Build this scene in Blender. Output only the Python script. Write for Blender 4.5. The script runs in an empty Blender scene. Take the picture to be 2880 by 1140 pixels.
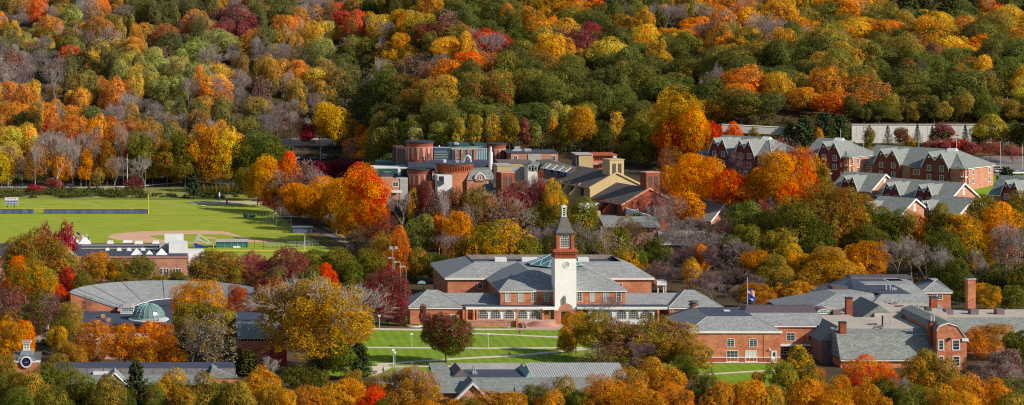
import bpy, math, random
import numpy as np
C = bpy.context.scene.collection
R = math.radians
# ------------------------------------------------------------------ camera model (shift lens, level camera)
FL, PX0, PY0, HC = 7200.0, 350.0, -130.0, 103.0      # focal length in photo pixels, principal point, camera height
def WX(px, D): return (px - PX0) * D / FL
def WZ(py, D): return HC - (py - PY0) * D / FL
def PXY(x, y, z): return PX0 + FL * x / y, PY0 + FL * (HC - z) / y
def DG(py, z=0.0): return FL * (HC - z) / (py - PY0)
sc = bpy.context.scene
cam = bpy.data.objects.new("camera", bpy.data.cameras.new("camera")); C.objects.link(cam)
cam.location = (0, 0, HC); cam.rotation_euler = (R(90), 0, 0)
cam.data.sensor_width = 36; cam.data.lens = 90
cam.data.shift_x = (1440 - PX0) / 2880; cam.data.shift_y = -(570 - PY0) / 2880
cam.data.clip_start = 5; cam.data.clip_end = 20000
sc.camera = cam
# ------------------------------------------------------------------ light
SUN = (0.72, -0.47, 0.50)
el = math.atan2(SUN[2], math.hypot(SUN[0], SUN[1])); az = math.atan2(SUN[0], SUN[1])
w = bpy.data.worlds.new("World"); sc.world = w; w.use_nodes = True
nt = w.node_tree; bg = nt.nodes["Background"]
sky = nt.nodes.new("ShaderNodeTexSky"); sky.sky_type = 'NISHITA'; sky.sun_disc = False
sky.sun_elevation = el; sky.sun_rotation = az; sky.altitude = 100; sky.air_density = 1.0; sky.dust_density = 0.6
nt.links.new(sky.outputs[0], bg.inputs[0]); bg.inputs[1].default_value = 0.105
sl = bpy.data.lights.new("sun", 'SUN'); sl.energy = 5.0; sl.angle = R(0.5); sl.color = (1.0, 0.94, 0.83)
so = bpy.data.objects.new("sun", sl); C.objects.link(so)
import mathutils
so.rotation_euler = mathutils.Vector(SUN).to_track_quat('Z', 'Y').to_euler(); so.location = (300, -100, 400)
sc.view_settings.view_transform = 'Standard'; sc.view_settings.look = 'None'
sc.view_settings.exposure = 0; sc.view_settings.gamma = 1
sc.cycles.max_bounces = 5; sc.cycles.diffuse_bounces = 2; sc.cycles.glossy_bounces = 2
sc.cycles.transmission_bounces = 3; sc.cycles.transparent_max_bounces = 4
sc.cycles.use_denoising = False; sc.cycles.pixel_filter_type = 'BLACKMAN_HARRIS'; sc.cycles.filter_width = 1.15
sc.cycles.sample_clamp_indirect = 4
# ------------------------------------------------------------------ materials
MATS = {}
def new_mat(name):
    m = bpy.data.materials.new(name); m.use_nodes = True; MATS[name] = m
    n = m.node_tree.nodes; return m, n, m.node_tree.links, n["Principled BSDF"]
def mat_noise(name, c1, c2, scale=0.5, rough=0.85, stretch=(1, 1, 1), detail=4, spec=0.2, metal=0.0, fine=0.25, bump=0.0, lo=0.35, hi=0.65):
    """two colours mixed by a large noise, with a fine grain on top; metres in, object coordinates"""
    m, n, l, b = new_mat(name)
    tc = n.new("ShaderNodeTexCoord"); mp = n.new("ShaderNodeMapping"); mp.inputs['Scale'].default_value = stretch
    l.new(tc.outputs['Object'], mp.inputs[0])
    a = n.new("ShaderNodeTexNoise"); a.inputs['Scale'].default_value = scale; a.inputs['Detail'].default_value = detail
    a.inputs['Roughness'].default_value = 0.65
    l.new(mp.outputs[0], a.inputs['Vector'])
    r = n.new("ShaderNodeMapRange"); r.inputs[1].default_value = lo; r.inputs[2].default_value = hi
    l.new(a.outputs[0], r.inputs[0])
    mx = n.new("ShaderNodeMix"); mx.data_type = 'RGBA'
    mx.inputs[6].default_value = (*c1, 1); mx.inputs[7].default_value = (*c2, 1); l.new(r.outputs[0], mx.inputs[0])
    f = n.new("ShaderNodeTexNoise"); f.inputs['Scale'].default_value = 2.3; f.inputs['Detail'].default_value = 3
    l.new(mp.outputs[0], f.inputs['Vector'])
    fr = n.new("ShaderNodeMapRange"); fr.inputs[1].default_value = 0.3; fr.inputs[2].default_value = 0.7
    fr.inputs[3].default_value = 1 - fine; fr.inputs[4].default_value = 1 + fine; l.new(f.outputs[0], fr.inputs[0])
    mu = n.new("ShaderNodeVectorMath"); mu.operation = 'SCALE'; l.new(mx.outputs[2], mu.inputs[0]); l.new(fr.outputs[0], mu.inputs['Scale'])
    l.new(mu.outputs[0], b.inputs['Base Color'])
    b.inputs['Roughness'].default_value = rough; b.inputs['Specular IOR Level'].default_value = spec; b.inputs['Metallic'].default_value = metal
    if bump:
        bp = n.new("ShaderNodeBump"); bp.inputs['Strength'].default_value = bump; l.new(f.outputs[0], bp.inputs['Height']); l.new(bp.outputs[0], b.inputs['Normal'])
    return m
BRICK = mat_noise("brick", (.58, .23, .12), (.40, .13, .062), .25, .9, (1, 1, 2.2), fine=.32)
BRICKD = mat_noise("brick_deep", (.34, .09, .045), (.25, .062, .033), .5, .9, (1, 1, 2), fine=.22)
BRICKP = mat_noise("brick_pale", (.56, .27, .175), (.41, .18, .115), .4, .9, (1, 1, 2.2), fine=.22)
BRICKSH = mat_noise("brick_front_shade", (.22, .065, .05), (.16, .045, .04), .4, .9, (1, 1, 2), fine=.25)  # darker copy of the brick: shade of the twin gable fronts put into colour
TERRA = mat_noise("terracotta", (.45, .12, .05), (.36, .09, .04), .6, .85, fine=.15)
STONE = mat_noise("pink_stone", (.56, .29, .23), (.47, .24, .19), .5, .85, (1, 1, 3), fine=.12)
WHITE = mat_noise("white_paint", (.80, .78, .74), (.70, .68, .64), .3, .6, fine=.05)
STUCCO = mat_noise("white_stucco", (.90, .87, .82), (.84, .80, .75), .22, .85, fine=.06)
CREAM = mat_noise("cream_stucco", (.56, .41, .21), (.50, .36, .18), .3, .85, fine=.06)
SLATE = mat_noise("slate_shingle", (.31, .315, .305), (.235, .24, .235), .5, .9, (.7, 2.2, 2.5), fine=.38)
SLATEG = mat_noise("slate_green", (.255, .27, .245), (.18, .195, .18), .6, .9, (.6, 2.4, 2.6), fine=.42)
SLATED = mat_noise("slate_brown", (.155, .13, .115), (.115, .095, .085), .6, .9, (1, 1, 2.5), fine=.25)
SPIRE = mat_noise("spire_slate", (.17, .145, .135), (.12, .105, .10), 1.2, .7, (1, 1, 2), fine=.3)
MEMB = mat_noise("dark_membrane", (.075, .085, .12), (.055, .062, .09), .25, .8, fine=.12)
TANROOF = mat_noise("tan_gravel_roof", (.52, .44, .36), (.43, .36, .30), .3, .95, fine=.1)
CONC = mat_noise("concrete", (.44, .42, .39), (.36, .35, .33), .3, .9, fine=.1)
PATHM = mat_noise("path_concrete", (.74, .61, .48), (.62, .51, .41), .4, .95, fine=.1)
PLAZA = mat_noise("plaza_paving", (.55, .38, .29), (.46, .33, .26), .6, .95, fine=.12)
ASPH = mat_noise("asphalt", (.085, .08, .08), (.06, .058, .06), .2, .95, fine=.12)
LOTM = mat_noise("pale_asphalt", (.24, .21, .19), (.17, .15, .14), .2, .95, fine=.12)
DIRT = mat_noise("infield_dirt", (.72, .43, .27), (.63, .36, .22), .12, .95, fine=.08)
SAND = mat_noise("sand", (.60, .50, .38), (.52, .43, .33), .3, .95, fine=.1)
LITTER = mat_noise("forest_floor", (.10, .062, .03), (.055, .045, .02), .12, 1.0, fine=.4)
LEAFY = mat_noise("leaf_strewn_grass", (.17, .10, .03), (.08, .085, .02), .12, 1.0, fine=.35)
METALD = mat_noise("dark_seam_metal", (.115, .085, .095), (.085, .065, .075), .4, .55, (6, 1, .3), fine=.3, spec=.4)
METALP = mat_noise("plum_panel", (.20, .145, .145), (.16, .115, .12), .5, .7, (3, 1, 1), fine=.15)
GREENM = mat_noise("green_metal", (.035, .105, .085), (.022, .07, .06), .4, .6, (1, 1, 6), fine=.25)
ALUM = mat_noise("bright_metal", (.62, .63, .64), (.50, .51, .53), .8, .35, fine=.08, metal=.6)
PIPE = mat_noise("white_pipe", (.74, .74, .72), (.64, .64, .63), .8, .5, fine=.06)
STEELD = mat_noise("dark_steel", (.045, .05, .055), (.03, .035, .04), 1.0, .6, fine=.1)
POLEM = mat_noise("pale_pole", (.60, .58, .54), (.48, .47, .44), 1.0, .6, fine=.08)
WOODP = mat_noise("weathered_wood", (.30, .25, .21), (.22, .19, .16), 1.0, .9, fine=.15)
DOORW = mat_noise("oiled_wood_door", (.42, .15, .04), (.33, .11, .03), 2.0, .6, (4, 1, .5), fine=.15)
REDD = mat_noise("red_door", (.34, .045, .05), (.28, .035, .04), .6, .7, (1, 1, 4), fine=.1)
TARPM = mat_noise("navy_windscreen", (.11, .14, .21), (.07, .09, .14), .45, .7, (1, 1, .5), fine=.25)
YELLOW = mat_noise("yellow_padding", (.72, .55, .03), (.66, .50, .03), 1, .6, fine=.05)
BLUEM = mat_noise("royal_blue", (.02, .06, .30), (.015, .045, .24), 1, .5, fine=.08)
DUGOUT = mat_noise("green_dugout", (.05, .20, .17), (.035, .155, .135), .6, .7, (1, 1, 3), fine=.15)
COPPER = mat_noise("verdigris", (.27, .46, .42), (.20, .37, .34), .9, .7, fine=.12)
DARKIN = mat_noise("dark_interior", (.02, .02, .025), (.015, .015, .018), 1, .8, fine=.05)
LOUVER = mat_noise("grey_louvers", (.10, .085, .075), (.07, .06, .055), .5, .7, (1, 1, 9), fine=.3)
CHALK = mat_noise("field_chalk", (.60, .62, .45), (.48, .52, .34), .8, .95, fine=.1)
BARK = mat_noise("bark", (.16, .125, .10), (.10, .08, .065), 3, .95, (1, 1, .3), fine=.25)
BARKP = mat_noise("pale_bark", (.50, .44, .38), (.36, .31, .27), 3, .9, (1, 1, .3), fine=.2)
SKIN = mat_noise("skin", (.50, .30, .21), (.46, .27, .19), 3, .6, fine=.05)
def cloth(name, c): return mat_noise(name, c, tuple(v * .8 for v in c), 2, .85, fine=.1)
def mat_glass(name, c, rough=0.12, spec=0.6):
    m, n, l, b = new_mat(name)
    tc = n.new("ShaderNodeTexCoord"); a = n.new("ShaderNodeTexNoise"); a.inputs['Scale'].default_value = .6
    l.new(tc.outputs['Object'], a.inputs['Vector'])
    cr = n.new("ShaderNodeMix"); cr.data_type = 'RGBA'; cr.inputs[6].default_value = (*c, 1); cr.inputs[7].default_value = (*[v * 2.2 for v in c], 1)
    l.new(a.outputs[0], cr.inputs[0]); l.new(cr.outputs[2], b.inputs['Base Color'])
    b.inputs['Roughness'].default_value = rough; b.inputs['Specular IOR Level'].default_value = spec
    return m
GLASS = mat_glass("window_glass", (.022, .03, .036)); GLASSG = mat_glass("green_glass", (.05, .11, .11), .15)
GLASSB = mat_glass("pale_glass", (.20, .27, .28), .2); BLIND = mat_noise("window_blind", (.62, .64, .58), (.52, .54, .48), 1.2, .7, (1, 1, 6), fine=.12)
def mat_grass(name, c1, c2, period, axis_angle, amp):
    m, n, l, b = new_mat(name)
    tc = n.new("ShaderNodeTexCoord")
    a = n.new("ShaderNodeTexNoise"); a.inputs['Scale'].default_value = .09; a.inputs['Detail'].default_value = 6; a.inputs['Roughness'].default_value = .7
    l.new(tc.outputs['Object'], a.inputs['Vector'])
    r = n.new("ShaderNodeMapRange"); r.inputs[1].default_value = .35; r.inputs[2].default_value = .65; l.new(a.outputs[0], r.inputs[0])
    mx = n.new("ShaderNodeMix"); mx.data_type = 'RGBA'; mx.inputs[6].default_value = (*c1, 1); mx.inputs[7].default_value = (*c2, 1); l.new(r.outputs[0], mx.inputs[0])
    mp = n.new("ShaderNodeMapping"); mp.inputs['Rotation'].default_value = (0, 0, axis_angle); l.new(tc.outputs['Object'], mp.inputs[0])
    wv = n.new("ShaderNodeTexWave"); wv.wave_type = 'BANDS'; wv.bands_direction = 'X'; wv.inputs['Scale'].default_value = 6.2832 / 20 / period * 1.0
    wv.inputs['Distortion'].default_value = 1.2; wv.inputs['Detail'].default_value = 2; wv.inputs['Detail Scale'].default_value = .4
    l.new(mp.outputs[0], wv.inputs['Vector'])
    f = n.new("ShaderNodeTexNoise"); f.inputs['Scale'].default_value = 1.6; f.inputs['Detail'].default_value = 4; l.new(tc.outputs['Object'], f.inputs['Vector'])
    ad = n.new("ShaderNodeMath"); ad.operation = 'MULTIPLY_ADD'; ad.inputs[1].default_value = amp; ad.inputs[2].default_value = 1 - amp / 2; l.new(wv.outputs[1], ad.inputs[0])
    fm = n.new("ShaderNodeMath"); fm.operation = 'MULTIPLY_ADD'; fm.inputs[1].default_value = .5; fm.inputs[2].default_value = .75; l.new(f.outputs[0], fm.inputs[0])
    mm = n.new("ShaderNodeMath"); mm.operation = 'MULTIPLY'; l.new(ad.outputs[0], mm.inputs[0]); l.new(fm.outputs[0], mm.inputs[1])
    mu = n.new("ShaderNodeVectorMath"); mu.operation = 'SCALE'; l.new(mx.outputs[2], mu.inputs[0]); l.new(mm.outputs[0], mu.inputs['Scale'])
    l.new(mu.outputs[0], b.inputs['Base Color']); b.inputs['Roughness'].default_value = 1; b.inputs['Specular IOR Level'].default_value = .05
    return m
LAWN = mat_grass("lawn_grass", (.165, .265, .02), (.235, .32, .035), 2.6, 0, .17)
FIELD = mat_grass("field_grass", (.27, .33, .03), (.36, .385, .05), 6.0, R(86), .16)
def mat_leaf(name, trans=0.25):
    """leaf colour = object colour mixed with the object's second colour in clumps, times a per-leaf value"""
    m = bpy.data.materials.new(name); m.use_nodes = True; n = m.node_tree.nodes; l = m.node_tree.links
    n.remove(n["Principled BSDF"]); out = n["Material Output"]
    oi = n.new("ShaderNodeObjectInfo")
    t2 = n.new("ShaderNodeAttribute"); t2.attribute_type = 'OBJECT'; t2.attribute_name = "tint"
    hb = n.new("ShaderNodeAttribute"); hb.attribute_type = 'OBJECT'; hb.attribute_name = "rise"
    tc = n.new("ShaderNodeTexCoord"); ad = n.new("ShaderNodeVectorMath"); ad.operation = 'ADD'
    l.new(tc.outputs['Object'], ad.inputs[0])
    sc_ = n.new("ShaderNodeMath"); sc_.operation = 'MULTIPLY'; sc_.inputs[1].default_value = 37.0; l.new(oi.outputs['Random'], sc_.inputs[0])
    l.new(sc_.outputs[0], ad.inputs[1])
    no = n.new("ShaderNodeTexNoise"); no.inputs['Scale'].default_value = 4.2; no.inputs['Detail'].default_value = 2; l.new(ad.outputs[0], no.inputs['Vector'])
    sx = n.new("ShaderNodeSeparateXYZ"); l.new(tc.outputs['Object'], sx.inputs[0])
    z = n.new("ShaderNodeMath"); z.operation = 'SUBTRACT'; l.new(sx.outputs[2], z.inputs[0]); z.inputs[1].default_value = .62
    zm = n.new("ShaderNodeMath"); zm.operation = 'MULTIPLY'; l.new(z.outputs[0], zm.inputs[0]); l.new(hb.outputs['Fac'], zm.inputs[1])
    su = n.new("ShaderNodeMath"); su.operation = 'SUBTRACT'; l.new(no.outputs[0], su.inputs[0]); l.new(zm.outputs[0], su.inputs[1])
    r = n.new("ShaderNodeMapRange"); r.inputs[1].default_value = .42; r.inputs[2].default_value = .60; l.new(su.outputs[0], r.inputs[0])
    mx = n.new("ShaderNodeMix"); mx.data_type = 'RGBA'; l.new(r.outputs[0], mx.inputs[0]); l.new(oi.outputs['Color'], mx.inputs[6]); l.new(t2.outputs['Color'], mx.inputs[7])
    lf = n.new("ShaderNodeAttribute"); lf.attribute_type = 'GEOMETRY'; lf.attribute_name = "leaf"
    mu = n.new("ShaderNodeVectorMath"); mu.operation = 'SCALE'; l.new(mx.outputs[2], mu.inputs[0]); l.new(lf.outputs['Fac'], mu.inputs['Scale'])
    hn = n.new("ShaderNodeTexNoise"); hn.inputs['Scale'].default_value = 17.0; hn.inputs['Detail'].default_value = 1; l.new(ad.outputs[0], hn.inputs['Vector'])
    hr = n.new("ShaderNodeMapRange"); hr.inputs[1].default_value = .3; hr.inputs[2].default_value = .7; hr.inputs[3].default_value = .47; hr.inputs[4].default_value = .535; l.new(hn.outputs[0], hr.inputs[0])
    hs = n.new("ShaderNodeHueSaturation"); hs.inputs['Saturation'].default_value = 1.02; l.new(hr.outputs[0], hs.inputs['Hue']); l.new(mx.outputs[2], hs.inputs['Color']); l.new(hs.outputs[0], mu.inputs[0])
    d = n.new("ShaderNodeBsdfDiffuse"); tr = n.new("ShaderNodeBsdfTranslucent"); ms = n.new("ShaderNodeMixShader"); ms.inputs[0].default_value = trans
    l.new(mu.outputs[0], d.inputs[0]); l.new(mu.outputs[0], tr.inputs[0]); l.new(d.outputs[0], ms.inputs[1]); l.new(tr.outputs[0], ms.inputs[2]); l.new(ms.outputs[0], out.inputs[0])
    MATS[name] = m; return m
LEAF = mat_leaf("foliage", .40); NEEDLE = mat_leaf("needles", .12)
# ------------------------------------------------------------------ mesh builder and object helpers
M4 = {}                                             # frame of every top-level root
class MB:
    def __init__(s): s.v = []; s.f = []
    def poly(s, pts):
        out = []
        for p in pts:
            if not out or sum((a - b) ** 2 for a, b in zip(out[-1], p)) > 1e-8: out.append(tuple(map(float, p)))
        if len(out) > 2 and sum((a - b) ** 2 for a, b in zip(out[0], out[-1])) < 1e-8: out.pop()
        if len(out) < 3: return s
        i = len(s.v); s.v += out; s.f.append(list(range(i, i + len(out)))); return s
    def quads(s, a, b):                              # side faces between two rings
        n = len(a)
        for i in range(n):
            j = (i + 1) % n; s.poly([a[i], a[j], b[j], b[i]])
        return s
    def prism(s, ring, z0, z1, top=True, bot=True):  # ring of (x,y) counter-clockwise
        a = [(x, y, z0) for x, y in ring]; b = [(x, y, z1) for x, y in ring]
        s.quads(a, b)
        if top: s.poly(b)
        if bot: s.poly(a[::-1])
        return s
    def loft(s, a, b, caps=True):                    # two 3-D rings
        s.quads(a, b)
        if caps: s.poly(b); s.poly(a[::-1])
        return s
    def box(s, x0, x1, y0, y1, z0, z1): return s.prism([(x0, y0), (x1, y0), (x1, y1), (x0, y1)], z0, z1)
    def extr(s, prof, axis, t0, t1):                 # profile extruded along x ('x': profile in y,z) or y ('y': profile in x,z)
        if axis == 'x': a = [(t0, p, q) for p, q in prof]; b = [(t1, p, q) for p, q in prof]
        else: a = [(p, t0, q) for p, q in prof]; b = [(p, t1, q) for p, q in prof]
        return s.loft(a, b)
    def ring(s, cx, cy, r, n, a0=0.0): return [(cx + r * math.cos(a0 + 2 * math.pi * i / n), cy + r * math.sin(a0 + 2 * math.pi * i / n)) for i in range(n)]
    def cyl(s, cx, cy, r0, r1, z0, z1, n=16, a0=0.0):
        a = [(x, y, z0) for x, y in s.ring(cx, cy, r0, n, a0)]; b = [(x, y, z1) for x, y in s.ring(cx, cy, max(r1, 1e-3), n, a0)]
        return s.loft(a, b)
    def tube(s, p, q, r0, r1=None, n=6):
        r1 = r0 if r1 is None else r1; p = np.array(p, float); q = np.array(q, float); d = q - p; L = np.linalg.norm(d)
        if L < 1e-6: return s
        d /= L; u = np.cross(d, (0, 0, 1) if abs(d[2]) < .9 else (1, 0, 0)); u /= np.linalg.norm(u); v = np.cross(d, u)
        a = [tuple(p + r0 * (u * math.cos(t) + v * math.sin(t))) for t in [2 * math.pi * i / n for i in range(n)]]
        b = [tuple(q + r1 * (u * math.cos(t) + v * math.sin(t))) for t in [2 * math.pi * i / n for i in range(n)]]
        return s.loft(a, b)
    def obox(s, O, U, N, a0, a1, n0, n1, z0, z1):    # box in a wall frame: U along the wall, N outward
        P = lambda a, n, z: (O[0] + U[0] * a + N[0] * n, O[1] + U[1] * a + N[1] * n, O[2] + z)
        A = [P(a0, n0, z0), P(a1, n0, z0), P(a1, n1, z0), P(a0, n1, z0)]; B = [P(a0, n0, z1), P(a1, n0, z1), P(a1, n1, z1), P(a0, n1, z1)]
        return s.loft(A, B)
    def build(s, name, mat, parent=None, local=False, smooth=False):
        V = np.array(s.v, float).reshape(-1, 3)
        top = parent
        while top is not None and top.parent is not None: top = top.parent
        if top is not None and not local and len(V):
            Mi = np.array(M4[top.name].inverted()); V = V @ Mi[:3, :3].T + Mi[:3, 3]
        me = bpy.data.meshes.new(name); me.from_pydata(V.tolist(), [], s.f); me.materials.append(mat)
        if smooth:
            me.polygons.foreach_set("use_smooth", [True] * len(me.polygons))
        me.update(); bmfix(me)
        o = bpy.data.objects.new(name, me); C.objects.link(o)
        if parent is not None: o.parent = parent
        return o
import bmesh
def bmfix(me):
    b = bmesh.new(); b.from_mesh(me); bmesh.ops.remove_doubles(b, verts=b.verts, dist=1e-4); bmesh.ops.recalc_face_normals(b, faces=b.faces); b.to_mesh(me); b.free()
def tag(o, label, cat, group=None):
    o['label'] = label; o['category'] = cat
    if group: o['group'] = group
    return o
def root(name, label, cat, loc, rz=0.0, group=None):
    o = bpy.data.objects.new(name, None); C.objects.link(o); o.location = loc; o.rotation_euler = (0, 0, rz)
    o.empty_display_size = 1
    M4[o.name] = mathutils.Matrix.Translation(loc) @ mathutils.Matrix.Rotation(rz, 4, 'Z')
    return tag(o, label, cat, group)
def struct(name, mb, mat):
    o = mb.build(name, mat); o['kind'] = 'structure'; return o
def copy_tree(o, parent=None):
    c = o.copy(); C.objects.link(c)
    if parent is not None: c.parent = parent
    for ch in list(o.children): copy_tree(ch, c)
    return c
# ------------------------------------------------------------------ terrain
COLS = [-500, 0, 760, 1010, 1250, 1500, 1900, 2100, 2300, 2900, 3500]
DK = [0, 780, 800, 830, 860, 900, 940, 1000, 1012, 1020, 1060, 1140, 1200, 1300, 1420, 1540, 1700, 2200, 6000]
zl = [0, 0, 0, 0, 0, 0, 0, 0, 0, 0, 0, 0, 9, 32, 58, 80, 100, 130, 130]
z9 = zl
zm = [0, 0, 0, 0, 3, 8, 12, 17, 18, 19, 23, 32, 40, 59, 75, 90, 106, 130, 130]
zr = [0, 0, 2, 7, 12, 17, 20, 27, 28.2, 35, 38, 46, 52, 63, 77, 91, 106, 130, 130]
ZT = np.array([zl, zl, zl, z9, zm, zm, zm, zr, zr, zr, zr], float)
def T(x, y):
    if y < 1: return 0.0
    px = PX0 + FL * x / y
    col = [np.interp(y, DK, ZT[i]) for i in range(len(COLS))]
    return float(np.interp(px, COLS, col))
def ground_hit(px, py):
    """depth at which the ray of a photo pixel meets the terrain"""
    lo = None
    for D in np.arange(420, 2000, 3.0):
        if WZ(py, D) <= T(WX(px, D), D): return float(D)
    return 2000.0
def gp(px, py, dz=0.0):
    D = ground_hit(px, py); return WX(px, D), D, T(WX(px, D), D) + dz
# ------------------------------------------------------------------ windows, doors and roofs shared by the buildings
XU, YN = (1, 0, 0), (0, -1, 0)                        # a wall that faces the camera: along x, outward -y
def arch_top(w, h, rise, n=8, inset=0.0):
    """outline (a, z) of an opening with a curved head, counter-clockwise from the lower left"""
    a = w / 2 - inset; z0 = inset; zs = h - rise
    pts = [(-a, z0), (a, z0), (a, zs)]
    for i in range(1, n): t = math.pi * i / n; pts.append((a * math.cos(t), zs + (rise - inset) * math.sin(t)))
    pts.append((-a, zs)); return pts
def window(parent, O, U=XU, N=YN, w=1.2, h=1.8, nx=2, nz=3, rise=0.0, glass=GLASS, fr=.13, mun=.06, mat=WHITE, local=False, name="window", label=None, proud=.09):
    P = lambda a, n, z: (O[0] + U[0] * a + N[0] * n, O[1] + U[1] * a + N[1] * n, O[2] + z)
    f = MB(); a = w / 2
    if rise:
        o = arch_top(w, h, rise); i = arch_top(w, h, rise, inset=fr)
        for k in range(len(o)):
            j = (k + 1) % len(o)
            f.loft([P(o[k][0], -.05, o[k][1]), P(o[j][0], -.05, o[j][1]), P(i[j][0], -.05, i[j][1]), P(i[k][0], -.05, i[k][1])],
                   [P(o[k][0], proud, o[k][1]), P(o[j][0], proud, o[j][1]), P(i[j][0], proud, i[j][1]), P(i[k][0], proud, i[k][1])])
    else:
        f.obox(O, U, N, -a, -a + fr, -.05, proud, 0, h); f.obox(O, U, N, a - fr, a, -.05, proud, 0, h)
        f.obox(O, U, N, -a + fr, a - fr, -.05, proud, h - fr, h)
        f.obox(O, U, N, -a - .06, a + .06, -.05, proud + .06, -fr * .6, fr * .5)
    top = lambda x: h - fr if not rise else (h - rise + (rise - fr) * math.sqrt(max(0, 1 - (x / (a)) ** 2)))
    for k in range(1, nx):
        x = -a + w * k / nx; f.obox(O, U, N, x - mun / 2, x + mun / 2, 0.0, proud * .75, fr * .5, top(x))
    for k in range(1, nz):
        z = h * k / nz
        if rise and z > h - rise: aa = a * math.sqrt(max(0, 1 - ((z - h + rise) / rise) ** 2)) - fr
        else: aa = a - fr
        f.obox(O, U, N, -aa, aa, 0.0, proud * .6, z - mun / 2, z + mun / 2)
    fo = f.build(name, mat, parent, local)
    if label: fo['label'] = label
    g = MB()
    pts = arch_top(w, h, rise, inset=fr * .6) if rise else [(-a + fr * .6, fr * .4), (a - fr * .6, fr * .4), (a - fr * .6, h - fr * .6), (-a + fr * .6, h - fr * .6)]
    g.poly([P(x, .02, z) for x, z in pts]); g.build("pane", glass, fo, local)
    return fo
def door(parent, O, U=XU, N=YN, w=1.1, h=2.2, mat=WHITE, glass=None, local=False, label=None, name="door", frame=WHITE):
    d = MB().obox(O, U, N, -w / 2, w / 2, -.05, .07, 0, h).build(name, mat, parent, local)
    if label: d['label'] = label
    f = MB(); f.obox(O, U, N, -w / 2 - .14, -w / 2, -.05, .12, 0, h + .14); f.obox(O, U, N, w / 2, w / 2 + .14, -.05, .12, 0, h + .14); f.obox(O, U, N, -w / 2, w / 2, -.05, .12, h, h + .14)
    f.build("door_frame", frame, d, local)
    if glass:
        P = lambda a, z: (O[0] + U[0] * a + N[0] * .085, O[1] + U[1] * a + N[1] * .085, O[2] + z)
        MB().poly([P(-w * .3, h * .5), P(w * .3, h * .5), P(w * .3, h * .9), P(-w * .3, h * .9)]).build("pane", glass, d, local)
    MB().obox(O, U, N, w * .34, w * .42, .07, .13, h * .44, h * .5).build("handle", STEELD, d, local)
    return d
def rect(x0, x1, y0, y1, z): return [(x0, y0, z), (x1, y0, z), (x1, y1, z), (x0, y1, z)]
def frus(base, top): return MB().loft(base, top)
def eave_trim(parent, x0, x1, y0, y1, z, h=.55, out=.42, mat=WHITE, local=False):
    m = MB(); m.box(x0 - out, x1 + out, y0 - out, y1 + out, z - h, z - .004); return m.build("eave_trim", mat, parent, local)
def hip_block(parent, x0, x1, y0, y1, zg, ze, top, zt, wall=BRICK, roof=SLATE, ov=.6, trim=True):
    """walls, white eave band and a hipped roof whose top is the rectangle top=(x0,x1,y0,y1) at zt"""
    wl = MB().box(x0, x1, y0, y1, zg, ze - .5).build("wall", wall, parent)
    if trim: eave_trim(parent, x0, x1, y0, y1, ze)
    a, b, c, d = top
    rf = MB().loft(rect(x0 - ov, x1 + ov, y0 - ov, y1 + ov, ze), rect(a, b, c, d, zt)) if (abs(b - a) > .01 and abs(d - c) > .01) else None
    if rf is None:
        rf = MB(); B = rect(x0 - ov, x1 + ov, y0 - ov, y1 + ov, ze); Tt = rect(a, b, c, d, zt); rf.quads(B, Tt); rf.poly(B[::-1])
    r = rf.build("roof", roof, parent)
    # ridge caps along the four hips
    cap = MB()
    for p, q in zip(rect(x0 - ov, x1 + ov, y0 - ov, y1 + ov, ze), rect(a, b, c, d, zt)): MB().tube((p[0], p[1], p[2] + .03), (q[0], q[1], q[2] + .03), .10, n=4).build("hip_cap", CONC, r)
    return wl, r
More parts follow.
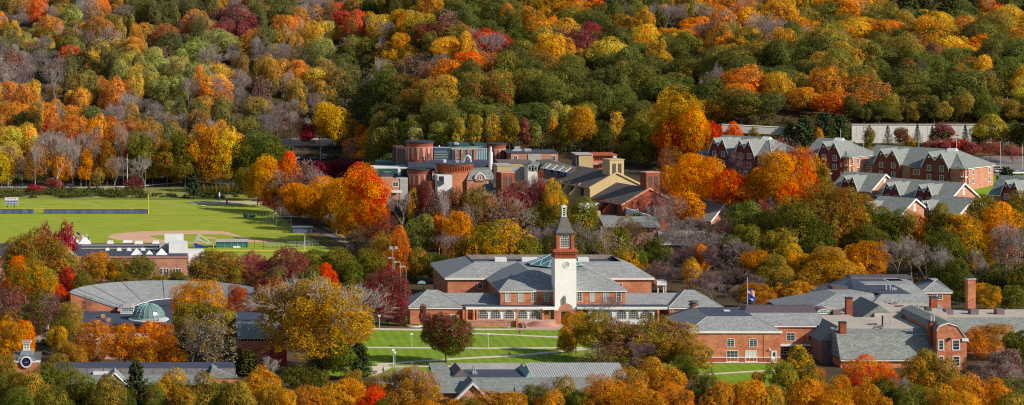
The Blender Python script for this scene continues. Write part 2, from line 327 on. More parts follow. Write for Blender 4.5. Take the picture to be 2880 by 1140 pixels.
# ------------------------------------------------------------------ library with the clock tower
def library():
    D0 = 711.0
    r = root("library", "long brick library with slate hip roofs and glass pyramid behind the clock tower", "library", (WX(1591, 714), 722, 0))
    fx = lambda px, D: WX(px, D)
    # two-storey front block
    D = 714.5; xa, xb = fx(1405, D) + .4, fx(1763, D) - .4; ze = 9.2
    hip_block(r, xa, xb, D, 744, 0, ze, (fx(1490, 722), fx(1661, 722), 722.5, 743.5), 13.5)
    # projecting pavilion at the west end of the front with its own small hip
    pa, pb = xa - .25, fx(1494, D - 1.2)
    MB().box(pa, pb, D - 1.3, D + .5, 0, ze - .5).build("pavilion_wall", BRICK, r)
    eave_trim(r, pa, pb, D - 1.3, D + 1.0, ze + .012)
    hp = MB(); B = rect(pa - .6, pb + .6, D - 1.95, D + 9, ze + .02); tp = ((pa + pb) / 2, D + 6.2, ze + 3.55)
    hp.poly([B[0], B[1], tp]); hp.poly([B[1], B[2], tp]); hp.poly([B[2], B[3], tp]); hp.poly([B[3], B[0], tp]); hp.poly(B[::-1]); hp.build("pavilion_roof", SLATE, r)
    MB().tube((pa - .08, D - 1.4, 5.0), (pa - .08, D - 1.4, ze - .6), .09).build("downspout", WOODP, r)
    for i, px in enumerate((1427.5, 1464)): window(r, (fx(px, D - 1.3), D - 1.3, 6.0), w=1.45, h=2.65, nx=2, nz=4, glass=GLASSB)
    for px in (1500.5, 1537): window(r, (fx(px, D), D, 6.0), w=1.45, h=2.65, nx=2, nz=4, glass=GLASSG)
    for i, px in enumerate((1629.8, 1666, 1703, 1740)): window(r, (fx(px, D), D, 6.0), w=1.45, h=2.65, nx=2, nz=4, glass=GLASSB if i in (1, 2) else GLASS)
    # tall back block with a sunken roof well
    D2 = 740.0; x0, x1 = fx(1251, D2), fx(1842, D2)
    wl = MB().box(x0 + .9, x1 - .9, D2 + .6, 775, 0, 8.7).build("wall", BRICK, r)
    eave_trim(r, x0 + .5, x1 - .5, D2 + .4, 775, 9.25)
    a0, a1, b0, b1, zt = fx(1334, 747), fx(1750, 747), 747.0, 763.0, 12.95
    E = rect(x0, x1, D2, 776, 9.25); I = rect(a0, a1, b0, b1, zt); rf = MB(); rf.quads(E, I); rf.poly(E[::-1]); rf.build("roof", SLATE, r)
    MB().poly(rect(a0, a1, b0, b1, zt - .9)).build("roof_well", MEMB, r)
    rim = MB()
    for (p, q) in zip(I, I[1:] + I[:1]): rim.tube((p[0], p[1], p[2] + .02), (q[0], q[1], q[2] + .02), .16, n=4)
    rim.build("roof_rim", CONC, r)
    MB().box(a0, a1, b1 - .25, b1, zt - .9, zt + .35).build("parapet", WOODP, r)
    for (p0, p1) in ((1391, 1424), (1467, 1512), (1624, 1655)):
        MB().box(fx(p0, 757), fx(p1, 757), 756, 759, zt - .9, zt + .15).build("roof_curb", WHITE, r)
    for p0, p1 in ((1342, 1357), (1737, 1749)): window(r, (fx((p0 + p1) / 2, D2 + .6), D2 + .6, 6.2), w=1.6, h=1.5, nx=2, nz=2)
    # porch on the east end of the back block
    po = MB()
    for px in (1850, 1866, 1872): po.cyl(fx(px, 748), 748, .22, .18, 0, 6.2, 10)
    po.box(fx(1846, 748), fx(1874, 748), 747, 752, 6.2, 7.4); po.build("porch", WHITE, r)
    # end pavilions and the connectors
    for sgn, (p0, p1) in ((-1, (1148, 1302)), (1, (1880, 2034))):
        Dp = 712.0; q0, q1 = fx(p0, Dp) + .5, fx(p1, Dp) - .5
        cx = (q0 + q1) / 2
        hip_block(r, q0, q1, Dp, Dp + 16, 0, 4.75, (cx - 1.2, cx + 1.2, Dp + 8, Dp + 8.0), 8.45)
        for k in (0.26, 0.60, .82) if sgn < 0 else (0.16, .52, .85): window(r, (q0 + (q1 - q0) * k, Dp, 1.0), w=1.35, h=1.75, nx=2, nz=3, glass=GLASSB)
        c0, c1 = (q1 - 5, xa + .1) if sgn < 0 else (xb - .1, q0 + 5)
        cr = MB(); pr = [(715.0, 4.95), (722.0, 7.35), (729.5, 4.95)]; cr.extr(pr, 'x', c0, c1); cr.build("connector_roof", SLATE, r)
        # arcade: a white wall with five arched windows under a flat roof, brick terrace in front
        e0, e1 = (fx(1310, 711), fx(1560, 711)) if sgn < 0 else (fx(1622, 711), fx(1876, 711))
        g0 = fx(1341, 711.5) if sgn < 0 else fx(1655, 711.5); g1 = fx(1523, 711.5) if sgn < 0 else fx(1840, 711.5)
        MB().box(g0, g1, 711.2, 714.4, 0, 4.25).build("arcade_wall", WHITE, r)
        MB().box(e0, e1, 710.4, 714.45, 4.25, 4.98).build("arcade_fascia", WHITE, r)
        MB().box(e0 + .1, e1 - .1, 710.5, 714.45, 4.985, 5.10).build("arcade_roof", MEMB, r)
        cs = (1358.4, 1393.8, 1432, 1469.4, 1505) if sgn < 0 else (1675, 1707.5, 1748, 1782, 1817)
        for px in cs:
            window(r, (fx(px, 711.2), 711.2, 1.45), w=3.0, h=2.65, nx=6, nz=4, rise=1.3, glass=GLASS, fr=.13, mun=.055, name="arched_window")
    # entrance recess beside the tower, with its wooden door
    MB().box(fx(1523.5, 711), fx(1560, 711), 710.9, 714.4, 0, 4.24).build("entrance_wall", BRICK, r)
    MB().box(fx(1526, 709), fx(1561, 709), 709.2, 713, 4.3, 4.6).build("entrance_canopy", WHITE, r)
    MB().box(fx(1524, 710.4), fx(1530, 710.4), 710.2, 710.85, 0, 4.2).build("pier", BRICKP, r)
    door(r, (fx(1539.5, 710.9), 710.9, 1.45), w=1.5, h=2.6, mat=DOORW, glass=GLASS, frame=DOORW)
    MB().obox((fx(1552, 710.9), 710.9, 1.45), XU, YN, -.6, .6, -.05, .04, 0, 2.7).build("dark_opening", DARKIN, r)
    # terrace, columns and steps
    tw = MB(); t0, t1 = fx(1306, 706.5), fx(1452, 706.5); tw.box(t0, t1, 706.5, 711.1, 0, 1.45); tw.build("terrace_wall", BRICKP, r)
    MB().box(t0 - .1, t1 + .1, 706.3, 706.75, 1.454, 1.62).build("terrace_coping", STONE, r)
    MB().box(t1 + .01, fx(1566, 707), 708.4, 711.1, 0, 1.42).build("entry_landing", PLAZA, r)
    for px in (1302.5, 1311, 1331.5, 1340.5): MB().cyl(fx(px, 710), 710, .42, .38, 0, 4.24, 12).build("column", BRICK, r)
    for px in (1850, 1884, 1891): MB().cyl(fx(px, 710), 710, .42, .38, 0, 4.24, 12).build("column", BRICK, r)
    MB().obox((fx(1321, 711.1), 711.1, 1.45), XU, YN, -1.3, 1.3, 0, .05, 0, 2.6).build("portico_door", DOORW, r)
    MB().box(fx(1450.5, 706), fx(1456.5, 706), 705.6, 706.4, 0, 5.0).build("brick_pier", BRICK, r)
    st = MB(); cxs = fx(1527, 707)
    for k in range(5):
        rad = 5.2 - .62 * k; ring = [(cxs + rad * math.cos(t), 708.6 - rad * .62 * math.sin(t)) for t in [math.pi * i / 16 for i in range(17)]]
        st.prism(ring[::-1], 0.0, .26 * (k + 1))
    st.build("entrance_steps", STONE, r)
    ra = MB()
    for px in (1467, 1475): ra.box(fx(px, 707) - .2, fx(px, 707) + .2, 703.6, 708.4, 0, 1.0)
    ra.build("ramp_wall", STONE, r)
    # glass pyramid on the roof
    cx, cy, rad = fx(1560, 735), 735.0, 8.0
    R8 = [(cx + rad * math.cos(R(22.5 + 45 * i)), cy + rad * math.sin(R(22.5 + 45 * i))) for i in range(8)]
    MB().prism(R8, 13.0, 14.0).build("skylight_curb", STEELD, r)
    g = MB(); ap = (cx, cy, 17.1)
    for i in range(8): g.poly([(*R8[i], 14.02), (*R8[(i + 1) % 8], 14.02), ap])
    gl = g.build("glass_pyramid", GLASSG, r)
    b = MB()
    for i in range(8):
        p, q = np.array((*R8[i], 14.06)), np.array((*R8[(i + 1) % 8], 14.06)); A = np.array(ap) + (0, 0, .06)
        b.tube(p, A, .10, n=4); b.tube(p, q, .12, n=4); m_ = (p + q) / 2
        b.tube(p + (A - p) * .5, q + (A - q) * .5, .07, n=4); b.tube(m_, p + (A - p) * .5, .06, n=4); b.tube(m_, q + (A - q) * .5, .06, n=4)
    b.build("glazing_bar", mat_noise("pale_teal_bar", (.45, .62, .62), (.36, .52, .53), 1, .5, fine=.05), gl)
    return r
def clock_tower():
    D = 711.0; x0, x1 = WX(1560.7, D), WX(1621, D); w = x1 - x0; cx = (x0 + x1) / 2; cy = D + w / 2
    t = root("clock_tower", "tall white clock tower with red belfry and slate spire at the library front", "tower", (cx, cy, 0))
    sq = lambda h: [(cx - h, cy - h), (cx + h, cy - h), (cx + h, cy + h), (cx - h, cy + h)]
    h = w / 2
    MB().prism(sq(h + .02), 0, 3.9).build("brick_base", BRICK, t)
    MB().prism(sq(h), 3.9, WZ(727.6, D)).build("shaft", STUCCO, t)
    zb = WZ(727.6, D); zc = WZ(712, D)
    MB().prism(sq(h + .06), zb + .003, zc).build("brick_band", BRICKD, t)
    c = MB(); c.prism(sq(h + .30), zc + .003, zc + .35); c.prism(sq(h + .55), zc + .353, zc + .75); c.prism(sq(h + .28), zc + .753, zc + 1.0)
    for k in range(9):
        a = -h + .25 + k * (2 * h - .5) / 8
        for s in (-1, 1):
            c.box(cx + a - .14, cx + a + .14, cy + s * (h + .22) - .2, cy + s * (h + .22) + .2, zc - .30, zc + .002)
            c.box(cx + s * (h + .22) - .2, cx + s * (h + .22) + .2, cy + a - .14, cy + a + .14, zc - .30, zc + .002)
    c.build("cornice", TERRA, t)
    z1 = zc + 1.0; z2 = WZ(659, D); hb = 2.05
    for sx in (-1, 1):
        for sy in (-1, 1): MB().prism([(cx + sx * hb + a * .36, cy + sy * hb + b * .36) for a, b in ((-1, -1), (1, -1), (1, 1), (-1, 1))], z1, z2).build("corner_pier", TERRA, t)
    MB().prism(sq(hb - .1), z1, z2).build("belfry_wall", BRICKP, t)
    for sx, U, N in ((0, XU, YN), (1, (0, 1, 0), (1, 0, 0)), (2, (0, -1, 0), (-1, 0, 0)), (3, (-1, 0, 0), (0, 1, 0))):
        O = (cx + N[0] * (hb - .1), cy + N[1] * (hb - .1), z1 + .35)
        window(t, O, U, N, w=2.6, h=3.85, nx=5, nz=6, rise=1.35, glass=GLASS, fr=.17, mun=.09, name="belfry_window")
    e = MB(); e.prism(sq(hb + .62), z2 + .003, z2 + .35); e.build("eave", MEMB, t)
    zs = WZ(612, D); p = MB()
    prof = [(hb + .58, z2 + .353), (hb - .05, z2 + 1.25), (.86, zs)]
    for (a, za), (b_, zb_) in zip(prof, prof[1:]): p.loft([(x, y, za) for x, y in sq(a)], [(x, y, zb_) for x, y in sq(b_)])
    p.build("spire", SPIRE, t)
    zt = WZ(583, D); l = MB(); l.prism(sq(.74), zs + .003, zs + .25); l.prism(sq(.66), zt - .45, zt - .12); l.prism(sq(.80), zt - .118, zt + .05)
    for sx in (-1, 1):
        for sy in (-1, 1): l.prism([(cx + sx * .5 + a * .12, cy + sy * .5 + b * .12) for a, b in ((-1, -1), (1, -1), (1, 1), (-1, 1))], zs + .25, zt - .45)
    for k in range(1, 4):
        zz = zs + .25 + k * (zt - .7 - zs) / 4; l.prism(sq(.52), zz - .08, zz + .08)
    ln = l.build("lantern", WHITE, t)
    MB().prism(sq(.34), zs + .26, zt - .46).build("lantern_core", DARKIN, ln)
    MB().loft([(x, y, zt + .052) for x, y in sq(.5)], [(x, y, zt + .4) for x, y in sq(.03)]).build("lantern_cap", WHITE, ln)
    # clock face on the front: raised ring, pale dial, two hands
    yc = cy - h; zc0 = WZ(744.5, D); cxk = WX(1593.5, D)
    k = MB(); ro, ri = .95, .78
    for i in range(24):
        a, b_ = 2 * math.pi * i / 24, 2 * math.pi * (i + 1) / 24; P = lambda r_, t_, y_: (cxk + r_ * math.cos(t_), y_, zc0 + r_ * math.sin(t_))
        k.loft([P(ro, a, yc), P(ro, b_, yc), P(ri, b_, yc), P(ri, a, yc)], [P(ro, a, yc - .14), P(ro, b_, yc - .14), P(ri, b_, yc - .14), P(ri, a, yc - .14)])
    kf = k.build("clock", STUCCO, t)
    MB().poly([(cxk + ri * math.cos(2 * math.pi * i / 24), yc - .03, zc0 + ri * math.sin(2 * math.pi * i / 24)) for i in range(24)]).build("dial", mat_noise("dial_grey", (.60, .57, .52), (.54, .51, .46), 1, .7), kf)
    hn = MB(); hn.box(cxk - .03, cxk + .45, yc - .07, yc - .04, zc0 - .03, zc0 + .03); hn.box(cxk - .25, cxk + .02, yc - .07, yc - .04, zc0 - .09, zc0 - .04); hn.build("clock_hands", WOODP, kf)
    # bracket lantern and arch over the doorway
    lx = WX(1588, D); zl = WZ(840, D); b = MB(); b.box(lx - .35, lx + .35, yc - .55, yc - .001, zl - 1.2, zl + .1); b.loft([(lx - .4, yc - .6, zl + .1), (lx + .4, yc - .6, zl + .1), (lx + .4, yc, zl + .1), (lx - .4, yc, zl + .1)], [(lx - .05, yc - .3, zl + .9), (lx + .05, yc - .3, zl + .9), (lx + .05, yc - .2, zl + .9), (lx - .05, yc - .2, zl + .9)])
    b.build("wall_lantern", WOODP, t)
    ar = MB(); axc = WX(1592, D)
    o = [(2.0 * math.cos(math.pi * i / 12), 2.0 * math.sin(math.pi * i / 12)) for i in range(13)]
    ar.loft([(axc + a, yc, 3.9 + z) for a, z in o], [(axc + a, yc - .08, 3.9 + z) for a, z in o]); ar.build("brick_arch", BRICKP, t)
    MB().obox((axc, yc - .02, 0.2), XU, YN, -1.2, 1.2, 0, .1, 0, 3.4).build("doorway", DARKIN, t)
    return t
library(); clock_tower()
# ------------------------------------------------------------------ student centre: several brick blocks, each roof its own part
def student_centre():
    r = root("student_center", "rambling brick student center with slate hips, tan flat roofs and brick chimneys", "building", (WX(2300, 660), 665, 0))
    D = 645.4; x0, x1 = WX(1938, D), WX(2195, D)
    hip_block(r, x0, x1, D, 672, 0, 7.9, (WX(1991, 651), WX(2121, 651), 651.2, 668), 10.75, ov=.35)
    MB().poly(rect(WX(1992, 651), WX(2120, 651), 651.4, 667.8, 10.77)).build("flat_roof", MEMB, r)
    MB().box(WX(2034, 661), WX(2051, 661), 660, 661.5, 10.75, 11.0).build("roof_hatch", WHITE, r)
    MB().box(x0 - .03, x1 + .03, D - .03, D + 1, 0, 1.15).build("base_course", BRICKD, r)
    MB().box(x0 - .05, x1 + .05, D - .06, D + 1, 1.153, 1.35).build("band_course", WHITE, r)
    zf = lambda v: WZ(770 + .2843 * v, D); xf = lambda u: WX(1880 + .2843 * u, D)
    for u in (615, 839): window(r, (xf(u), D, zf(727)), w=2.05, h=2.2, nx=2, nz=4, rise=.35, glass=GLASS, name="arched_window")
    window(r, (xf(631), D, zf(868)), w=2.95, h=2.75, nx=3, nz=3, glass=GLASS)
    window(r, (xf(818), D, zf(868)), w=2.95, h=2.75, nx=3, nz=3, glass=BLIND, label="ground floor window with drawn pale blinds")
    door(r, (xf(1045), D, .15), w=1.15, h=2.6, mat=WHITE, glass=GLASS, label="white service door")
    for u, v in ((335, 750), (1000, 750)): MB().box(xf(u) - .2, xf(u) + .2, D - .35, D, zf(v + 8), zf(v - 8)).build("wall_lamp", WHITE, r)
    MB().tube((xf(940), D - .06, .3), (xf(940), D - .06, 7.3), .05, n=5).build("downspout", BRICKD, r)
    # louvred monitor on the flat roof
    Dm = 661.0; m0, m1 = WX(2106, Dm), WX(2295, Dm); zb, zm, zt = 8.6, WZ(879, Dm), WZ(861, Dm + 2)
    mo = MB().box(m0, m1, Dm, Dm + 6, zb, zm).build("monitor_wall", METALP, r)
    for k in range(3):
        a = m0 + (m1 - m0) * (.10 + .30 * k); MB().obox((a, Dm, WZ(893, Dm)), XU, YN, 0, (m1 - m0) * .26, 0, .06, 0, 1.0).build("louver", LOUVER, mo)
    mr = MB(); mr.loft(rect(m0 - 1.2, m1 + .3, Dm - .4, Dm + 6.4, zm + .003), rect(m0 - .2, m1 - .3, Dm + 1.6, Dm + 4.6, zt)); mr.build("monitor_roof", METALD, r)
    # link with a slope facing the camera and a recessed arcade below
    Dk = 655.0; k0, k1 = WX(2197, Dk), WX(2292, Dk)
    MB().box(x1 + .01, k1, Dk, 672, 3.1, 7.5).build("link_wall", BRICK, r)
    MB().box(x1 + .01, k1 + .2, Dk - .4, Dk + 1, 2.6, 3.09).build("link_band", WHITE, r)
    MB().box(x1 + .01, k1, Dk + 2.0, Dk + 10, 0, 2.59).build("recess_wall", METALP, r)
    for px in (2212, 2248): window(r, (WX(px, Dk + 2), Dk + 2, .1), w=3.0, h=2.3, nx=4, nz=3, rise=1.1, glass=GLASS, name="arched_window")
    MB().box(x1 + .45, k1 + .3, Dk - .5, Dk + .4, 7.5, 7.95).build("eave_trim", WHITE, r)
    lr = MB(); lr.extr([(Dk - .6, 7.954), (Dk + 5.8, 10.4), (Dk + 14, 10.4), (Dk + 14, 7.954)], 'x', x1 - 4, k1 + 2.5); lr.build("link_roof", SLATE, r)
    for px in (2224, 2284): window(r, (WX(px, Dk), Dk, WZ(959, Dk)), w=2.25, h=2.1, nx=2, nz=3, glass=GLASS)
    # gambrel wing parallel to the picture and its gabled east end
    Dg_ = 636.0; g0, g1 = WX(2366, Dg_), WX(2636, Dg_); zE, zK = WZ(1011, Dg_), WZ(942, Dg_ + 3.4)
    MB().box(g0, g1, Dg_ + .6, Dg_ + 26, 0, zE - .4).build("gambrel_wall", BRICK, r)
    MB().box(g0 - .1, g1 + .1, Dg_ - .1, Dg_ + 1.2, zE - .45, zE - .004).build("eave_trim", WHITE, r)
    gr = MB(); gr.extr([(Dg_ - .3, zE), (Dg_ + 3.4, zK), (Dg_ + 9.0, zK + 1.1), (Dg_ + 9.0, zE)], 'x', g0 - .3, g1 + .3); gr.build("gambrel_roof", SLATEG, r)
    MB().box(g0 - .2, g1, Dg_ + 3.3, Dg_ + 3.5, zK + .01, zK + .12).build("roof_flashing", CONC, r)
    # tan flat roof with its pipes
    zt1 = zK + 1.15
    MB().box(g0 + 2, WX(2572, 650), Dg_ + 8.0, Dg_ + 26.2, zE, zt1).build("flat_roof", TANROOF, r)
    zt2 = zt1 + 1.0
    MB().box(WX(2442, 668), WX(2645, 668), Dg_ + 26.4, Dg_ + 46, 0, zt2).build("flat_roof", TANROOF, r)
    for px, dd in ((2455, 649), (2473, 644), (2512, 680), (2530, 675)):
        ring = MB(); X, z = WX(px, dd), (zt1 if dd < 662 else zt2) + .15
        for i in range(12): a, b = 2 * math.pi * i / 12, 2 * math.pi * (i + 1) / 12; ring.tube((X + 1.1 * math.cos(a), dd + 1.1 * math.sin(a), z), (X + 1.1 * math.cos(b), dd + 1.1 * math.sin(b), z), .14, n=4)
        ring.build("roof_curb", WOODP, r)
    for px, dd, hh in ((2482, 647, 2.6), (2506, 681, 1.2), (2510, 682, 1.4), (2490, 682, .8), (2582, 672, 1.0), (2505, 650, .8), (2545, 668, .9)):
        z = zt1 if dd < 662 else zt2; MB().cyl(WX(px, dd), dd, .22, .22, z, z + hh, 8).build("vent_pipe", ALUM if hh < 2 else STEELD, r)
    MB().box(WX(2602, 667), WX(2617, 667), 666, 668, zt2, zt2 + 1.0).build("roof_unit", LOUVER, r)
    # steep side gable on the west of the gambrel wing (dark, facing away from the sun)
    sg = MB(); s0, s1 = WX(2293, 648), WX(2366, 640)
    sg.extr([(s0, 5.6), (s0 + 4.6, zK + 1.5), (s0 + 12, 5.6)], 'y', Dg_ + 7.5, Dg_ + 24); sg.build("cross_roof", SLATEG, r)
    MB().box(s0 + .6, s1 + 3, Dg_ + 8, Dg_ + 24, 0, 5.59).build("cross_wall", METALP, r)
    # second cross gable on the flat roofs
    s2 = WX(2392, 672); MB().extr([(s2 - 1.5, zt1 - 1.5), (s2 + 5.0, zt2 + 2.0), (s2 + 11.5, zt1 - 1.5)], 'y', Dg_ + 27, Dg_ + 44).build("cross_roof", SLATEG, r)
    # east gable end with gambrel outline, facing the camera
    De = 634.0; zf2 = lambda v: WZ(770 + .2843 * v, De); xf2 = lambda u: WX(2300 + .2843 * u, De)
    prof = [(xf2(1178), 0), (xf2(1474), 0), (xf2(1474), zf2(650)), (xf2(1378), zf2(508)), (xf2(1290), zf2(482)), (xf2(1202), zf2(512)), (xf2(1178), zf2(548))]
    MB().extr(prof, 'y', De, De + 26).build("gable_wall", BRICK, r)
    rp = [(xf2(1474) + .5, zf2(650) - .3), (xf2(1378) + .1, zf2(508) + .15), (xf2(1290), zf2(482) + .2), (xf2(1202) - .1, zf2(512) + .15), (xf2(1178) - .1, zf2(548))]
    band = rp + [(x, z - .55) for x, z in rp[::-1]]
    MB().extr(band, 'y', De - .25, De - .02).build("rake_trim", WHITE, r)
    MB().extr(rp + [(x, z - .2) for x, z in rp[::-1]], 'y', De - .3, De + 30).build("gable_roof", SLATEG, r)
    MB().box(xf2(1425), xf2(1478) + .2, De - .35, De + .4, zf2(668), zf2(640)).build("cornice_return", WHITE, r)
    for u, v in ((1220, 755), (1367, 755), (1222, 915), (1370, 915)): window(r, (xf2(u), De, zf2(v)), w=1.9 if u > 1300 else 1.4, h=2.55, nx=1, nz=3, glass=GLASS, fr=.2)
    MB().box(xf2(1290), xf2(1312), De - .5, De, zf2(655), zf2(632)).build("flood_lamp", STEELD, r)
    # chimneys
    for px0, px1, y0, y1, dd, w_ in ((2363, 2381, 909, 942, 640, 1.7), (2616, 2635, 907, 942, 637, 1.7), (2381, 2398, 840, 870, 668, 1.7), (2619, 2637, 838, 869, 672, 1.8)):
        X0, X1 = WX(px0, dd), WX(px1, dd)
        ch = MB().box(X0, X1, dd, dd + w_, WZ(y1, dd) - 2.5, WZ(y0, dd)).build("chimney", BRICKD, r)
        MB().box(X0 - .12, X1 + .12, dd - .12, dd + w_ + .12, WZ(y0, dd) + .003, WZ(y0, dd) + .22).build("chimney_cap", STEELD, ch)
        if px0 == 2616:
            for k in (.3, .7): MB().cyl(X0 + (X1 - X0) * k, dd + .9, .28, .22, WZ(y0, dd) + .22, WZ(y0, dd) + 1.6, 8).build("flue", ALUM, ch)
    # eastern wing, long slope with a tan roof and three units
    Dw = 668.0; w0, w1 = WX(2648, Dw), WX(3060, Dw); zw = WZ(893, Dw)
    MB().box(w0, w1, Dw, Dw + 15, 0, zw).build("wing_roof_deck", TANROOF, r)
    MB().extr([(Dw - 9, 3.6), (Dw - .02, zw), (Dw - .02, 3.6)], 'x', WX(2560, Dw), w1).build("wing_slope", SLATEG, r)
    MB().box(WX(2655, 660), w1 - .2, Dw - 8.4, Dw - 1, 0, 3.59).build("wing_wall", BRICK, r)
    for px in (2667, 2738, 2811): MB().box(WX(px - 11, Dw + 6), WX(px + 11, Dw + 6), Dw + 5, Dw + 7.5, zw, zw + 1.35).build("roof_unit", METALP, r)
    MB().box(WX(2640, 688), WX(2704, 688), 686, 692, 0, WZ(877, 688)).build("link_block", MEMB, r)
    # western hips of the rear part and the two long clerestories
    hx0, hx1 = WX(2268, 684), WX(2370, 684)
    MB().loft(rect(WX(2240, 680), WX(2470, 680), 680, 712, 6.6), rect(WX(2350, 692), WX(2455, 692), 691, 700, 11.2)).build("rear_hip_roof", SLATE, r)
    MB().box(WX(2255, 681), WX(2455, 681), 682, 711, 0, 6.59).build("rear_wall", BRICK, r)
    MB().loft(rect(WX(2390, 690), WX(2660, 690), 697, 730, 6.8), rect(WX(2430, 706), WX(2560, 706), 705, 722, 12.0)).build("rear_hip_roof", SLATE, r)
    dk = MB().poly([(WX(2398, 700), 699.5, 11.35), (WX(2480, 690), 689.5, 11.35), (WX(2562, 690), 689.5, 11.35), (WX(2480, 716), 716, 12.15), (WX(2392, 716), 716, 12.15)]); dk.build("flat_roof", MEMB, r)
    MB().loft(rect(WX(2440, 684), WX(2590, 684), 683.5, 695, 8.4), rect(WX(2478, 690), WX(2562, 690), 689.4, 690, 11.32)).build("rear_slope", SLATE, r)
    MB().loft(rect(WX(2530, 690), WX(2665, 690), 690, 722, 6.7), rect(WX(2500, 712), WX(2560, 712), 712, 716, 12.0)).build("rear_hip_roof", SLATE, r)
    MB().box(WX(2570, 694), WX(2664, 694), 690.4, 694, 5.9, 6.69).build("eave_trim", WHITE, r)
    MB().box(WX(2572, 692), WX(2655, 692), 691, 715, 0, 5.89).build("rear_wall", BRICK, r)
    Dc = 718.0; c0, c1 = WX(2396, Dc), WX(2568, Dc); zc0, zc1, zc2 = 9.0, WZ(785, Dc), WZ(778, Dc)
    MB().box(c0, c1, Dc, Dc + 7, zc0, zc1).build("clerestory_wall", METALP, r)
    MB().loft(rect(c0 - .3, c1 + .1, Dc - .3, Dc + 7.3, zc1 + .003), rect(c0, c1 - .2, Dc + 2, Dc + 5, zc2)).build("clerestory_roof", METALD, r)
    MB().box(c0 + .2, c1 - 6, Dc - .06, Dc, WZ(799, Dc), WZ(797, Dc)).build("flashing", CONC, r)
    Dc = 700.0; c0, c1 = WX(2349, Dc), WX(2383, Dc)
    MB().box(c0, c1, Dc, Dc + 4, 8, WZ(817, Dc)).build("clerestory_wall", METALP, r)
    MB().box(c0 - .8, c1 + .1, Dc - .3, Dc + 4.4, WZ(817, Dc) + .003, WZ(806, Dc)).build("clerestory_roof", METALD, r)
    for px, z in ((2503, 11.4), (2492, 11.4)): MB().cyl(WX(px, 696), 696, .25, .25, z, z + 1.5, 8).build("vent_pipe", ALUM, r)
    MB().box(WX(2506, 697), WX(2520, 697), 696, 698, 11.35, 12.0).build("roof_unit", ALUM, r)
    # small arched dormer on the near flat roof
    dx = WX(2316, 668); d = MB(); d.extr([(dx + 2.2 * math.cos(math.pi * i / 10), 8.9 + 1.5 * math.sin(math.pi * i / 10)) for i in range(11)], 'y', 668, 673); d.build("arched_dormer", SLATED, r)
    window(r, (dx, 668, 9.0), w=3.4, h=1.25, nx=4, nz=2, rise=1.1, glass=GLASSG, fr=.2, name="arched_window")
    MB().box(dx + 2.3, dx + 4.3, 667, 669, 8.6, 10.0).build("roof_unit", METALP, r)
    MB().box(WX(2290, 664), WX(2400, 664), 663, 682, 5, 8.8).build("flat_roof", TANROOF, r)
student_centre()
def tall_chimney(px0, px1, top, bot, D, name, label, mat=BRICK, extra=0.6):
    X0, X1 = WX(px0, D), WX(px1, D); w_ = X1 - X0
    t = root(name, label, "chimney", ((X0 + X1) / 2, D + w_ / 2, 0))
    MB().box(X0, X1, D, D + w_, -.2, WZ(top, D)).build("stack", mat, t)
    MB().box(X0 - .12, X1 + .12, D - .12, D + w_ + .12, WZ(top, D) + .003, WZ(top, D) + .4).build("cap", CONC, t)
    MB().box(X0 + .3, X1 - .3, D + .3, D + w_ - .3, WZ(top, D) + .4, WZ(top, D) + .75).build("flue", STEELD, t)
tall_chimney(2722, 2744, 788, 872, 680, "brick_chimney", "tall free-standing square brick chimney at the dark wood behind the student center")
def stone_chimney():
    D = 668.0; X = WX(1951, D); t = root("stone_chimney", "short round capped stone chimney between the library wing and the student center", "chimney", (X, D, 0))
    MB().cyl(X, D, 1.2, 1.1, 0, WZ(858, D), 10).build("stack", BRICKP, t)
    c = MB(); z = WZ(858, D); c.cyl(X, D, 1.4, 1.4, z, z + .25, 10); c.cyl(X, D, 1.0, 1.0, z + .25, z + .8, 10); c.cyl(X, D, 1.5, 1.2, z + .8, z + 1.1, 10); c.build("cap", SLATED, t)
stone_chimney()
def small_house():
    D = 730.0; x0, x1 = WX(2596, D), WX(2674, D)
    t = root("brick_outbuilding", "small brick outbuilding with pale hip roof and white trim near the tall chimney", "building", ((x0 + x1) / 2, D, 0))
    hip_block(t, x0, x1, D, D + 14, 0, WZ(820, D), (x0 + 6, x1 - 4, D + 6, D + 8), WZ(820, D) + 2.8, roof=SLATE)
    window(t, (WX(2643, D), D, WZ(843, D)), w=1.5, h=1.6); window(t, (WX(2628, D), D, WZ(843, D)), w=1.5, h=1.6)
small_house()
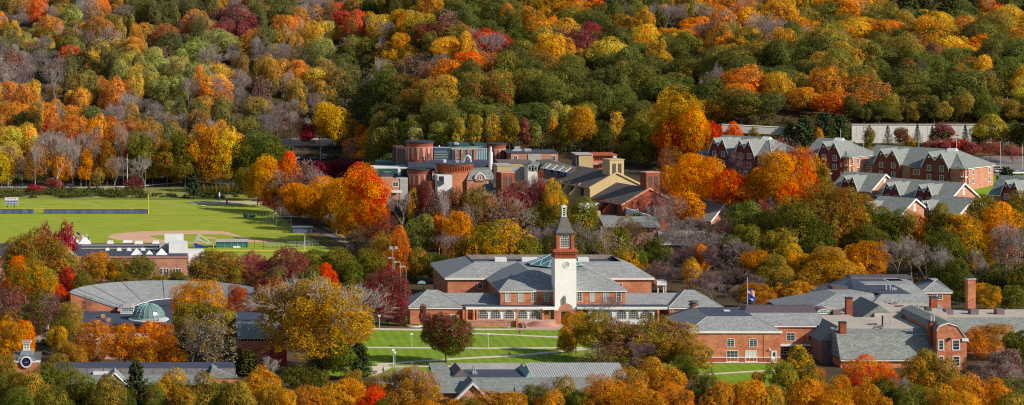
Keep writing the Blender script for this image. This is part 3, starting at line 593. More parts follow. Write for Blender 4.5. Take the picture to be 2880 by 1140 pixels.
# ------------------------------------------------------------------ curved auditorium hall with the glass dome
def curved_hall():
    D0 = 720.0; cx = WX(471, D0); Ro, Ri, zo, zi = 27.6, 14.0, 7.6, 3.1
    r = root("curved_hall", "crescent shaped hall with sloping grey shingle roof and brick end wall", "hall", (cx, D0, 0))
    n = 48; A = [math.pi * i / n for i in range(n + 1)]
    p = lambda R_, a, z: (cx + R_ * math.cos(a), D0 + R_ * math.sin(a), z)
    m = MB()
    for i in range(n): a, b = A[i], A[i + 1]; m.poly([p(Ro, a, zo), p(Ro, b, zo), p(Ri, b, zi), p(Ri, a, zi)]); m.poly([p(Ro, a, zo), p(Ro, a, zo - .5), p(Ro, b, zo - .5), p(Ro, b, zo)]); m.poly([p(Ri, a, zi), p(Ri, b, zi), p(Ri, b, zi - .3), p(Ri, a, zi - .3)])
    ro = m.build("roof", SLATE, r)
    s = MB()
    for a in (R(172), R(160), R(142), R(118), R(92), R(60), R(35)): MB().tube(p(Ro, a, zo + .03), p(Ri, a, zi + .03), .09, n=4).build("roof_seam", MEMB, ro)
    w_ = MB()
    for i in range(n): a, b = A[i], A[i + 1]; w_.poly([p(Ro - .4, a, 0), p(Ro - .4, b, 0), p(Ro - .4, b, zo - .3), p(Ro - .4, a, zo - .3)]); w_.poly([p(Ri + .4, a, 0), p(Ri + .4, b, 0), p(Ri + .4, b, zi - .1), p(Ri + .4, a, zi - .1)])
    for s_ in (1, -1):
        w_.loft([(cx + s_ * (Ro - .4), D0 - .01, 0), (cx + s_ * (Ri + .4), D0 - .01, 0), (cx + s_ * (Ri + .4), D0 - .01, zi), (cx + s_ * (Ro - .4), D0 - .01, zo - .12)],
                [(cx + s_ * (Ro - .4), D0 + .3, 0), (cx + s_ * (Ri + .4), D0 + .3, 0), (cx + s_ * (Ri + .4), D0 + .3, zi), (cx + s_ * (Ro - .4), D0 + .3, zo - .12)])
    w_.build("wall", BRICK, r)
    t = MB(); t.tube(p(Ro, math.pi, zo - .02), p(Ri, math.pi, zi - .02), .14, n=4); t.build("rake_trim", MEMB, r)
    # stepped dark roofs inside the crescent
    for k, (rr, z) in enumerate(((13.8, 3.0), (11.2, 3.9), (8.6, 4.7))):
        ring = [(cx + 3 + rr * math.cos(a) , D0 + 1 + rr * .9 * math.sin(a)) for a in A]
        st = MB().prism(ring, z - .9, z); st.build("stepped_roof", MEMB, r)
        e = MB()
        for i in range(n): e.tube((*ring[i], z + .05), (*ring[i + 1], z + .05), .13, n=4)
        e.build("roof_edge", WHITE, r)
    MB().box(cx - 27, cx + 27, D0 - 26, D0 - .3, 0, 2.25).build("low_block", BRICK, r)
    MB().box(cx - 27.3, cx + 27.3, D0 - 26.3, D0 - .25, 2.253, 2.45).build("low_roof", MEMB, r)
    for px, dd in ((290, 706), (305, 699), (276, 695)): MB().box(WX(px - 6, dd), WX(px + 6, dd), dd, dd + 1.2, 2.45, 3.4).build("roof_unit", BRICKP, r)
    MB().box(WX(447, 700), WX(467, 700), 699, 700.5, 2.45, 3.1).build("roof_hatch", WHITE, r)
    # white arched dormer beside the dome
    D = 715.0; a0, a1 = WX(338, D), WX(378, D); mid, hw = (a0 + a1) / 2, (a1 - a0) / 2
    z0, z1 = 2.45, WZ(862, D)
    MB().box(a0, a1, D, D + 6, z0, z1 - .5).build("dormer_wall", WHITE, r)
    MB().extr([(a0 - .6, z1 - .5), (a1 + .2, z1 - .5), (a1 - .8, z1), (a0 + .9, z1)], 'y', D - .2, D + 6).build("dormer_roof", CONC, r)
    window(r, (mid, D, z0 + .5), w=hw * 1.75, h=1.35, nx=5, nz=2, glass=GLASSG)
def glass_dome():
    D = 704.0; cx = WX(418, D); z0 = 2.45; Rr, H = 4.35, WZ(857, D) - z0 - .5
    r = root("glass_dome", "green ribbed glass dome on a white ring in front of the curved hall", "dome", (cx, D, z0))
    b = MB(); b.cyl(cx, D, 5.6, 5.6, z0 + .003, z0 + .2, 40); b.build("base_ring", WHITE, r)
    MB().cyl(cx, D, Rr + .1, Rr + .1, z0 + .2, z0 + .75, 32).build("drum", COPPER, r)
    P = lambda t, f: (cx + Rr * math.cos(f) * math.cos(t), D + Rr * math.cos(f) * math.sin(t), z0 + .75 + H * math.sin(f))
    g = MB(); N, L = 20, 6
    fs = [R(80) * i / L for i in range(L + 1)]; ts = [2 * math.pi * i / N for i in range(N + 1)]
    for i in range(N):
        for j in range(L): g.poly([P(ts[i], fs[j]), P(ts[i + 1], fs[j]), P(ts[i + 1], fs[j + 1]), P(ts[i], fs[j + 1])])
    g.poly([P(t, fs[-1]) for t in ts[:-1]])
    gl = g.build("glazing", mat_glass("pale_teal_glass", (.10, .13, .125), .25), r)
    k = MB()
    S = lambda p: (cx + (p[0] - cx) * 1.015, D + (p[1] - D) * 1.015, p[2] + .04)
    for i in range(0, N):
        for j in range(L): k.tube(S(P(ts[i], fs[j])), S(P(ts[i], fs[j + 1])), .085, n=4)
    for j in range(1, L + 1):
        for i in range(N): k.tube(S(P(ts[i], fs[j])), S(P(ts[i + 1], fs[j])), .06, n=4)
    k.build("dome_rib", COPPER, gl)
curved_hall(); glass_dome()
def east_annex():
    D = 642.0; x0, x1 = WX(672, D), WX(805, D); ze = WZ(949, D)
    r = root("workshop_wing", "brick wing with grey slope and dull red garage door beside the big gold tree", "building", ((x0 + x1) / 2, D + 5, 0))
    MB().box(x0, x1, D, D + 22, 0, ze - .9).build("wall", BRICK, r)
    MB().box(x0, x1, D + .12, D + 20, ze - .9, ze - .3).build("clerestory", DARKIN, r)
    for k in range(14): MB().obox((x0 + (x1 - x0) * (k + .5) / 14, D + .1, ze - .9), XU, YN, -.06, .06, 0, .06, 0, .6).build("mullion", WHITE, r)
    MB().box(x0 - .3, x1 + .3, D - .4, D + 21, ze - .3, ze - .004).build("eave_trim", WHITE, r)
    MB().extr([(D - .6, ze), (D + 7, ze + 2.9), (D + 21, ze + 2.9), (D + 21, ze)], 'x', x0 - .4, x1 + .4).build("roof", SLATEG, r)
    MB().box(x0 - .3, x1 - 5, D + 7.2, D + 20, ze + 2.9, ze + 3.15).build("flat_roof", MEMB, r)
    d = MB().obox((WX(783, D), D, .05), XU, YN, -1.9, 1.9, -.05, .08, 0, 4.1).build("garage_door", REDD, r)
    MB().obox((WX(783, D), D, .05), XU, YN, -2.1, -1.9, -.05, .14, 0, 4.3).obox((WX(783, D), D, .05), XU, YN, 1.9, 2.1, -.05, .14, 0, 4.3).build("door_frame", BRICKD, d)
east_annex()
def front_hall():
    """brick building showing white windows through the russet maples"""
    D = 650.0; x0, x1 = WX(225, D), WX(420, D)
    r = root("brick_hall", "brick hall with white windows half hidden by the russet maples", "building", ((x0 + x1) / 2, D + 6, 0))
    MB().box(x0, x1, D, D + 16, 0, WZ(969, D)).build("wall", BRICKP, r)
    MB().box(x0 - .3, x1 + .3, D - .3, D + 16.3, WZ(969, D) + .003, WZ(965, D)).build("eave_trim", WHITE, r)
    for px, py in ((262, 1022), (280, 1022), (272, 997), (300, 997), (345, 1022), (610, 1000)):
        if px < 600: window(r, (WX(px, D), D, WZ(py, D)), w=1.4, h=1.9, nx=2, nz=3, fr=.25, glass=GLASSB)
front_hall()
def long_roof_building():
    D = 590.0; x0, x1 = WX(150, D), WX(668, D); zr_, ze = WZ(1036, D + 9), WZ(1082, D)
    r = root("long_low_building", "long low building with plum panelled parapet and grey green slope behind the pines", "building", ((x0 + x1) / 2, D + 10, 0))
    MB().box(x0, x1, D + .5, D + 18, 0, ze).build("wall", BRICK, r)
    MB().extr([(D - .4, ze), (D + 7.0, zr_ - 1.2), (D + 7.0, ze)], 'x', x0 - .3, x1 - 6).build("roof", SLATEG, r)
    MB().box(x0, x1 - 6, D + 7.02, D + 9, ze, zr_ - 1.75).build("gutter_roof", MEMB, r)
    p = MB(); n = 11
    for k in range(n): a = x0 + (x1 - x0) * k / n; p.box(a, a + (x1 - x0) / n - .12, D + 9.02, D + 9.6, zr_ - 2.2, zr_ - .1)
    p.build("parapet_panel", mat_noise("grey_panel", (.24, .21, .22), (.20, .175, .185), .3, .8), r)
    MB().box(x0, x1, D + 9.3, D + 18, zr_ - 2.2, zr_).build("upper_roof", MEMB, r)
    MB().box(WX(262, 600), WX(306, 600), 597.5, 599.2, zr_ - 1.7, zr_ - .75).build("roof_unit", WHITE, r)
    gx = WX(322, D)
    MB().extr([(gx - 3.2, ze), (gx, ze + 3.0), (gx + 3.2, ze)], 'y', D - 2.5, D + 6).build("cross_gable_roof", SLATE, r)
    t = MB(); t.tube((gx, D - 2.6, ze + 3.0), (gx + 3.3, D - 2.6, ze - .1), .2, n=4); t.tube((gx, D - 2.6, ze + 3.0), (gx - 3.3, D - 2.6, ze - .1), .2, n=4); t.build("rake_trim", WHITE, r)
    ex = WX(600, D); MB().extr([(ex - 1.2, zr_ - 2.2), (ex, zr_ + .5), (ex + 6, zr_ - 2.0)], 'y', D + 7, D + 12).build("end_gable_roof", SLATEG, r)
long_roof_building()
def cupola_house():
    D = 598.0; f = .2019; X = lambda u: WX(f * u, D); Z = lambda v: WZ(940 + f * v, D)
    cx = X(365); x0, x1 = X(190), X(560)
    r = root("cupola_pavilion", "little brick pavilion with round clock window and white cupola above the pines", "pavilion", (cx, D + 3, 0))
    MB().box(x0 + .2, x1 - .2, D, D + 6.5, 0, Z(395)).build("wall", BRICK, r)
    MB().box(x0, x1, D - .2, D + 6.7, Z(395) + .003, Z(372)).build("eave_trim", WHITE, r)
    sl = MB(); sl.extr([(x0 - .1, Z(371)), (x1 + .1, Z(371)), (x1 + .1, Z(305)), (x0 - .1, Z(305))], 'y', D + .7, D + 6.6); sl.build("slate_attic", SPIRE, r)
    gab = [(X(235), Z(371)), (X(495), Z(371)), (X(432), Z(245)), (X(300), Z(245))]
    MB().loft([(x, D - .3, z) for x, z in gab[:2]] + [(gab[2][0], D + 2.2, gab[2][1]), (gab[3][0], D + 2.2, gab[3][1])], [(x, D + 6.6, z) for x, z in gab[:2]] + [(gab[2][0], D + 4.4, gab[2][1]), (gab[3][0], D + 4.4, gab[3][1])]).build("roof", mat_noise("blue_slate", (.20, .23, .26), (.15, .175, .20), 1.2, .7, (1, 1, 3), fine=.25), r)
    zc, ro, ri = Z(385), 1.32, 1.05; k = MB()
    for i in range(28):
        a, b = 2 * math.pi * i / 28, 2 * math.pi * (i + 1) / 28; P = lambda q, t, y: (cx + q * math.cos(t), y, zc + q * math.sin(t))
        k.loft([P(ro, a, D - .05), P(ro, b, D - .05), P(ri, b, D - .05), P(ri, a, D - .05)], [P(ro, a, D - .55), P(ro, b, D - .55), P(ri, b, D - .55), P(ri, a, D - .55)])
    kf = k.build("round_window", WHITE, r)
    MB().poly([(cx + 1.06 * math.cos(2 * math.pi * i / 28), D - .42, zc + 1.06 * math.sin(2 * math.pi * i / 28)) for i in range(28)]).build("pane", mat_glass("navy_glass", (.012, .014, .04)), kf)
    h = MB(); h.box(cx - .05, cx + .55, D - .48, D - .44, zc - .04, zc + .04); h.box(cx - .35, cx, D - .48, D - .44, zc - .22, zc - .14); h.build("clock_hands", POLEM, kf)
    z1, z2 = Z(245), Z(150); c0, c1 = X(320), X(408); y0 = D + 2.2; y1 = y0 + (c1 - c0)
    q = MB()
    for a in (c0, c1 - .22):
        for b in (y0, y1 - .22): q.box(a, a + .22, b, b + .22, z1, z2)
    q.box(c0 - .1, c1 + .1, y0 - .1, y1 + .1, z1 - .05, z1 + .18); q.box(c0 - .25, c1 + .25, y0 - .25, y1 + .25, z2, z2 + .35); q.box(c0 - .45, c1 + .45, y0 - .45, y1 + .45, z2 + .353, Z(124))
    for kk in range(1, 4): zz = z1 + (z2 - z1) * kk / 4; q.box(c0 + .05, c1 - .05, y0 + .05, y1 - .05, zz - .07, zz + .07)
    q.box((c0 + c1) / 2 - .08, (c0 + c1) / 2 + .08, y0 + .02, y1 - .02, z1, z2)
    cu = q.build("cupola", WHITE, r); MB().box(c0 + .3, c1 - .3, y0 + .3, y1 - .3, z1, z2).build("cupola_core", LOUVER, cu)
    MB().box(X(300), X(425), y0 - .4, y1 + .4, Z(124) + .003, Z(112)).build("cupola_roof", BRICKP, cu)
cupola_house()
def foreground_slate_building():
    D = 588.0; x0, x1 = WX(1232, D), WX(1790, D); zr_, ze = WZ(1041, D + 10), WZ(1105, D)
    r = root("slate_roof_building", "long building with grey green slate roof and dark sunken flat roof below the lawn", "building", ((x0 + x1) / 2, D + 8, 0))
    MB().box(x0 + .5, x1 - .5, D + .5, D + 22, 0, ze - .01).build("wall", BRICK, r)
    z1 = WZ(1062, D + 8)
    MB().extr([(D - .6, ze), (D + 8, z1), (D + 21, z1 - .4), (D + 21, ze)], 'x', x0, x1).build("roof", SLATEG, r)
    a0, a1 = WX(1285, D + 8), WX(1478, D + 8)
    MB().extr([(D + 8.05, z1), (D + 19, zr_ + .2), (D + 19, z1)], "x", x0 + .1, a0 - 1).build("upper_slate", SLATEG, r)
    MB().box(a0 + .05, a1 + 1, D + 8.2, D + 19, z1 + .005, z1 + .1).build("flat_roof", MEMB, r)
    MB().extr([(a0 - 1.0, z1), (a0 + .9, z1 + 1.9), (a0 + 2.2, z1 + .6), (a0 + 2.4, z1)], 'y', D + 8.1, D + 18).build("flat_roof_gable", SPIRE, r)
    MB().extr([(a1 + .1, z1), (a1 + .9, zr_ - .1), (a1 + 1.6, z1)], 'y', D + 8.1, D + 20).build("flat_roof_curb", COPPER, r)
    MB().box(a0, a1 + .5, D + 19, D + 19.5, z1, zr_ + .15).build("parapet", CONC, r)
    m = MB(); b0 = a1 + 1.65
    m.extr([(D + 8.1, z1 + .02), (D + 19.5, zr_ + .2), (D + 19.5, z1)], 'x', b0, x1 - .2)
    m.build("seam_roof", mat_noise("pale_seam_metal", (.46, .45, .44), (.40, .39, .385), .5, .55, (1, .2, 1), fine=.08), r)
    s = MB()
    for k in range(40): xx = b0 + (x1 - .4 - b0) * k / 39; MB().tube((xx, D + 8.1, z1 + .06), (xx, D + 19.4, zr_ + .22), .03, n=4).build("roof_seam", CONC, r)
    MB().box(WX(1327, 601), WX(1341, 601), 600, 601.2, z1 + .1, z1 + .55).build("roof_unit", ALUM, r)
    MB().cyl(WX(1331, 602), 602, .18, .18, z1 + .1, z1 + 1.9, 8).build("vent_pipe", ALUM, r); MB().cyl(WX(1336, 602), 602, .14, .14, z1 + .1, z1 + 1.6, 8).build("vent_pipe", ALUM, r)
    # front cross gable with thick white rakes
    gx, gz = WX(1329, 587), WZ(1070, 587)
    wl = [(gx - 5.2, ze - 2.5), (gx, gz - .3), (gx + 5.2, ze - 2.5)]
    MB().extr(wl, 'y', 587.0, 590).build("gable_wall", BRICKP, r)
    MB().extr([(gx - 6, ze - 2.9), (gx, gz + .1), (gx + 6, ze - 2.9), (gx + 6, ze - 3.2), (gx, gz - .25), (gx - 6, ze - 3.2)], 'y', 586.4, 593).build("gable_roof", SLATEG, r)
    t = MB()
    for s_ in (-1, 1):
        P = [(gx, gz - .28), (gx + s_ * 6.0, ze - 3.2), (gx + s_ * 6.0, ze - 3.85), (gx, gz - .95)]
        t.loft([(x, 586.2, z) for x, z in P], [(x, 586.38, z) for x, z in P])
    t.build("rake_trim", WHITE, r)
foreground_slate_building()
# ------------------------------------------------------------------ flat-roofed athletic building
def athletic_building():
    D = 806.0; x0, x1 = WX(-160, D), WX(528, D); zt = WZ(722, D)
    r = root("athletic_building", "flat roofed brick athletic building with pyramid skylights and white roof housing", "building", (WX(330, D), D + 15, 0))
    MB().box(x0, x1, D, D + 36, 0, zt - .35).build("wall", BRICKP, r)
    MB().box(x0 - .3, x1 + .3, D - .3, D + 36.3, zt - .347, zt).build("roof_edge", STONE, r)
    MB().box(x0, x1, D + .2, D + 35.8, zt + .003, zt + .12).build("flat_roof", MEMB, r)
    MB().box(x1 + .31, x1 + 6, D + 4, D + 30, 0, zt - 1).build("white_annex", WHITE, r)
    MB().box(x1 - 8, x1 + 1.2, D - 2.2, D - .35, 0, 1.6).build("low_canopy", STONE, r)
    for py in (691.8, 700.8): MB().box(WX(228, DG(py, zt)), WX(445, DG(py, zt)), DG(py, zt), DG(py, zt) + .5, zt + .12, zt + .3).build("roof_curb", SAND, r)
    for px, py, s in ((206, 682, 16), (238, 686, 18), (384, 719, 16), (420, 718, 10), (454, 719, 16), (196, 718, 12)):
        d = DG(py, zt) - (2.0 if py > 710 else 0) + (4 if py > 710 else 0); X = WX(px, d); h = s * d / FL
        MB().loft(rect(X - h, X + h, d - h, d + h, zt + .12), rect(X - .1, X + .1, d - .1, d + .1, zt + .12 + h * 1.05)).build("pyramid_skylight", WHITE, r)
    for px, py, w_, h_ in ((310, 687, 19, 8), (390, 688, 25, 8), (438, 687, 21, 8), (359, 684, 28, 6), (302, 706, 12, 6), (335, 707, 14, 7), (363, 707, 14, 7), (402, 706, 14, 6), (437, 705, 14, 6), (175, 684, 14, 6)):
        d = DG(py, zt); X0, X1 = WX(px - w_ / 2, d), WX(px + w_ / 2, d)
        MB().loft(rect(X0, X1, d, d + 2.2, zt + .12), rect(X0 + .3, X1 - .3, d + .3, d + 1.9, zt + .12 + h_ * d / FL)).build("roof_light", WHITE, r)
    D1 = 822.0; MB().box(WX(463, D1), WX(517, D1), D1 + 4, D1 + 8, zt + .12, WZ(661, D1 + 4)).build("roof_housing", WHITE, r)
    MB().box(WX(475, D1 - 8), WX(528, D1 - 8), D1 - 8, D1 + 1, zt + .12, WZ(686, D1 - 8)).build("roof_housing", WHITE, r)
    MB().box(WX(448, D1), WX(474, D1), D1 - 3, D1 + 1, zt + .12, zt + 2.2).build("roof_unit", CONC, r)
    for px in (453, 463, 471, 489, 498, 506): window(r, (WX(px, D), D, WZ(771, D)), w=.92, h=1.85, nx=1, nz=2, fr=.15)
athletic_building()
# ------------------------------------------------------------------ gabled brick lodges (dormitories and their kin); local x = along the ridge towards the lit gable end, y = depth
LX, LYN = (1, 0, 0), (0, -1, 0)
def lodge(name, label, cat, apex, D, L=40, W=15, hr=12.0, he=7.0, rz=R(-38), twins=(), hip=False, wall=BRICKP, roof=SLATEG, trim=WHITE, tower=None, end_win=True, group=None, drop=6.0, bays=True, twall=None, rows=2, endw=(), fins=()):
    ax, az = WX(apex[0], D), WZ(apex[1], D)
    u = np.array((math.cos(rz), math.sin(rz))); v = np.array((-math.sin(rz), math.cos(rz)))
    o2 = np.array((ax, D)) - v * W / 2
    r = root(name, label, cat, (o2[0], o2[1], az - hr), rz, group)
    B = lambda mb, n, m, p=None: mb.build(n, m, p or r, True)
    s = (hr - he) / (W / 2); ov = .7
    ey, ez = -ov, he - ov * s
    if hip:
        hl = W * .42                                   # the hip runs back this far from the end wall
        wl = MB().box(-L, 0, 0, W, -drop, he - .35); B(wl, "wall", wall)
        t = MB().box(-L - .3, .45, -.45, W + .45, he - .75, he - .3); B(t, "eave_trim", trim)
        m = MB(); a = [(-L - .5, ey, ez), (ov, ey, ez), (ov, W + ov, ez), (-L - .5, W + ov, ez)]; p0, p1 = (-L - .5, W / 2, hr), (-hl, W / 2, hr)
        m.poly([a[0], a[1], p1, p0]); m.poly([a[1], a[2], p1]); m.poly([a[2], a[3], p0, p1]); m.poly([a[3], a[0], p0]); m.poly(a[::-1]); rf = B(m, "roof", roof)
        g = MB(); q = 1.9; g.loft([(-hl + .9, W / 2 - q, hr - q * s * .9), (-hl + .9, W / 2 + q, hr - q * s * .9), (-hl + .9, W / 2, hr + .35)], [(-hl - 2.5, W / 2 - q, hr - q * s * .9), (-hl - 2.5, W / 2 + q, hr - q * s * .9), (-hl - 2.5, W / 2, hr + .35)]); B(g, "gablet", trim)
        c = MB(); c.tube((ov, ey, ez + .04), (p1[0], p1[1], p1[2] + .04), .1, n=4); c.tube((ov, W + ov, ez + .04), (p1[0], p1[1], p1[2] + .04), .1, n=4); B(c, "hip_cap", CONC, rf)
        for yy in (3.2, 7.2, W - 3.0):
            for k in range(rows): window(r, (0, yy, he - 2.9 - 3.3 * k), (0, 1, 0), (1, 0, 0), w=1.7, h=1.75, nx=2, nz=2, local=True, fr=.18)
        if bays:                                        # corner porch bay with balcony
            b = MB(); b.box(-.6, 1.2, -1.4, 1.2, he - 3.6, he - 3.2); b.box(-.6, 1.2, -1.4, 1.2, he - 6.9, he - 6.5); B(b, "balcony", trim)
            q = MB()
            for px_, py_ in ((1.1, -1.3), (-.5, -1.3), (1.1, 1.1)): q.box(px_ - .15, px_ + .15, py_ - .15, py_ + .15, -drop, he - .4)
            B(q, "porch_post", BRICKD)
            cr = MB().loft([(-1.0, -1.9, he - .3), (1.7, -1.9, he - .3), (1.7, 1.6, he - .3), (-1.0, 1.6, he - .3)], [(-1.0, -.2, he + .55), (-.2, -.2, he + .55), (-.2, .8, he + .55), (-1.0, .8, he + .55)]); B(cr, "porch_roof", roof)
    else:
        prof = [(0, -drop), (W, -drop), (W, he), (W / 2, hr - .25), (0, he)]
        B(MB().extr([(y, z - .12 if z > 0 else z) for y, z in prof], 'x', -L, 0), "wall", wall)
        th = .28
        rp = [(ey, ez), (W / 2, hr), (W + ov, ez), (W + ov, ez - th), (W / 2, hr - th), (ey, ez - th)]
        rf = B(MB().extr(rp, 'x', -L - .5, .45), "roof", roof)
        t = MB(); dz = .62
        for sy in (0, 1):
            y0 = ey if sy == 0 else W + ov
            P = [(W / 2, hr + .05), (y0, ez + .05), (y0, ez - dz), (W / 2, hr - dz)]
            t.loft([(.46, y, z) for y, z in P], [(.62, y, z) for y, z in P])
        B(t, "rake_trim", trim)
        e = MB().box(-L - .4, .44, ey - .12, ey - .01, ez - th - .05, ez + .02); B(e, "eave_trim", trim)
        if end_win: window(r, (0, W / 2, hr - 4.1), (0, 1, 0), (1, 0, 0), w=1.5, h=2.2, nx=1, nz=2, local=True, fr=.22, glass=BLIND, label="attic window with pale blind in the gable end")
        for yy, zz in endw: window(r, (0, yy, zz), (0, 1, 0), (1, 0, 0), w=1.6, h=1.8, nx=2, nz=2, local=True, fr=.18)
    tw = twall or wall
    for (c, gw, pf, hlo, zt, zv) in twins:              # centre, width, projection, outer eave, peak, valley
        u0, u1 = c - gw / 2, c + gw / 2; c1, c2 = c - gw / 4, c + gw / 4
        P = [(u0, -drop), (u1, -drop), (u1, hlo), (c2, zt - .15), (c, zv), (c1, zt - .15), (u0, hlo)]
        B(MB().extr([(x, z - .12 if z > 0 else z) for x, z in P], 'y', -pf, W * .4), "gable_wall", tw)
        k = (zt - hlo) / (gw / 4); o = .45
        Q = [(u0 - o, hlo - o * k), (c1, zt), (c, zv + .1), (c2, zt), (u1 + o, hlo - o * k), (u1 + o, hlo - o * k - .3), (c2, zt - .3), (c, zv - .2), (c1, zt - .3), (u0 - o, hlo - o * k - .3)]
        B(MB().extr(Q, 'y', -pf - .45, W * .5), "gable_roof", roof)
        t = MB()
        for a, b in zip(Q[:4], Q[1:5]):
            PP = [a, b, (b[0], b[1] - .6), (a[0], a[1] - .6)]; t.loft([(x, -pf - .62, z + .04) for x, z in PP], [(x, -pf - .47, z + .04) for x, z in PP])
        B(t, "rake_trim", mat_trim_shade)
        for cc in (c1, c2):
            for kk in range(rows): window(r, (cc, -pf, hlo - 2.3 - 3.3 * kk), LX, LYN, w=1.6, h=1.9, nx=2, nz=2, local=True, fr=.16, glass=GLASS)
            MB().cyl(cc, -pf - .05, .35, .35, zt - 2.2, zt - 1.5, 10).build("gable_vent", trim, r, True)
    if bays and twins:
        for (c, gw, pf, hlo, zt, zv) in twins:
            cp = MB(); cp.extr([(1.6 * math.cos(math.pi * i / 8) + c, 1.0 + .7 * math.sin(math.pi * i / 8)) for i in range(9)], 'y', -pf - 1.8, -pf - .02); B(cp, "entry_canopy", trim)
            door(r, (c, -pf, -1.6), LX, LYN, w=1.4, h=2.3, mat=trim, glass=GLASS, local=True)
            bx = MB(); bx.box(c - gw / 2 - 5.2, c - gw / 2 - .2, -1.2, -.02, -drop, he - 1.2); B(bx, "bay_wall", BRICKD)
            br = MB().loft([(c - gw / 2 - 5.6, -1.9, he - 1.197), (c - gw / 2 - .1, -1.9, he - 1.197), (c - gw / 2 - .1, .3, he - 1.197), (c - gw / 2 - 5.6, .3, he - 1.197)], [(c - gw / 2 - 5.2, -.1, he - .2), (c - gw / 2 - .1, -.1, he - .2), (c - gw / 2 - .1, .3, he - .2), (c - gw / 2 - 5.2, .3, he - .2)]); B(br, "bay_roof", roof)
            window(r, (c - gw / 2 - 2.7, -1.2, he - 3.6), LX, LYN, w=2.6, h=1.9, nx=4, nz=2, local=True, fr=.14, glass=GLASS)
    for (fu, pr, w_) in fins:
        fz = he + pr * .15; B(MB().loft([(fu - w_, -pr, -drop), (fu, -pr, -drop), (fu, .3, -drop), (fu - w_, .3, -drop)], [(fu - w_, -pr, fz - pr * .95), (fu, -pr, fz - pr * .95), (fu, .3, fz), (fu - w_, .3, fz)]), "fin_wall", wall)
        window(r, (fu + 1.8, 0, he - 3.6), LX, LYN, w=2.0, h=2.6, nx=2, nz=2, local=True, mat=STEELD, glass=GLASS)
    if tower:
        (y0, y1, th_, dep) = tower
        tb = MB().box(-dep, .04, y0, y1, -1, th_); B(tb, "tower", wall)
        B(MB().box(-dep - .15, .19, y0 - .15, y1 + .15, th_ + .003, th_ + .3), "tower_cap", STONE if wall is not CREAM else CREAM)
        for yy in (y0 + (y1 - y0) * .3, y0 + (y1 - y0) * .7):
            window(r, (.04, yy, th_ - 4.6), (0, 1, 0), (1, 0, 0), w=(y1 - y0) * .24, h=3.4, nx=1, nz=1, local=True, fr=.12, mat=LOUVER, glass=LOUVER, name="louver")
    return r
mat_trim_shade = WHITE
tw = lambda c, gw=11.5, p=1.6, lo=8.2, zt=12.6, zv=9.9: (c, gw, p, lo, zt, zv)
G = "brick dormitories on the slope"
RZ = R(-46)
lodge("dormitory", "longest brick dormitory, two pairs of twin gables and a hipped end by the lot", "dormitory", (2752, 424), 920, L=40, W=22, hr=13.0, he=7.6, rz=RZ, hip=True, twins=(tw(-10, 9.8), tw(-29, 9.8)), wall=BRICKP, twall=BRICKSH, group=G, endw=())
lodge("dormitory", "shorter brick dormitory with one pair of twin gables in front of the white retaining wall", "dormitory", (2424, 394), 938, L=17.5, W=20, hr=13.0, he=7.6, rz=RZ, hip=True, twins=(tw(-6.5, 9.0),), wall=BRICKP, twall=BRICKSH, group=G)
lodge("dormitory", "brick dormitory largely hidden behind the flaming orange and red maples", "dormitory", (2216, 391), 935, L=28.5, W=20, hr=13.0, he=7.6, rz=R(-50), hip=True, twins=(tw(-10.4, 8.0), tw(-22.0, 8.0)), wall=BRICKP, twall=BRICKSH, group=G)
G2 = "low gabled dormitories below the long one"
lodge("gabled_house", "longest gabled brick house of the low row, with two pairs of twin dormers", "house", (2710, 514), 872, L=27, W=20, hr=12.0, he=6.9, rz=RZ, twins=(tw(-8.4, 6.6, 1.2, 7.6, 11.4, 9.2), tw(-20.6, 6.6, 1.2, 7.6, 11.4, 9.2)), wall=BRICKP, twall=BRICKSH, group=G2, endw=((13.0, 4.2), (15.5, 4.2)), bays=False)
lodge("gabled_house", "gabled brick house standing highest of the low row, beside the small lawn", "house", (2488, 489), 890, L=15, W=19, hr=12.0, he=6.9, rz=RZ, twins=(tw(-7.5, 6.4, 1.2, 7.6, 11.4, 9.2),), wall=BRICKP, twall=BRICKSH, group=G2, bays=False)
lodge("gabled_house", "small gabled brick house front and centre of the low row with two ground floor windows", "house", (2572, 558), 846, L=12.5, W=19, hr=11.0, he=6.4, rz=RZ, twins=(tw(-10.5, 3.4, .8, 7.4, 9.8, 8.6),), wall=BRICKP, twall=BRICKSH, group=G2, bays=False, rows=1, endw=((6.5, 2.6), (12.6, 2.6)))
lodge("gabled_house", "small gabled brick house partly covered by green trees, easternmost of the low row", "house", (2736, 556), 850, L=13.5, W=19, hr=11.0, he=6.4, rz=RZ, twins=(tw(-11.5, 3.4, .8, 7.4, 9.8, 8.6),), wall=BRICKP, twall=BRICKSH, group=G2, bays=False, rows=1)
lodge("gabled_house", "dark fronted gabled house cut by the picture edge beside the blue spruce", "house", (2925, 500), 880, L=14, W=16, rz=RZ, hr=12.0, he=6.3, twins=(tw(-6, 6.6, 1.2, 7.0, 11.2, 9.0),), wall=BRICKP, twall=BRICKSH, bays=False, rows=2)
lodge("gabled_house", "grey green roofed house with thick white rake among bare trees below the orange maples", "house", (2038, 569), 885, L=9.5, W=17, hr=10.0, he=4.6, rz=R(-46), wall=BRICKP, roof=SLATEG, bays=False)
lodge("low_house", "low tan shingled house roof behind the bare trees east of the library", "house", (1975, 650), 848, L=14, W=15, hr=7.5, he=4.2, rz=R(-8), wall=BRICKP, roof=mat_noise("tan_shingle", (.36, .30, .26), (.28, .235, .21), .8, .9, (1, 1, 2.5), fine=.25), end_win=False, bays=False)
lodge("low_house", "grey green roof glimpsed through the bare trees over the library west wing", "house", (1300, 578), 915, L=12, W=14, hr=7.5, he=3.8, rz=R(-38), wall=WHITE, roof=SLATEG, end_win=False, bays=False)
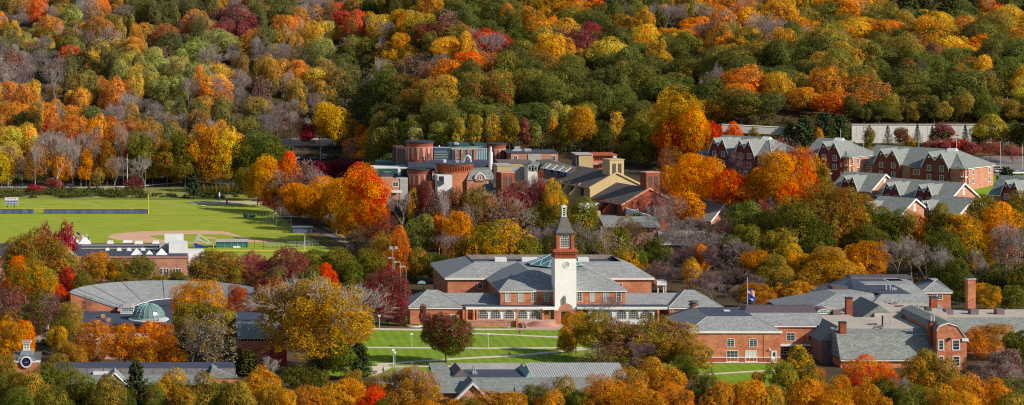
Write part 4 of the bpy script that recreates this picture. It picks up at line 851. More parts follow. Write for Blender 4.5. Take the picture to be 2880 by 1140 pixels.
def low_white_building():
    D = 902.0; x0, x1 = WX(1163, D), WX(1335, D)
    r = root("white_flat_building", "white flat building showing in patches behind the orange maple over the library", "building", ((x0 + x1) / 2, D + 5, 2))
    MB().box(x0, x1, D, D + 9, 4, WZ(597, D)).build("wall", WHITE, r)
    MB().box(x0 - .2, x1 + .2, D - .2, D + 12.2, WZ(597, D) + .003, WZ(597, D) + .25).build("roof", CONC, r)
    for px in (1190, 1225, 1262, 1300): window(r, (WX(px, D), D, WZ(614, D)), w=1.8, h=1.1)
low_white_building()
def white_parapet_building():
    D = 888.0; zt = WZ(571, D); X = lambda px, d=D: WX(px, d)
    r = root("white_parapet_building", "low building with high white parapet folding back in shade, in front of the cream building", "building", (X(1700), D, 4))
    m = MB(); m.box(X(1628), X(1716), D, D + .5, -1, zt); m.build("white_wall", STUCCO, r)
    a, b = (X(1716), D + .02), (WX(1826, 860), 860.0); zb = WZ(606, 860); d = MB()
    n = np.array((b[0] - a[0], b[1] - a[1])); n = n / np.linalg.norm(n); q = (-n[1] * .5, n[0] * .5)
    d.loft([(a[0], a[1], -1), (b[0], b[1], -1), (b[0] + q[0], b[1] + q[1], -1), (a[0] + q[0], a[1] + q[1], -1)], [(a[0], a[1], zt), (b[0], b[1], zb), (b[0] + q[0], b[1] + q[1], zb), (a[0] + q[0], a[1] + q[1], zt)]); d.build("shaded_wall", STUCCO, r)
    MB().poly([(X(1640), D - .05, zt - 3.2), (WX(1700, 862), 862, zt - 4.0), (b[0] - .3, b[1] - .1, zb - 2.2), (a[0] + .2, a[1] - .3, zt - 3.0)]).build("flat_roof", mat_noise("grey_gravel", (.25, .24, .23), (.19, .18, .175), .4, .95), r)
    MB().extr([(850, WZ(640, 850)), (860, WZ(609, 860)), (870, WZ(640, 850))], 'x', WX(1690, 856), WX(1850, 856)).build("slope_roof", SLATEG, r)
    MB().box(WX(1694, 852), WX(1846, 852), 852, 868, 0, WZ(640, 850) - .01).build("wall", BRICKP, r)
    MB().box(WX(1676, 880), WX(1686, 880), 878, 880, zt - 4, zt - 1.9).build("roof_unit", CREAM, r)
white_parapet_building()
# cream and brick theatre in echelon: lit end walls carry a square vent tower
rzT = R(-70)
lodge("cream_theater", "cream stucco theater with dark roof and square louvred tower on its end wall", "building", (1733, 483), 900, L=30, W=21, hr=14.0, he=9.2, rz=rzT, wall=CREAM, roof=SLATED, trim=CREAM, tower=(7.9, 13.6, 18.0, 5), end_win=False, bays=False, fins=((-7, 4.2, .6), (-14, 3.4, .6), (-20, 3.0, .6)))
lodge("brick_theater", "orange brick theater wing with small louvred brick tower, east of the cream theater", "building", (1825, 528), 880, L=24, W=21, hr=11.0, he=6.0, rz=rzT, wall=BRICKD, roof=SLATED, trim=BRICKP, tower=(9.5, 14.8, 16.0, 4), end_win=False, bays=False, endw=((5.5, 2.0), (10.5, 2.0)), fins=((-6, 4.0, .6), (-11, 3.2, .6)))
lodge("brick_theater", "brick wing with louvred tower west of the cream theater, behind crimson trees", "building", (1452, 532), 884, L=22, W=20, hr=11.0, he=5.8, rz=rzT, wall=BRICKD, roof=SLATED, trim=BRICKP, tower=(4.2, 9.3, 16.6, 4), end_win=False, bays=False)
def theater_fins():
    # lit fin walls and window strips on the shaded west side of the two theatres
    for (px, top, bot, D, wpx, nm) in ((1612, 494, 560, 893, 15, "cream"), (1583, 503, 560, 903, 8, "cream"), (1706, 534, 572, 872, 18, "brick"), (1678, 543, 574, 880, 8, "brick")):
        pass
theater_fins()
# ------------------------------------------------------------------ science complex with the round brick towers
def round_tower(name, label, cxp, rpx, top, bot, D, bands, win=()):
    X = WX(cxp, D); rr = rpx * D / FL; zt, zb = WZ(top, D), WZ(bot, D)
    r = root(name, label, "tower", (X, D, zb - 6))
    H = zt - zb
    MB().cyl(X, D, rr * .93, rr * .93, zb - 6, zt - 2.2, 40).build("wall", BRICKD, r, smooth=False)
    c = MB(); c.cyl(X, D, rr * .95, rr * 1.0, zt - 2.2, zt - .7, 40); c.build("flared_cornice", BRICKD, r)
    MB().cyl(X, D, rr * .965, rr * .965, zt - 2.45, zt - 2.12, 40).build("white_band", STONE, r)
    MB().cyl(X, D, rr * 1.06, rr * 1.06, zt - .697, zt - .25, 40).build("rim", STEELD, r)
    s = MB(); n = 14
    for i in range(n):                                   # tapering pink stone wedges hung between the brick pilasters
        a = 2 * math.pi * i / n
        for (da, db, z0, z1) in ((.135, .06, zt - 2.5, zt - 2.5 - H * .46),):
            q = rr * .955; A = [(X + q * math.cos(a + t), D + q * math.sin(a + t)) for t in (-da, 0, da)]; Bq = [(X + q * math.cos(a + t), D + q * math.sin(a + t)) for t in (-db, 0, db)]
            for k in range(2): s.poly([(*A[k], z0), (*A[k + 1], z0), (*Bq[k + 1], z1), (*Bq[k], z1)])
            for k, e in ((0, -1), (2, 1)):
                inn = [(X + q * .95 * math.cos(a + e * da), D + q * .95 * math.sin(a + e * da), z0), (X + q * .95 * math.cos(a + e * db), D + q * .95 * math.sin(a + e * db), z1)]
                s.poly([(*A[k], z0), (*Bq[k], z1), inn[1], inn[0]])
    s.build("stone_facing", STONE, r)
    p = MB()
    for i in range(n):
        a = 2 * math.pi * (i + .5) / n; q = rr * .95; t = .10
        p.loft([(X + q * math.cos(a + j), D + q * math.sin(a + j), zb - 5) for j in (-t, t)] + [(X + rr * .9 * math.cos(a + j), D + rr * .9 * math.sin(a + j), zb - 5) for j in (t, -t)],
               [(X + q * math.cos(a + j), D + q * math.sin(a + j), zt - 3.0) for j in (-t, t)] + [(X + rr * .9 * math.cos(a + j), D + rr * .9 * math.sin(a + j), zt - 3.0) for j in (t, -t)])
    p.build("pilaster", BRICKD, r)
    for ang, z, h in win:
        N = (math.cos(ang), math.sin(ang), 0); U = (-N[1], N[0], 0); O = (X + rr * .95 * N[0], D + rr * .95 * N[1], z)
        window(r, O, U, N, w=1.3, h=h, nx=1, nz=2, mat=STEELD, glass=GLASS)
    return r, X, rr, zt
f = .2157
d1 = 950.0
round_tower("round_tower", "tallest round brick tower with dark rim and pink stone wedges", 1040 + f * 650, f * 180, 395, 470, d1, 1, ((R(-75), WZ(466, d1), 3.6), (R(-52), WZ(457, d1), 3.6), (R(-30), WZ(466, d1), 2.4)))
round_tower("round_tower", "short round brick tower standing right in front of the tallest one", 1040 + f * 665, f * 176, 472, 530, 936, 1)
round_tower("round_tower", "isolated small round brick tower beside the white stack", 1040 + f * 1650, f * 128, 401, 454, 962, 1)
def pb(px0, px1, top, bot, D, dep, ex=0.0): return MB().box(WX(px0, D), WX(px1, D), D, D + dep, WZ(bot, D) - ex, WZ(top, D))
def U5(u): return 1040 + f * u
def V5(v): return 370 + f * v
def science_complex():
    r = root("science_building", "science building of brick, green metal and glass strung between the round towers", "building", (WX(1300, 945), 950, 10))
    def add(n, m, u0, u1, v0, v1, D, dep, ex=0.0, parent=None):
        return pb(U5(u0), U5(u1), V5(v0), V5(v1), D, dep, ex).build(n, m, parent or r)
    add("brick_block", mat_noise("brick_block_shade", (.13, .045, .045), (.09, .03, .035), .4, .9), 345, 480, 215, 470, 962, 14, 4)  # dark red stands for the shade this brick block lies in
    for u, v in ((385, 330), (440, 330), (385, 440), (440, 440)): window(r, (WX(U5(u), 962), 962, WZ(V5(v), 962)), w=1.5, h=3.0, nx=1, nz=3, mat=STEELD, glass=DARKIN)
    # green louvred wall and glass curtain wall with brick piers
    gm = add("green_wall", GREENM, 835, 1072, 228, 400, 958, 14, 4)
    for k in range(7): v = 255 + 22 * k; add("louver_blade", ALUM if k < 5 else PIPE, 838, 1062 if k < 5 else 1000, v, v + 7, 957.8, .25, 0, gm)
    cw = add("curtain_wall", GLASSB, 1072, 1530, 228, 410, 957, 14, 3)
    for k in range(15): u = 1080 + k * 31; add("mullion", COPPER, u, u + 4, 232, 400, 956.85, .2, 0, cw)
    add("fascia", CONC, 1066, 1530, 220, 236, 956.7, .4)
    for u in (1125, 1205, 1285, 1370): add("brick_pier", BRICK, u - 14, u + 14, 232, 385, 956.3, .6)
    for u in (1165, 1245, 1325): D = 956.8; window(r, (WX(U5(u), D), D, WZ(V5(345), D)), w=1.8, h=3.2, nx=2, nz=3, mat=WHITE, glass=GLASSG)
    add("yellow_rail", YELLOW, 835, 1040, 207, 213, 960, .2)
    add("penthouse", GREENM, 1040, 1302, 160, 222, 968, 8); add("penthouse_vent", CONC, 1105, 1165, 150, 172, 967, 4); add("penthouse", GREENM, 1362, 1520, 166, 222, 970, 8)
    add("rail_post", WHITE, 903, 915, 180, 205, 960, .6)
    # roofs in front of the glass wall
    add("lower_roof", MEMB, 500, 1560, 400, 620, 945, 12, 6)
    # drum with corbelled terracotta cornice
    D = 933.0; cx = WX(U5(1110), D); rr = 50.0 * D / FL; zt = WZ(V5(408), D)
    MB().cyl(cx, D, rr * .93, rr * .93, 6, zt - 2.0, 48).build("drum_wall", BRICK, r)
    co = MB(); co.cyl(cx, D, rr * .95, rr * .95, zt - 3.2, zt - 2.7, 48); co.cyl(cx, D, rr * 1.0, rr * 1.06, zt - .9, zt - .2, 48); co.cyl(cx, D, rr * .94, rr * .98, zt - 2.697, zt - .9, 48)
    for i in range(44):
        a = 2 * math.pi * i / 44; co.loft([(cx + q * math.cos(a + j), D + q * math.sin(a + j), zt - 2.4) for q, j in ((rr * .96, -.03), (rr * 1.0, -.03), (rr * 1.0, .03), (rr * .96, .03))], [(cx + q * math.cos(a + j), D + q * math.sin(a + j), zt - .91) for q, j in ((rr * .96, -.03), (rr * 1.045, -.03), (rr * 1.045, .03), (rr * .96, .03))])
    co.build("drum_cornice", TERRA, r)
    MB().cyl(cx, D, rr * 1.07, rr * 1.07, zt - .197, zt, 48).build("drum_roof", MEMB, r)
    for u, v, w_, h_, m in ((980, 395, 36, 26, PIPE), (1145, 398, 50, 18, ALUM), (1215, 402, 40, 16, ALUM)):
        add("roof_unit", m, u - w_ / 2, u + w_ / 2, v - h_, v, 934, 1.5, .3)
    dz = WZ(V5(395), 936); du = MB(); ux = WX(U5(1270), 936)
    for i in range(6): a, b = math.pi * i / 6, math.pi * (i + 1) / 6; du.tube((ux + 1.2 * math.cos(a), 936, dz + 1.9 * math.sin(a) + .3), (ux + 1.2 * math.cos(b), 936, dz + 1.9 * math.sin(b) + .3), .5, n=8)
    du.tube((ux + 1.2, 936, dz + .3), (ux + 1.2, 936, dz - 1), .5, n=8); du.build("exhaust_duct", ALUM, r)
    bay = add("glazed_bay", WHITE, 885, 1076, 580, 772, 922.5, 10, 2)
    for u in (918, 950): window(bay, (WX(U5(u), 922.5), 922.5, WZ(V5(640), 922.5)), w=.9, h=1.5, nx=1, nz=2, mat=STEELD, glass=GLASS)
    add("bay_canopy", MEMB, 880, 968, 648, 690, 921.5, .9, 0)
    # slate mansard with a white arched dormer
    D = 926.0; m = MB(); m.loft([(WX(U5(1265), D), D, WZ(V5(632), D)), (WX(U5(1642), D), D, WZ(V5(632), D)), (WX(U5(1642), D), D + 16, WZ(V5(632), D)), (WX(U5(1265), D), D + 16, WZ(V5(632), D))],
             [(WX(U5(1330), D), D + 3.5, WZ(V5(505), D + 3)), (WX(U5(1600), D), D + 3.5, WZ(V5(500), D + 3)), (WX(U5(1600), D), D + 13, WZ(V5(500), D + 3)), (WX(U5(1330), D), D + 13, WZ(V5(505), D + 3))]); m.build("mansard_roof", SLATEG, r)
    add("mansard_wall", BRICKP, 1268, 1640, 633, 760, 926.3, 14, 3)
    dx, dzb = WX(U5(1440), D), WZ(V5(640), D); dr = MB(); n = 12; ro, ri = 2.05, 1.6
    o = [(dx + ro * math.cos(math.pi * i / n), dzb + .5 + (ro + .2) * math.sin(math.pi * i / n)) for i in range(n + 1)]; ii = [(dx + ri * math.cos(math.pi * i / n), dzb + .5 + (ri + .2) * math.sin(math.pi * i / n)) for i in range(n + 1)]
    for k in range(n): dr.loft([(o[k][0], D - .3, o[k][1]), (o[k + 1][0], D - .3, o[k + 1][1]), (ii[k + 1][0], D - .3, ii[k + 1][1]), (ii[k][0], D - .3, ii[k][1])], [(o[k][0], D + 3.4, o[k][1]), (o[k + 1][0], D + 3.4, o[k + 1][1]), (ii[k + 1][0], D + 3.4, ii[k + 1][1]), (ii[k][0], D + 3.4, ii[k][1])])
    dm = dr.build("arched_dormer", WHITE, r)
    MB().extr([(dx - ri, dzb - .3)] + [(dx + ri, dzb - .3)] + ii, 'y', D - .1, D + 3.3).build("dormer_face", BRICKP, dm)
    window(dm, (dx, D - .1, dzb + .35), w=.9, h=1.4, nx=1, nz=2, fr=.2)
    # white stack
    Ds = 940; X = WX(U5(1575), Ds); s = MB(); s.cyl(X, Ds, .85, .75, WZ(V5(500), Ds), WZ(V5(270), Ds), 14); s.cyl(X, Ds, .45, .4, WZ(V5(270), Ds) + .002, WZ(V5(200), Ds), 12); s.build("white_stack", PIPE, r)
    # cream box, dark gable and louvred brick tower
    add("cream_block", CREAM, 1662, 1852, 447, 700, 905, 9, 3); add("cream_cap", CONC, 1655, 1858, 440, 450, 904.8, 9.4)
    add("yellow_rail", YELLOW, 1600, 2000, 436, 442, 930, .2)
    D = 900; m = MB(); m.extr([(WX(U5(1575), D), WZ(V5(662), D)), (WX(U5(1765), D), WZ(V5(590), D)), (WX(U5(1900), D), WZ(V5(650), D)), (WX(U5(1900), D), WZ(V5(670), D) - 1), (WX(U5(1575), D), WZ(V5(670), D) - 1)], 'y', 893, 904.9); m.build("dark_gable_roof", SLATED, r)
    # rear brick block with two white windows, grey concrete middle and silver roof plant
    g = .2745; A = lambda u: 1440 + g * u; Bv = lambda v: 400 + g * v
    D = 948.0
    pb(1437, A(472), Bv(112), Bv(215), D, 14, 3).build("rear_block", BRICKP, r)
    pb(1425, A(476), Bv(106), Bv(112), D - .3, 14.6).build("rear_roof", MEMB, r)
    pb(A(165), A(298), Bv(122), Bv(213), D - .25, 1).build("concrete_panel", CONC, r)
    for u in (37, 429): window(r, (WX(A(u), D), D, WZ(Bv(188), D)), w=1.6, h=1.8, nx=2, nz=2, fr=.18)
    du = MB(); z = WZ(Bv(97), 955); du.tube((WX(A(10), 955), 955, z), (WX(A(190), 955), 955, z), .9, n=10); du.tube((WX(A(10), 955), 955, z), (WX(A(10), 955), 953, z - 2), .9, n=10); du.box(WX(A(120), 955), WX(A(190), 955), 953, 956, z - 1.2, z + 1.1); du.box(WX(A(30), 955), WX(A(90), 955), 956, 958, z, z + 1.7); du.build("roof_plant", ALUM, r)
    pb(1400, A(205), Bv(195), Bv(230), 938, 8, 1).build("plum_screen", METALP, r)
    pb(A(-10), A(150), Bv(230), Bv(240), 932, .3).build("yellow_rail", YELLOW, r)
    pb(A(-20), A(160), Bv(262), Bv(300), 925, 8, 3).build("lower_roof", CONC, r)
    # slate slope and the row of white fin skylights
    D = 930.0; m = MB(); m.loft([(WX(A(160), 915), 915, WZ(Bv(262), 915)), (WX(A(262), 915), 915, WZ(Bv(262), 915)), (WX(A(262), 915), 928, WZ(Bv(262), 915)), (WX(A(160), 915), 928, WZ(Bv(262), 915))], [(WX(A(205), 922), 922, WZ(Bv(208), 922)), (WX(A(300), 922), 922, WZ(Bv(208), 922)), (WX(A(300), 922), 926, WZ(Bv(208), 922)), (WX(A(205), 922), 926, WZ(Bv(208), 922))]); m.build("slate_slope", SLATEG, r)
    pb(A(162), A(262), Bv(265), Bv(300), 915.5, 8, 6).build("white_wall", WHITE, r)
    for u in (195, 228): window(r, (WX(A(u), 915.5), 915.5, WZ(Bv(296), 915.5)), w=2.2, h=1.9, nx=2, nz=2)
    Dh = 920.0; base = MB(); base.extr([(WX(A(250), Dh), WZ(Bv(410), Dh)), (WX(A(640), Dh), WZ(Bv(410), Dh)), (WX(A(655), Dh), WZ(Bv(258), Dh)), (WX(A(440), Dh), WZ(Bv(200), Dh)), (WX(A(300), Dh), WZ(Bv(212), Dh))], 'y', Dh, Dh + 12); base.build("skylight_hall", SLATED, r)  # facade shadow put in as a dark slate colour
    for k in range(4):
        u0, v0 = 335 + 68 * k, 270 + 12 * k
        P = [(A(u0), Bv(v0)), (A(u0 + 18), Bv(v0 + 2)), (A(u0 + 72), Bv(v0 - 42)), (A(u0 + 62), Bv(v0 - 46))]
        fin = MB().loft([(WX(a, Dh - 3), Dh - 3, WZ(b, Dh - 3)) for a, b in P], [(WX(a, Dh - 3) - .2, Dh + 1.5, WZ(b, Dh - 3) + .2) for a, b in P]); fo = fin.build("skylight_fin", WHITE, r)
        Q = [(A(u0 - 48), Bv(v0 - 2)), (A(u0 - 2), Bv(v0 + 2)), (A(u0 + 58), Bv(v0 - 44)), (A(u0 + 8), Bv(v0 - 50))]
        MB().loft([(WX(a, Dh - 2.6), Dh - 2.6, WZ(b, Dh - 2.6)) for a, b in Q], [(WX(a, Dh - 2.6), Dh + 1.4, WZ(b, Dh - 2.6)) for a, b in Q]).build("skylight_roof", SLATEG, fo)
        Wn = [(A(u0 + 18), Bv(v0 + 40)), (A(u0 + 58), Bv(v0 + 46)), (A(u0 + 58), Bv(v0 + 14)), (A(u0 + 18), Bv(v0 + 10))]
        MB().loft([(WX(a, Dh - 2.0), Dh - 2.0, WZ(b, Dh - 2.0)) for a, b in Wn], [(WX(a, Dh - 2.0), Dh - .1, WZ(b, Dh - 2.0)) for a, b in Wn]).build("blue_pane", mat_glass("blue_glass", (.02, .045, .12)) if "blue_glass" not in MATS else MATS["blue_glass"], fo)
    # western sheds
    add("green_shed", GREENM, 110, 345, 405, 480, 956, 12, 4)
    add("flat_shed", GREENM, 60, 500, 480, 560, 944, 12, 4); add("shed_edge", WHITE, 55, 500, 474, 484, 943.8, 12.3)
    for k in range(4): add("louver_blade", ALUM, 175, 278, 525 + 13 * k, 530 + 13 * k, 943.7, .2)
    add("yellow_rail", SAND, 160, 380, 594, 601, 938, .2); add("lower_roof", MEMB, 140, 500, 560, 612, 940, 3, 2); add("shed_edge", WHITE, 345, 496, 606, 613, 932, .6)
    for u in (385, 430, 470): add("roof_plant", PIPE if u == 385 else STEELD, u - 16, u + 16, 490 + (u == 430) * 10, 575, 939, 2)
    add("brick_wing", BRICKP, 138, 396, 628, 780, 930, 10, 3); add("concrete_panel", CONC, 396, 497, 618, 780, 929.8, 10, 3)
    window(r, (WX(U5(336), 930), 930, WZ(V5(718), 930)), w=2.2, h=1.7, nx=2, nz=2, fr=.2)
    add("white_canopy", WHITE, 285, 420, 780, 800, 925, 4)
    add("red_chip_wall", BRICKD, 815, 870, 520, 640, 930, 3, 5); window(r, (WX(U5(833), 930), 930, WZ(V5(620), 930)), w=.9, h=1.9, nx=1, nz=2, fr=.2)
    return r
science_complex()
def cream_hall():
    g = .2745; A = lambda u: 1440 + g * u; Bv = lambda v: 400 + g * v
    r = root("terracotta_hall", "cream walled hall with terracotta galleries rising behind the cream theater", "building", (WX(1660, 925), 930, 10))
    pb(A(685), A(828), Bv(133), Bv(330), 925, 9, 4).build("cream_wall", CREAM, r)
    pb(A(655), A(686), Bv(133), Bv(330), 925.5, 8, 4).build("shaded_wall", SLATED, r)  # side wall coloured dark slate to give its shade
    pb(A(650), A(830), Bv(124), Bv(133), 924.7, 9.6).build("roof_edge", CONC, r)
    pb(A(828), A(1075), Bv(136), Bv(330), 927, 9, 4).build("terracotta_wall", TERRA, r)
    pb(A(826), A(1080), Bv(128), Bv(138), 926, 11).build("cornice", TERRA, r)
    for k in range(8): u = 850 + 29 * k; pb(A(u), A(u + 17), Bv(158), Bv(185), 926.9, .2).build("opening", DARKIN, r)
    for k in range(6): u = 845 + 30 * k; pb(A(u), A(u + 14), Bv(240), Bv(262), 926.9, .2).build("opening", DARKIN, r)
    pb(A(828), A(1060), Bv(200), Bv(232), 926.6, .4).build("spandrel", STONE, r)
    pb(A(1040), A(1070), Bv(145), Bv(170), 922, 2).build("roof_unit", PIPE, r)
cream_hall()
# ------------------------------------------------------------------ retaining wall
def retaining_wall():
    D = 1012.0; r = root("retaining_wall", "long pale concrete retaining wall of staggered panels at the foot of the oak slope", "retaining wall", (WX(2600, D), D, 28))
    x0, x1 = WX(2396, D), WX(3050, D); zt, zb = WZ(352, D), 26.5
    MB().box(x0, x1, D, D + 1, zb, zt).build("wall", mat_noise("weathered_concrete", (.70, .67, .60), (.55, .52, .47), .12, .9, (1, 1, .35), fine=.14), r)
    j = MB()
    random.seed(4); n = 46
    for k in range(n):
        x = x0 + (x1 - x0) * k / n; z0 = zb + (zt - zb) * (.34 if k % 2 else .0); z1 = zb + (zt - zb) * (.64 if k % 2 == 0 else .95)
        j.box(x - .07, x + .07, D - .03, D, z0, z1)
        if k % 2: j.box(x, x + (x1 - x0) / n, D - .03, D, z0 - .05, z0 + .05)
    j.build("panel_joint", CONC, r)
    MB().box(x0 - .2, x1, D - .25, D + 1.2, zt + .003, zt + .35).build("coping", CONC, r)
    s = root("guard_wall", "thin pale road wall running behind the two scarlet maples above the hidden dormitory", "retaining wall", (WX(2130, 1004), 1004, 28))
    a, b = (WX(2030, 1006), 1006, WZ(349, 1006)), (WX(2240, 1004), 1004, WZ(360, 1004))
    MB().loft([(a[0], a[1], a[2] - 3.2), (b[0], b[1], b[2] - 3.0), (b[0], b[1] + .5, b[2] - 3.0), (a[0], a[1] + .5, a[2] - 3.2)], [(a[0], a[1], a[2] - .5), (b[0], b[1], b[2] - .5), (b[0], b[1] + .5, b[2] - .5), (a[0], a[1] + .5, a[2] - .5)]).build("wall", CONC, s)
    MB().tube((a[0], a[1] - .1, a[2] - .1), (b[0], b[1] - .1, b[2] - .1), .16, n=6).build("rail", WHITE, s)
retaining_wall()
# ------------------------------------------------------------------ ground and flat sheets
def ground():
    xs = sorted(set([-6000, -3000, -1500, -900] + list(range(-600, 1201, 20)) + [1600, 3000, 6000]))
    ys = sorted(set([-3000, -1000, -300, 0, 200, 400] + list(range(500, 1801, 15)) + [1011, 1012, 1013, 1014, 1017, 1020, 2000, 2400, 3200, 4500, 6000, 9000]))
    m = MB(); idx = {}
    for j, y in enumerate(ys):
        for i, x in enumerate(xs): m.v.append((x, y, T(x, max(y, 1.0)) if y > 1 else 0.0))
    n = len(xs)
    for j in range(len(ys) - 1):
        for i in range(n - 1): a = j * n + i; m.f.append([a, a + 1, a + n + 1, a + n])
    me = bpy.data.meshes.new("ground"); me.from_pydata(m.v, [], m.f); me.materials.append(LITTER); me.polygons.foreach_set("use_smooth", [True] * len(me.polygons)); me.update()
    o = bpy.data.objects.new("ground", me); C.objects.link(o); o['kind'] = 'structure'
ground()
def sheet(name, pts, mat, dz, drape=False):
    """a flat sheet whose outline is a list of photo pixels dropped on the ground"""
    if not drape:
        return struct(name, MB().poly([(WX(x, DG(y)), DG(y), dz) for x, y in pts]), mat)
    m = MB(); (x0, y0), (x1, y1) = pts; nx, ny = 24, 8
    d0, d1 = y0, y1                                   # here the pairs are (px, depth)
    for i in range(nx):
        for j in range(ny):
            q = [(x0 + (x1 - x0) * a / nx, d0 + (d1 - d0) * b / ny) for a, b in ((i, j), (i + 1, j), (i + 1, j + 1), (i, j + 1))]
            m.poly([(WX(a, b), b, T(WX(a, b), b) + dz) for a, b in q])
    return struct(name, m, mat)
def strip(name, pts, width, mat, dz):
    """a ribbon of constant width along photo pixels on flat ground"""
    P = [np.array((WX(x, DG(y)), DG(y))) for x, y in pts]; L, Rr = [], []
    for i, p in enumerate(P):
        t = (P[min(i + 1, len(P) - 1)] - P[max(i - 1, 0)]); t /= np.linalg.norm(t); n = np.array((-t[1], t[0])) * width / 2
        L.append((*(p + n), dz)); Rr.append((*(p - n), dz))
    m = MB()
    for i in range(len(P) - 1): m.poly([Rr[i], Rr[i + 1], L[i + 1], L[i]])
    return struct(name, m, mat)
sheet("field_lawn", [(-500, 736), (990, 736), (985, 722), (905, 690), (835, 640), (770, 592), (700, 562), (-500, 560)], FIELD, .02)
sheet("verge", [(-500, 560), (730, 560), (760, 545), (760, 528), (-500, 528)], mat_noise("dry_grass", (.30, .28, .07), (.17, .19, .04), .10, 1, fine=.2), .015)
sheet("verge", [(-500, 548), (200, 545), (200, 529), (-500, 529)], LEAFY, .03)
sheet("infield_dirt", [(300, 668), (330, 675), (380, 681), (480, 686), (640, 683), (690, 682), (771, 681.5), (771, 678), (715, 674), (677, 664.5), (638, 652.5), (612, 650.2), (560, 649), (480, 649.5), (400, 651.5), (345, 655), (312, 661)], DIRT, .035)
sheet("infield_grass", [(418, 664), (440, 672), (490, 681), (560, 682), (640, 680), (690, 674), (660, 665), (626, 660), (560, 659), (480, 660.5)], FIELD, .045)
sheet("pitching_mound", [(590 + 20 * math.cos(2 * math.pi * i / 16), 670 - 2.2 * math.sin(2 * math.pi * i / 16)) for i in range(16)][::-1], DIRT, .055)
for k, pp in enumerate([((55, 569), (120, 580)), ((215, 566.5), (290, 583)), ((275, 566), (368, 582)), ((422, 563), (553, 586)), ((150, 566.5), (275, 566.2)), ((505, 682), (700, 682))]): strip("chalk_line", pp, .5, CHALK, .05)
sheet("sand_court", [(522, 567), (545, 575), (735, 575), (745, 568), (650, 566)], SAND, .045)
sheet("fence_path", [(775, 600), (845, 652), (930, 700), (1010, 730), (1040, 724), (960, 690), (900, 652), (860, 640)], LEAFY, .04)
strip("path", [(870, 640), (905, 652), (950, 672), (1010, 705), (1060, 735)], 3.2, LOTM, .05)
sheet("leaf_strewn_grass", [(905, 640), (960, 668), (1080, 720), (1110, 690), (1010, 640)], mat_noise("golden_leaf_litter", (.40, .24, .05), (.25, .15, .04), .15, 1, fine=.3), .03)
sheet("far_road", [(-500, 527), (760, 527), (760, 517), (-500, 517)], ASPH, .04)
sheet("lot_verge", [(780, 1212), (1030, 1224)], SAND, .12, True)
sheet("parking_lot", [(780, 1178), (1030, 1211.5)], ASPH, .12, True)
sheet("parking_lot", [(2430, 948), (3100, 984)], LOTM, .12, True)
sheet("slope_grass", [(2440, 985), (3000, 1011)], LEAFY, .12, True)
sheet("slope_grass", [(2360, 880), (3000, 947)], LAWN, .10, True)
# campus lawn with its crossing paths
sheet("campus_lawn", [(900, 1060), (2000, 1060), (2000, 926), (1060, 922)], LAWN, .02)
sheet("campus_lawn", [(2003, 1090), (2360, 1090), (2200, 1023.5), (2003, 1023.5)], LAWN, .027)
sheet("terrace_lawn", [(1300, 925), (1452, 925), (1449, 919.5), (1305, 919.5)], LAWN, .05)
sheet("bed_ground", [(1060, 925), (1300, 924), (1305, 905), (1040, 903)], LEAFY, .03)
strip("path", [(1030, 925.5), (1165, 928), (1320, 927), (1460, 926), (1700, 929)], 3.2, PATHM, .045)
sheet("entrance_plaza", [(1452, 928), (1600, 930), (1612, 905), (1452, 905)], PLAZA, .06)
strip("path", [(1300, 937), (1400, 941), (1500, 946), (1620, 951)], 2.3, PATHM, .045)
strip("path", [(1030, 978), (1189, 979), (1380, 980), (1640, 979)], 2.3, PATHM, .045)
strip("path", [(1060, 1026), (1190, 1016), (1300, 1009), (1450, 1001), (1620, 985), (1760, 975)], 2.5, PATHM, .05)
strip("path", [(960, 1036), (1100, 1032), (1250, 1031), (1450, 1029.5), (1660, 1026), (1780, 1024)], 2.4, PATHM, .045)
sheet("path_apron", [(1050, 1060), (1100, 1036), (1090, 1024), (1068, 1024), (1040, 1045)], PATHM, .055)
strip("path", [(1900, 1062), (2010, 1052), (2160, 1043), (2280, 1040)], 1.8, PATHM, .045)
sheet("paved_walk", [(1990, 1022.5), (2200, 1022.5), (2200, 1018), (1990, 1018)], PATHM, .05)
sheet("courtyard", [(60, 965), (135, 962), (140, 945), (70, 945)], PLAZA, .05)
sheet("service_yard", [(700, 1070), (900, 1060), (880, 1030), (700, 1030)], LEAFY, .04)
# ------------------------------------------------------------------ ball field furniture
def outfield_fence():
    d = DG(602); r = root("outfield_fence", "navy windscreen outfield fence with yellow top padding and one open gap", "fence", (WX(200, d), d, 0))
    X = lambda px: WX(px, d)
    for a, b in ((-260, -100), (-98, 95), (124, 416)):
        m = MB(); n = 24
        for k in range(n):
            x0, x1 = X(a + (b - a) * k / n), X(a + (b - a) * (k + 1) / n); w0, w1 = .12 * math.sin(k * 2.1), .12 * math.sin((k + 1) * 2.1)
            m.poly([(x0, d + w0, .1), (x1, d + w1, .1), (x1, d + w1 * .5, 2.05), (x0, d + w0 * .5, 2.05)])
        m.build("windscreen", TARPM, r)
    MB().tube((X(-260), d, 2.2), (X(416), d, 2.2), .13, n=6).build("top_padding", YELLOW, r)
    p = MB()
    for k in range(40): p.tube((X(-260 + 676 * k / 39), d + .1, 0), (X(-260 + 676 * k / 39), d + .1, 2.2), .05, n=5)
    p.build("post", STEELD, r)
    q = root("foul_pole", "tall yellow foul pole at the end of the outfield fence", "pole", (X(417), d, 0)); z = WZ(546, d)
    MB().cyl(X(417), d, .13, .13, 0, z, 8).build("shaft", YELLOW, q); MB().cyl(X(417), d, .2, .2, 0, 1.9, 8).build("base_pad", YELLOW, q)
outfield_fence()
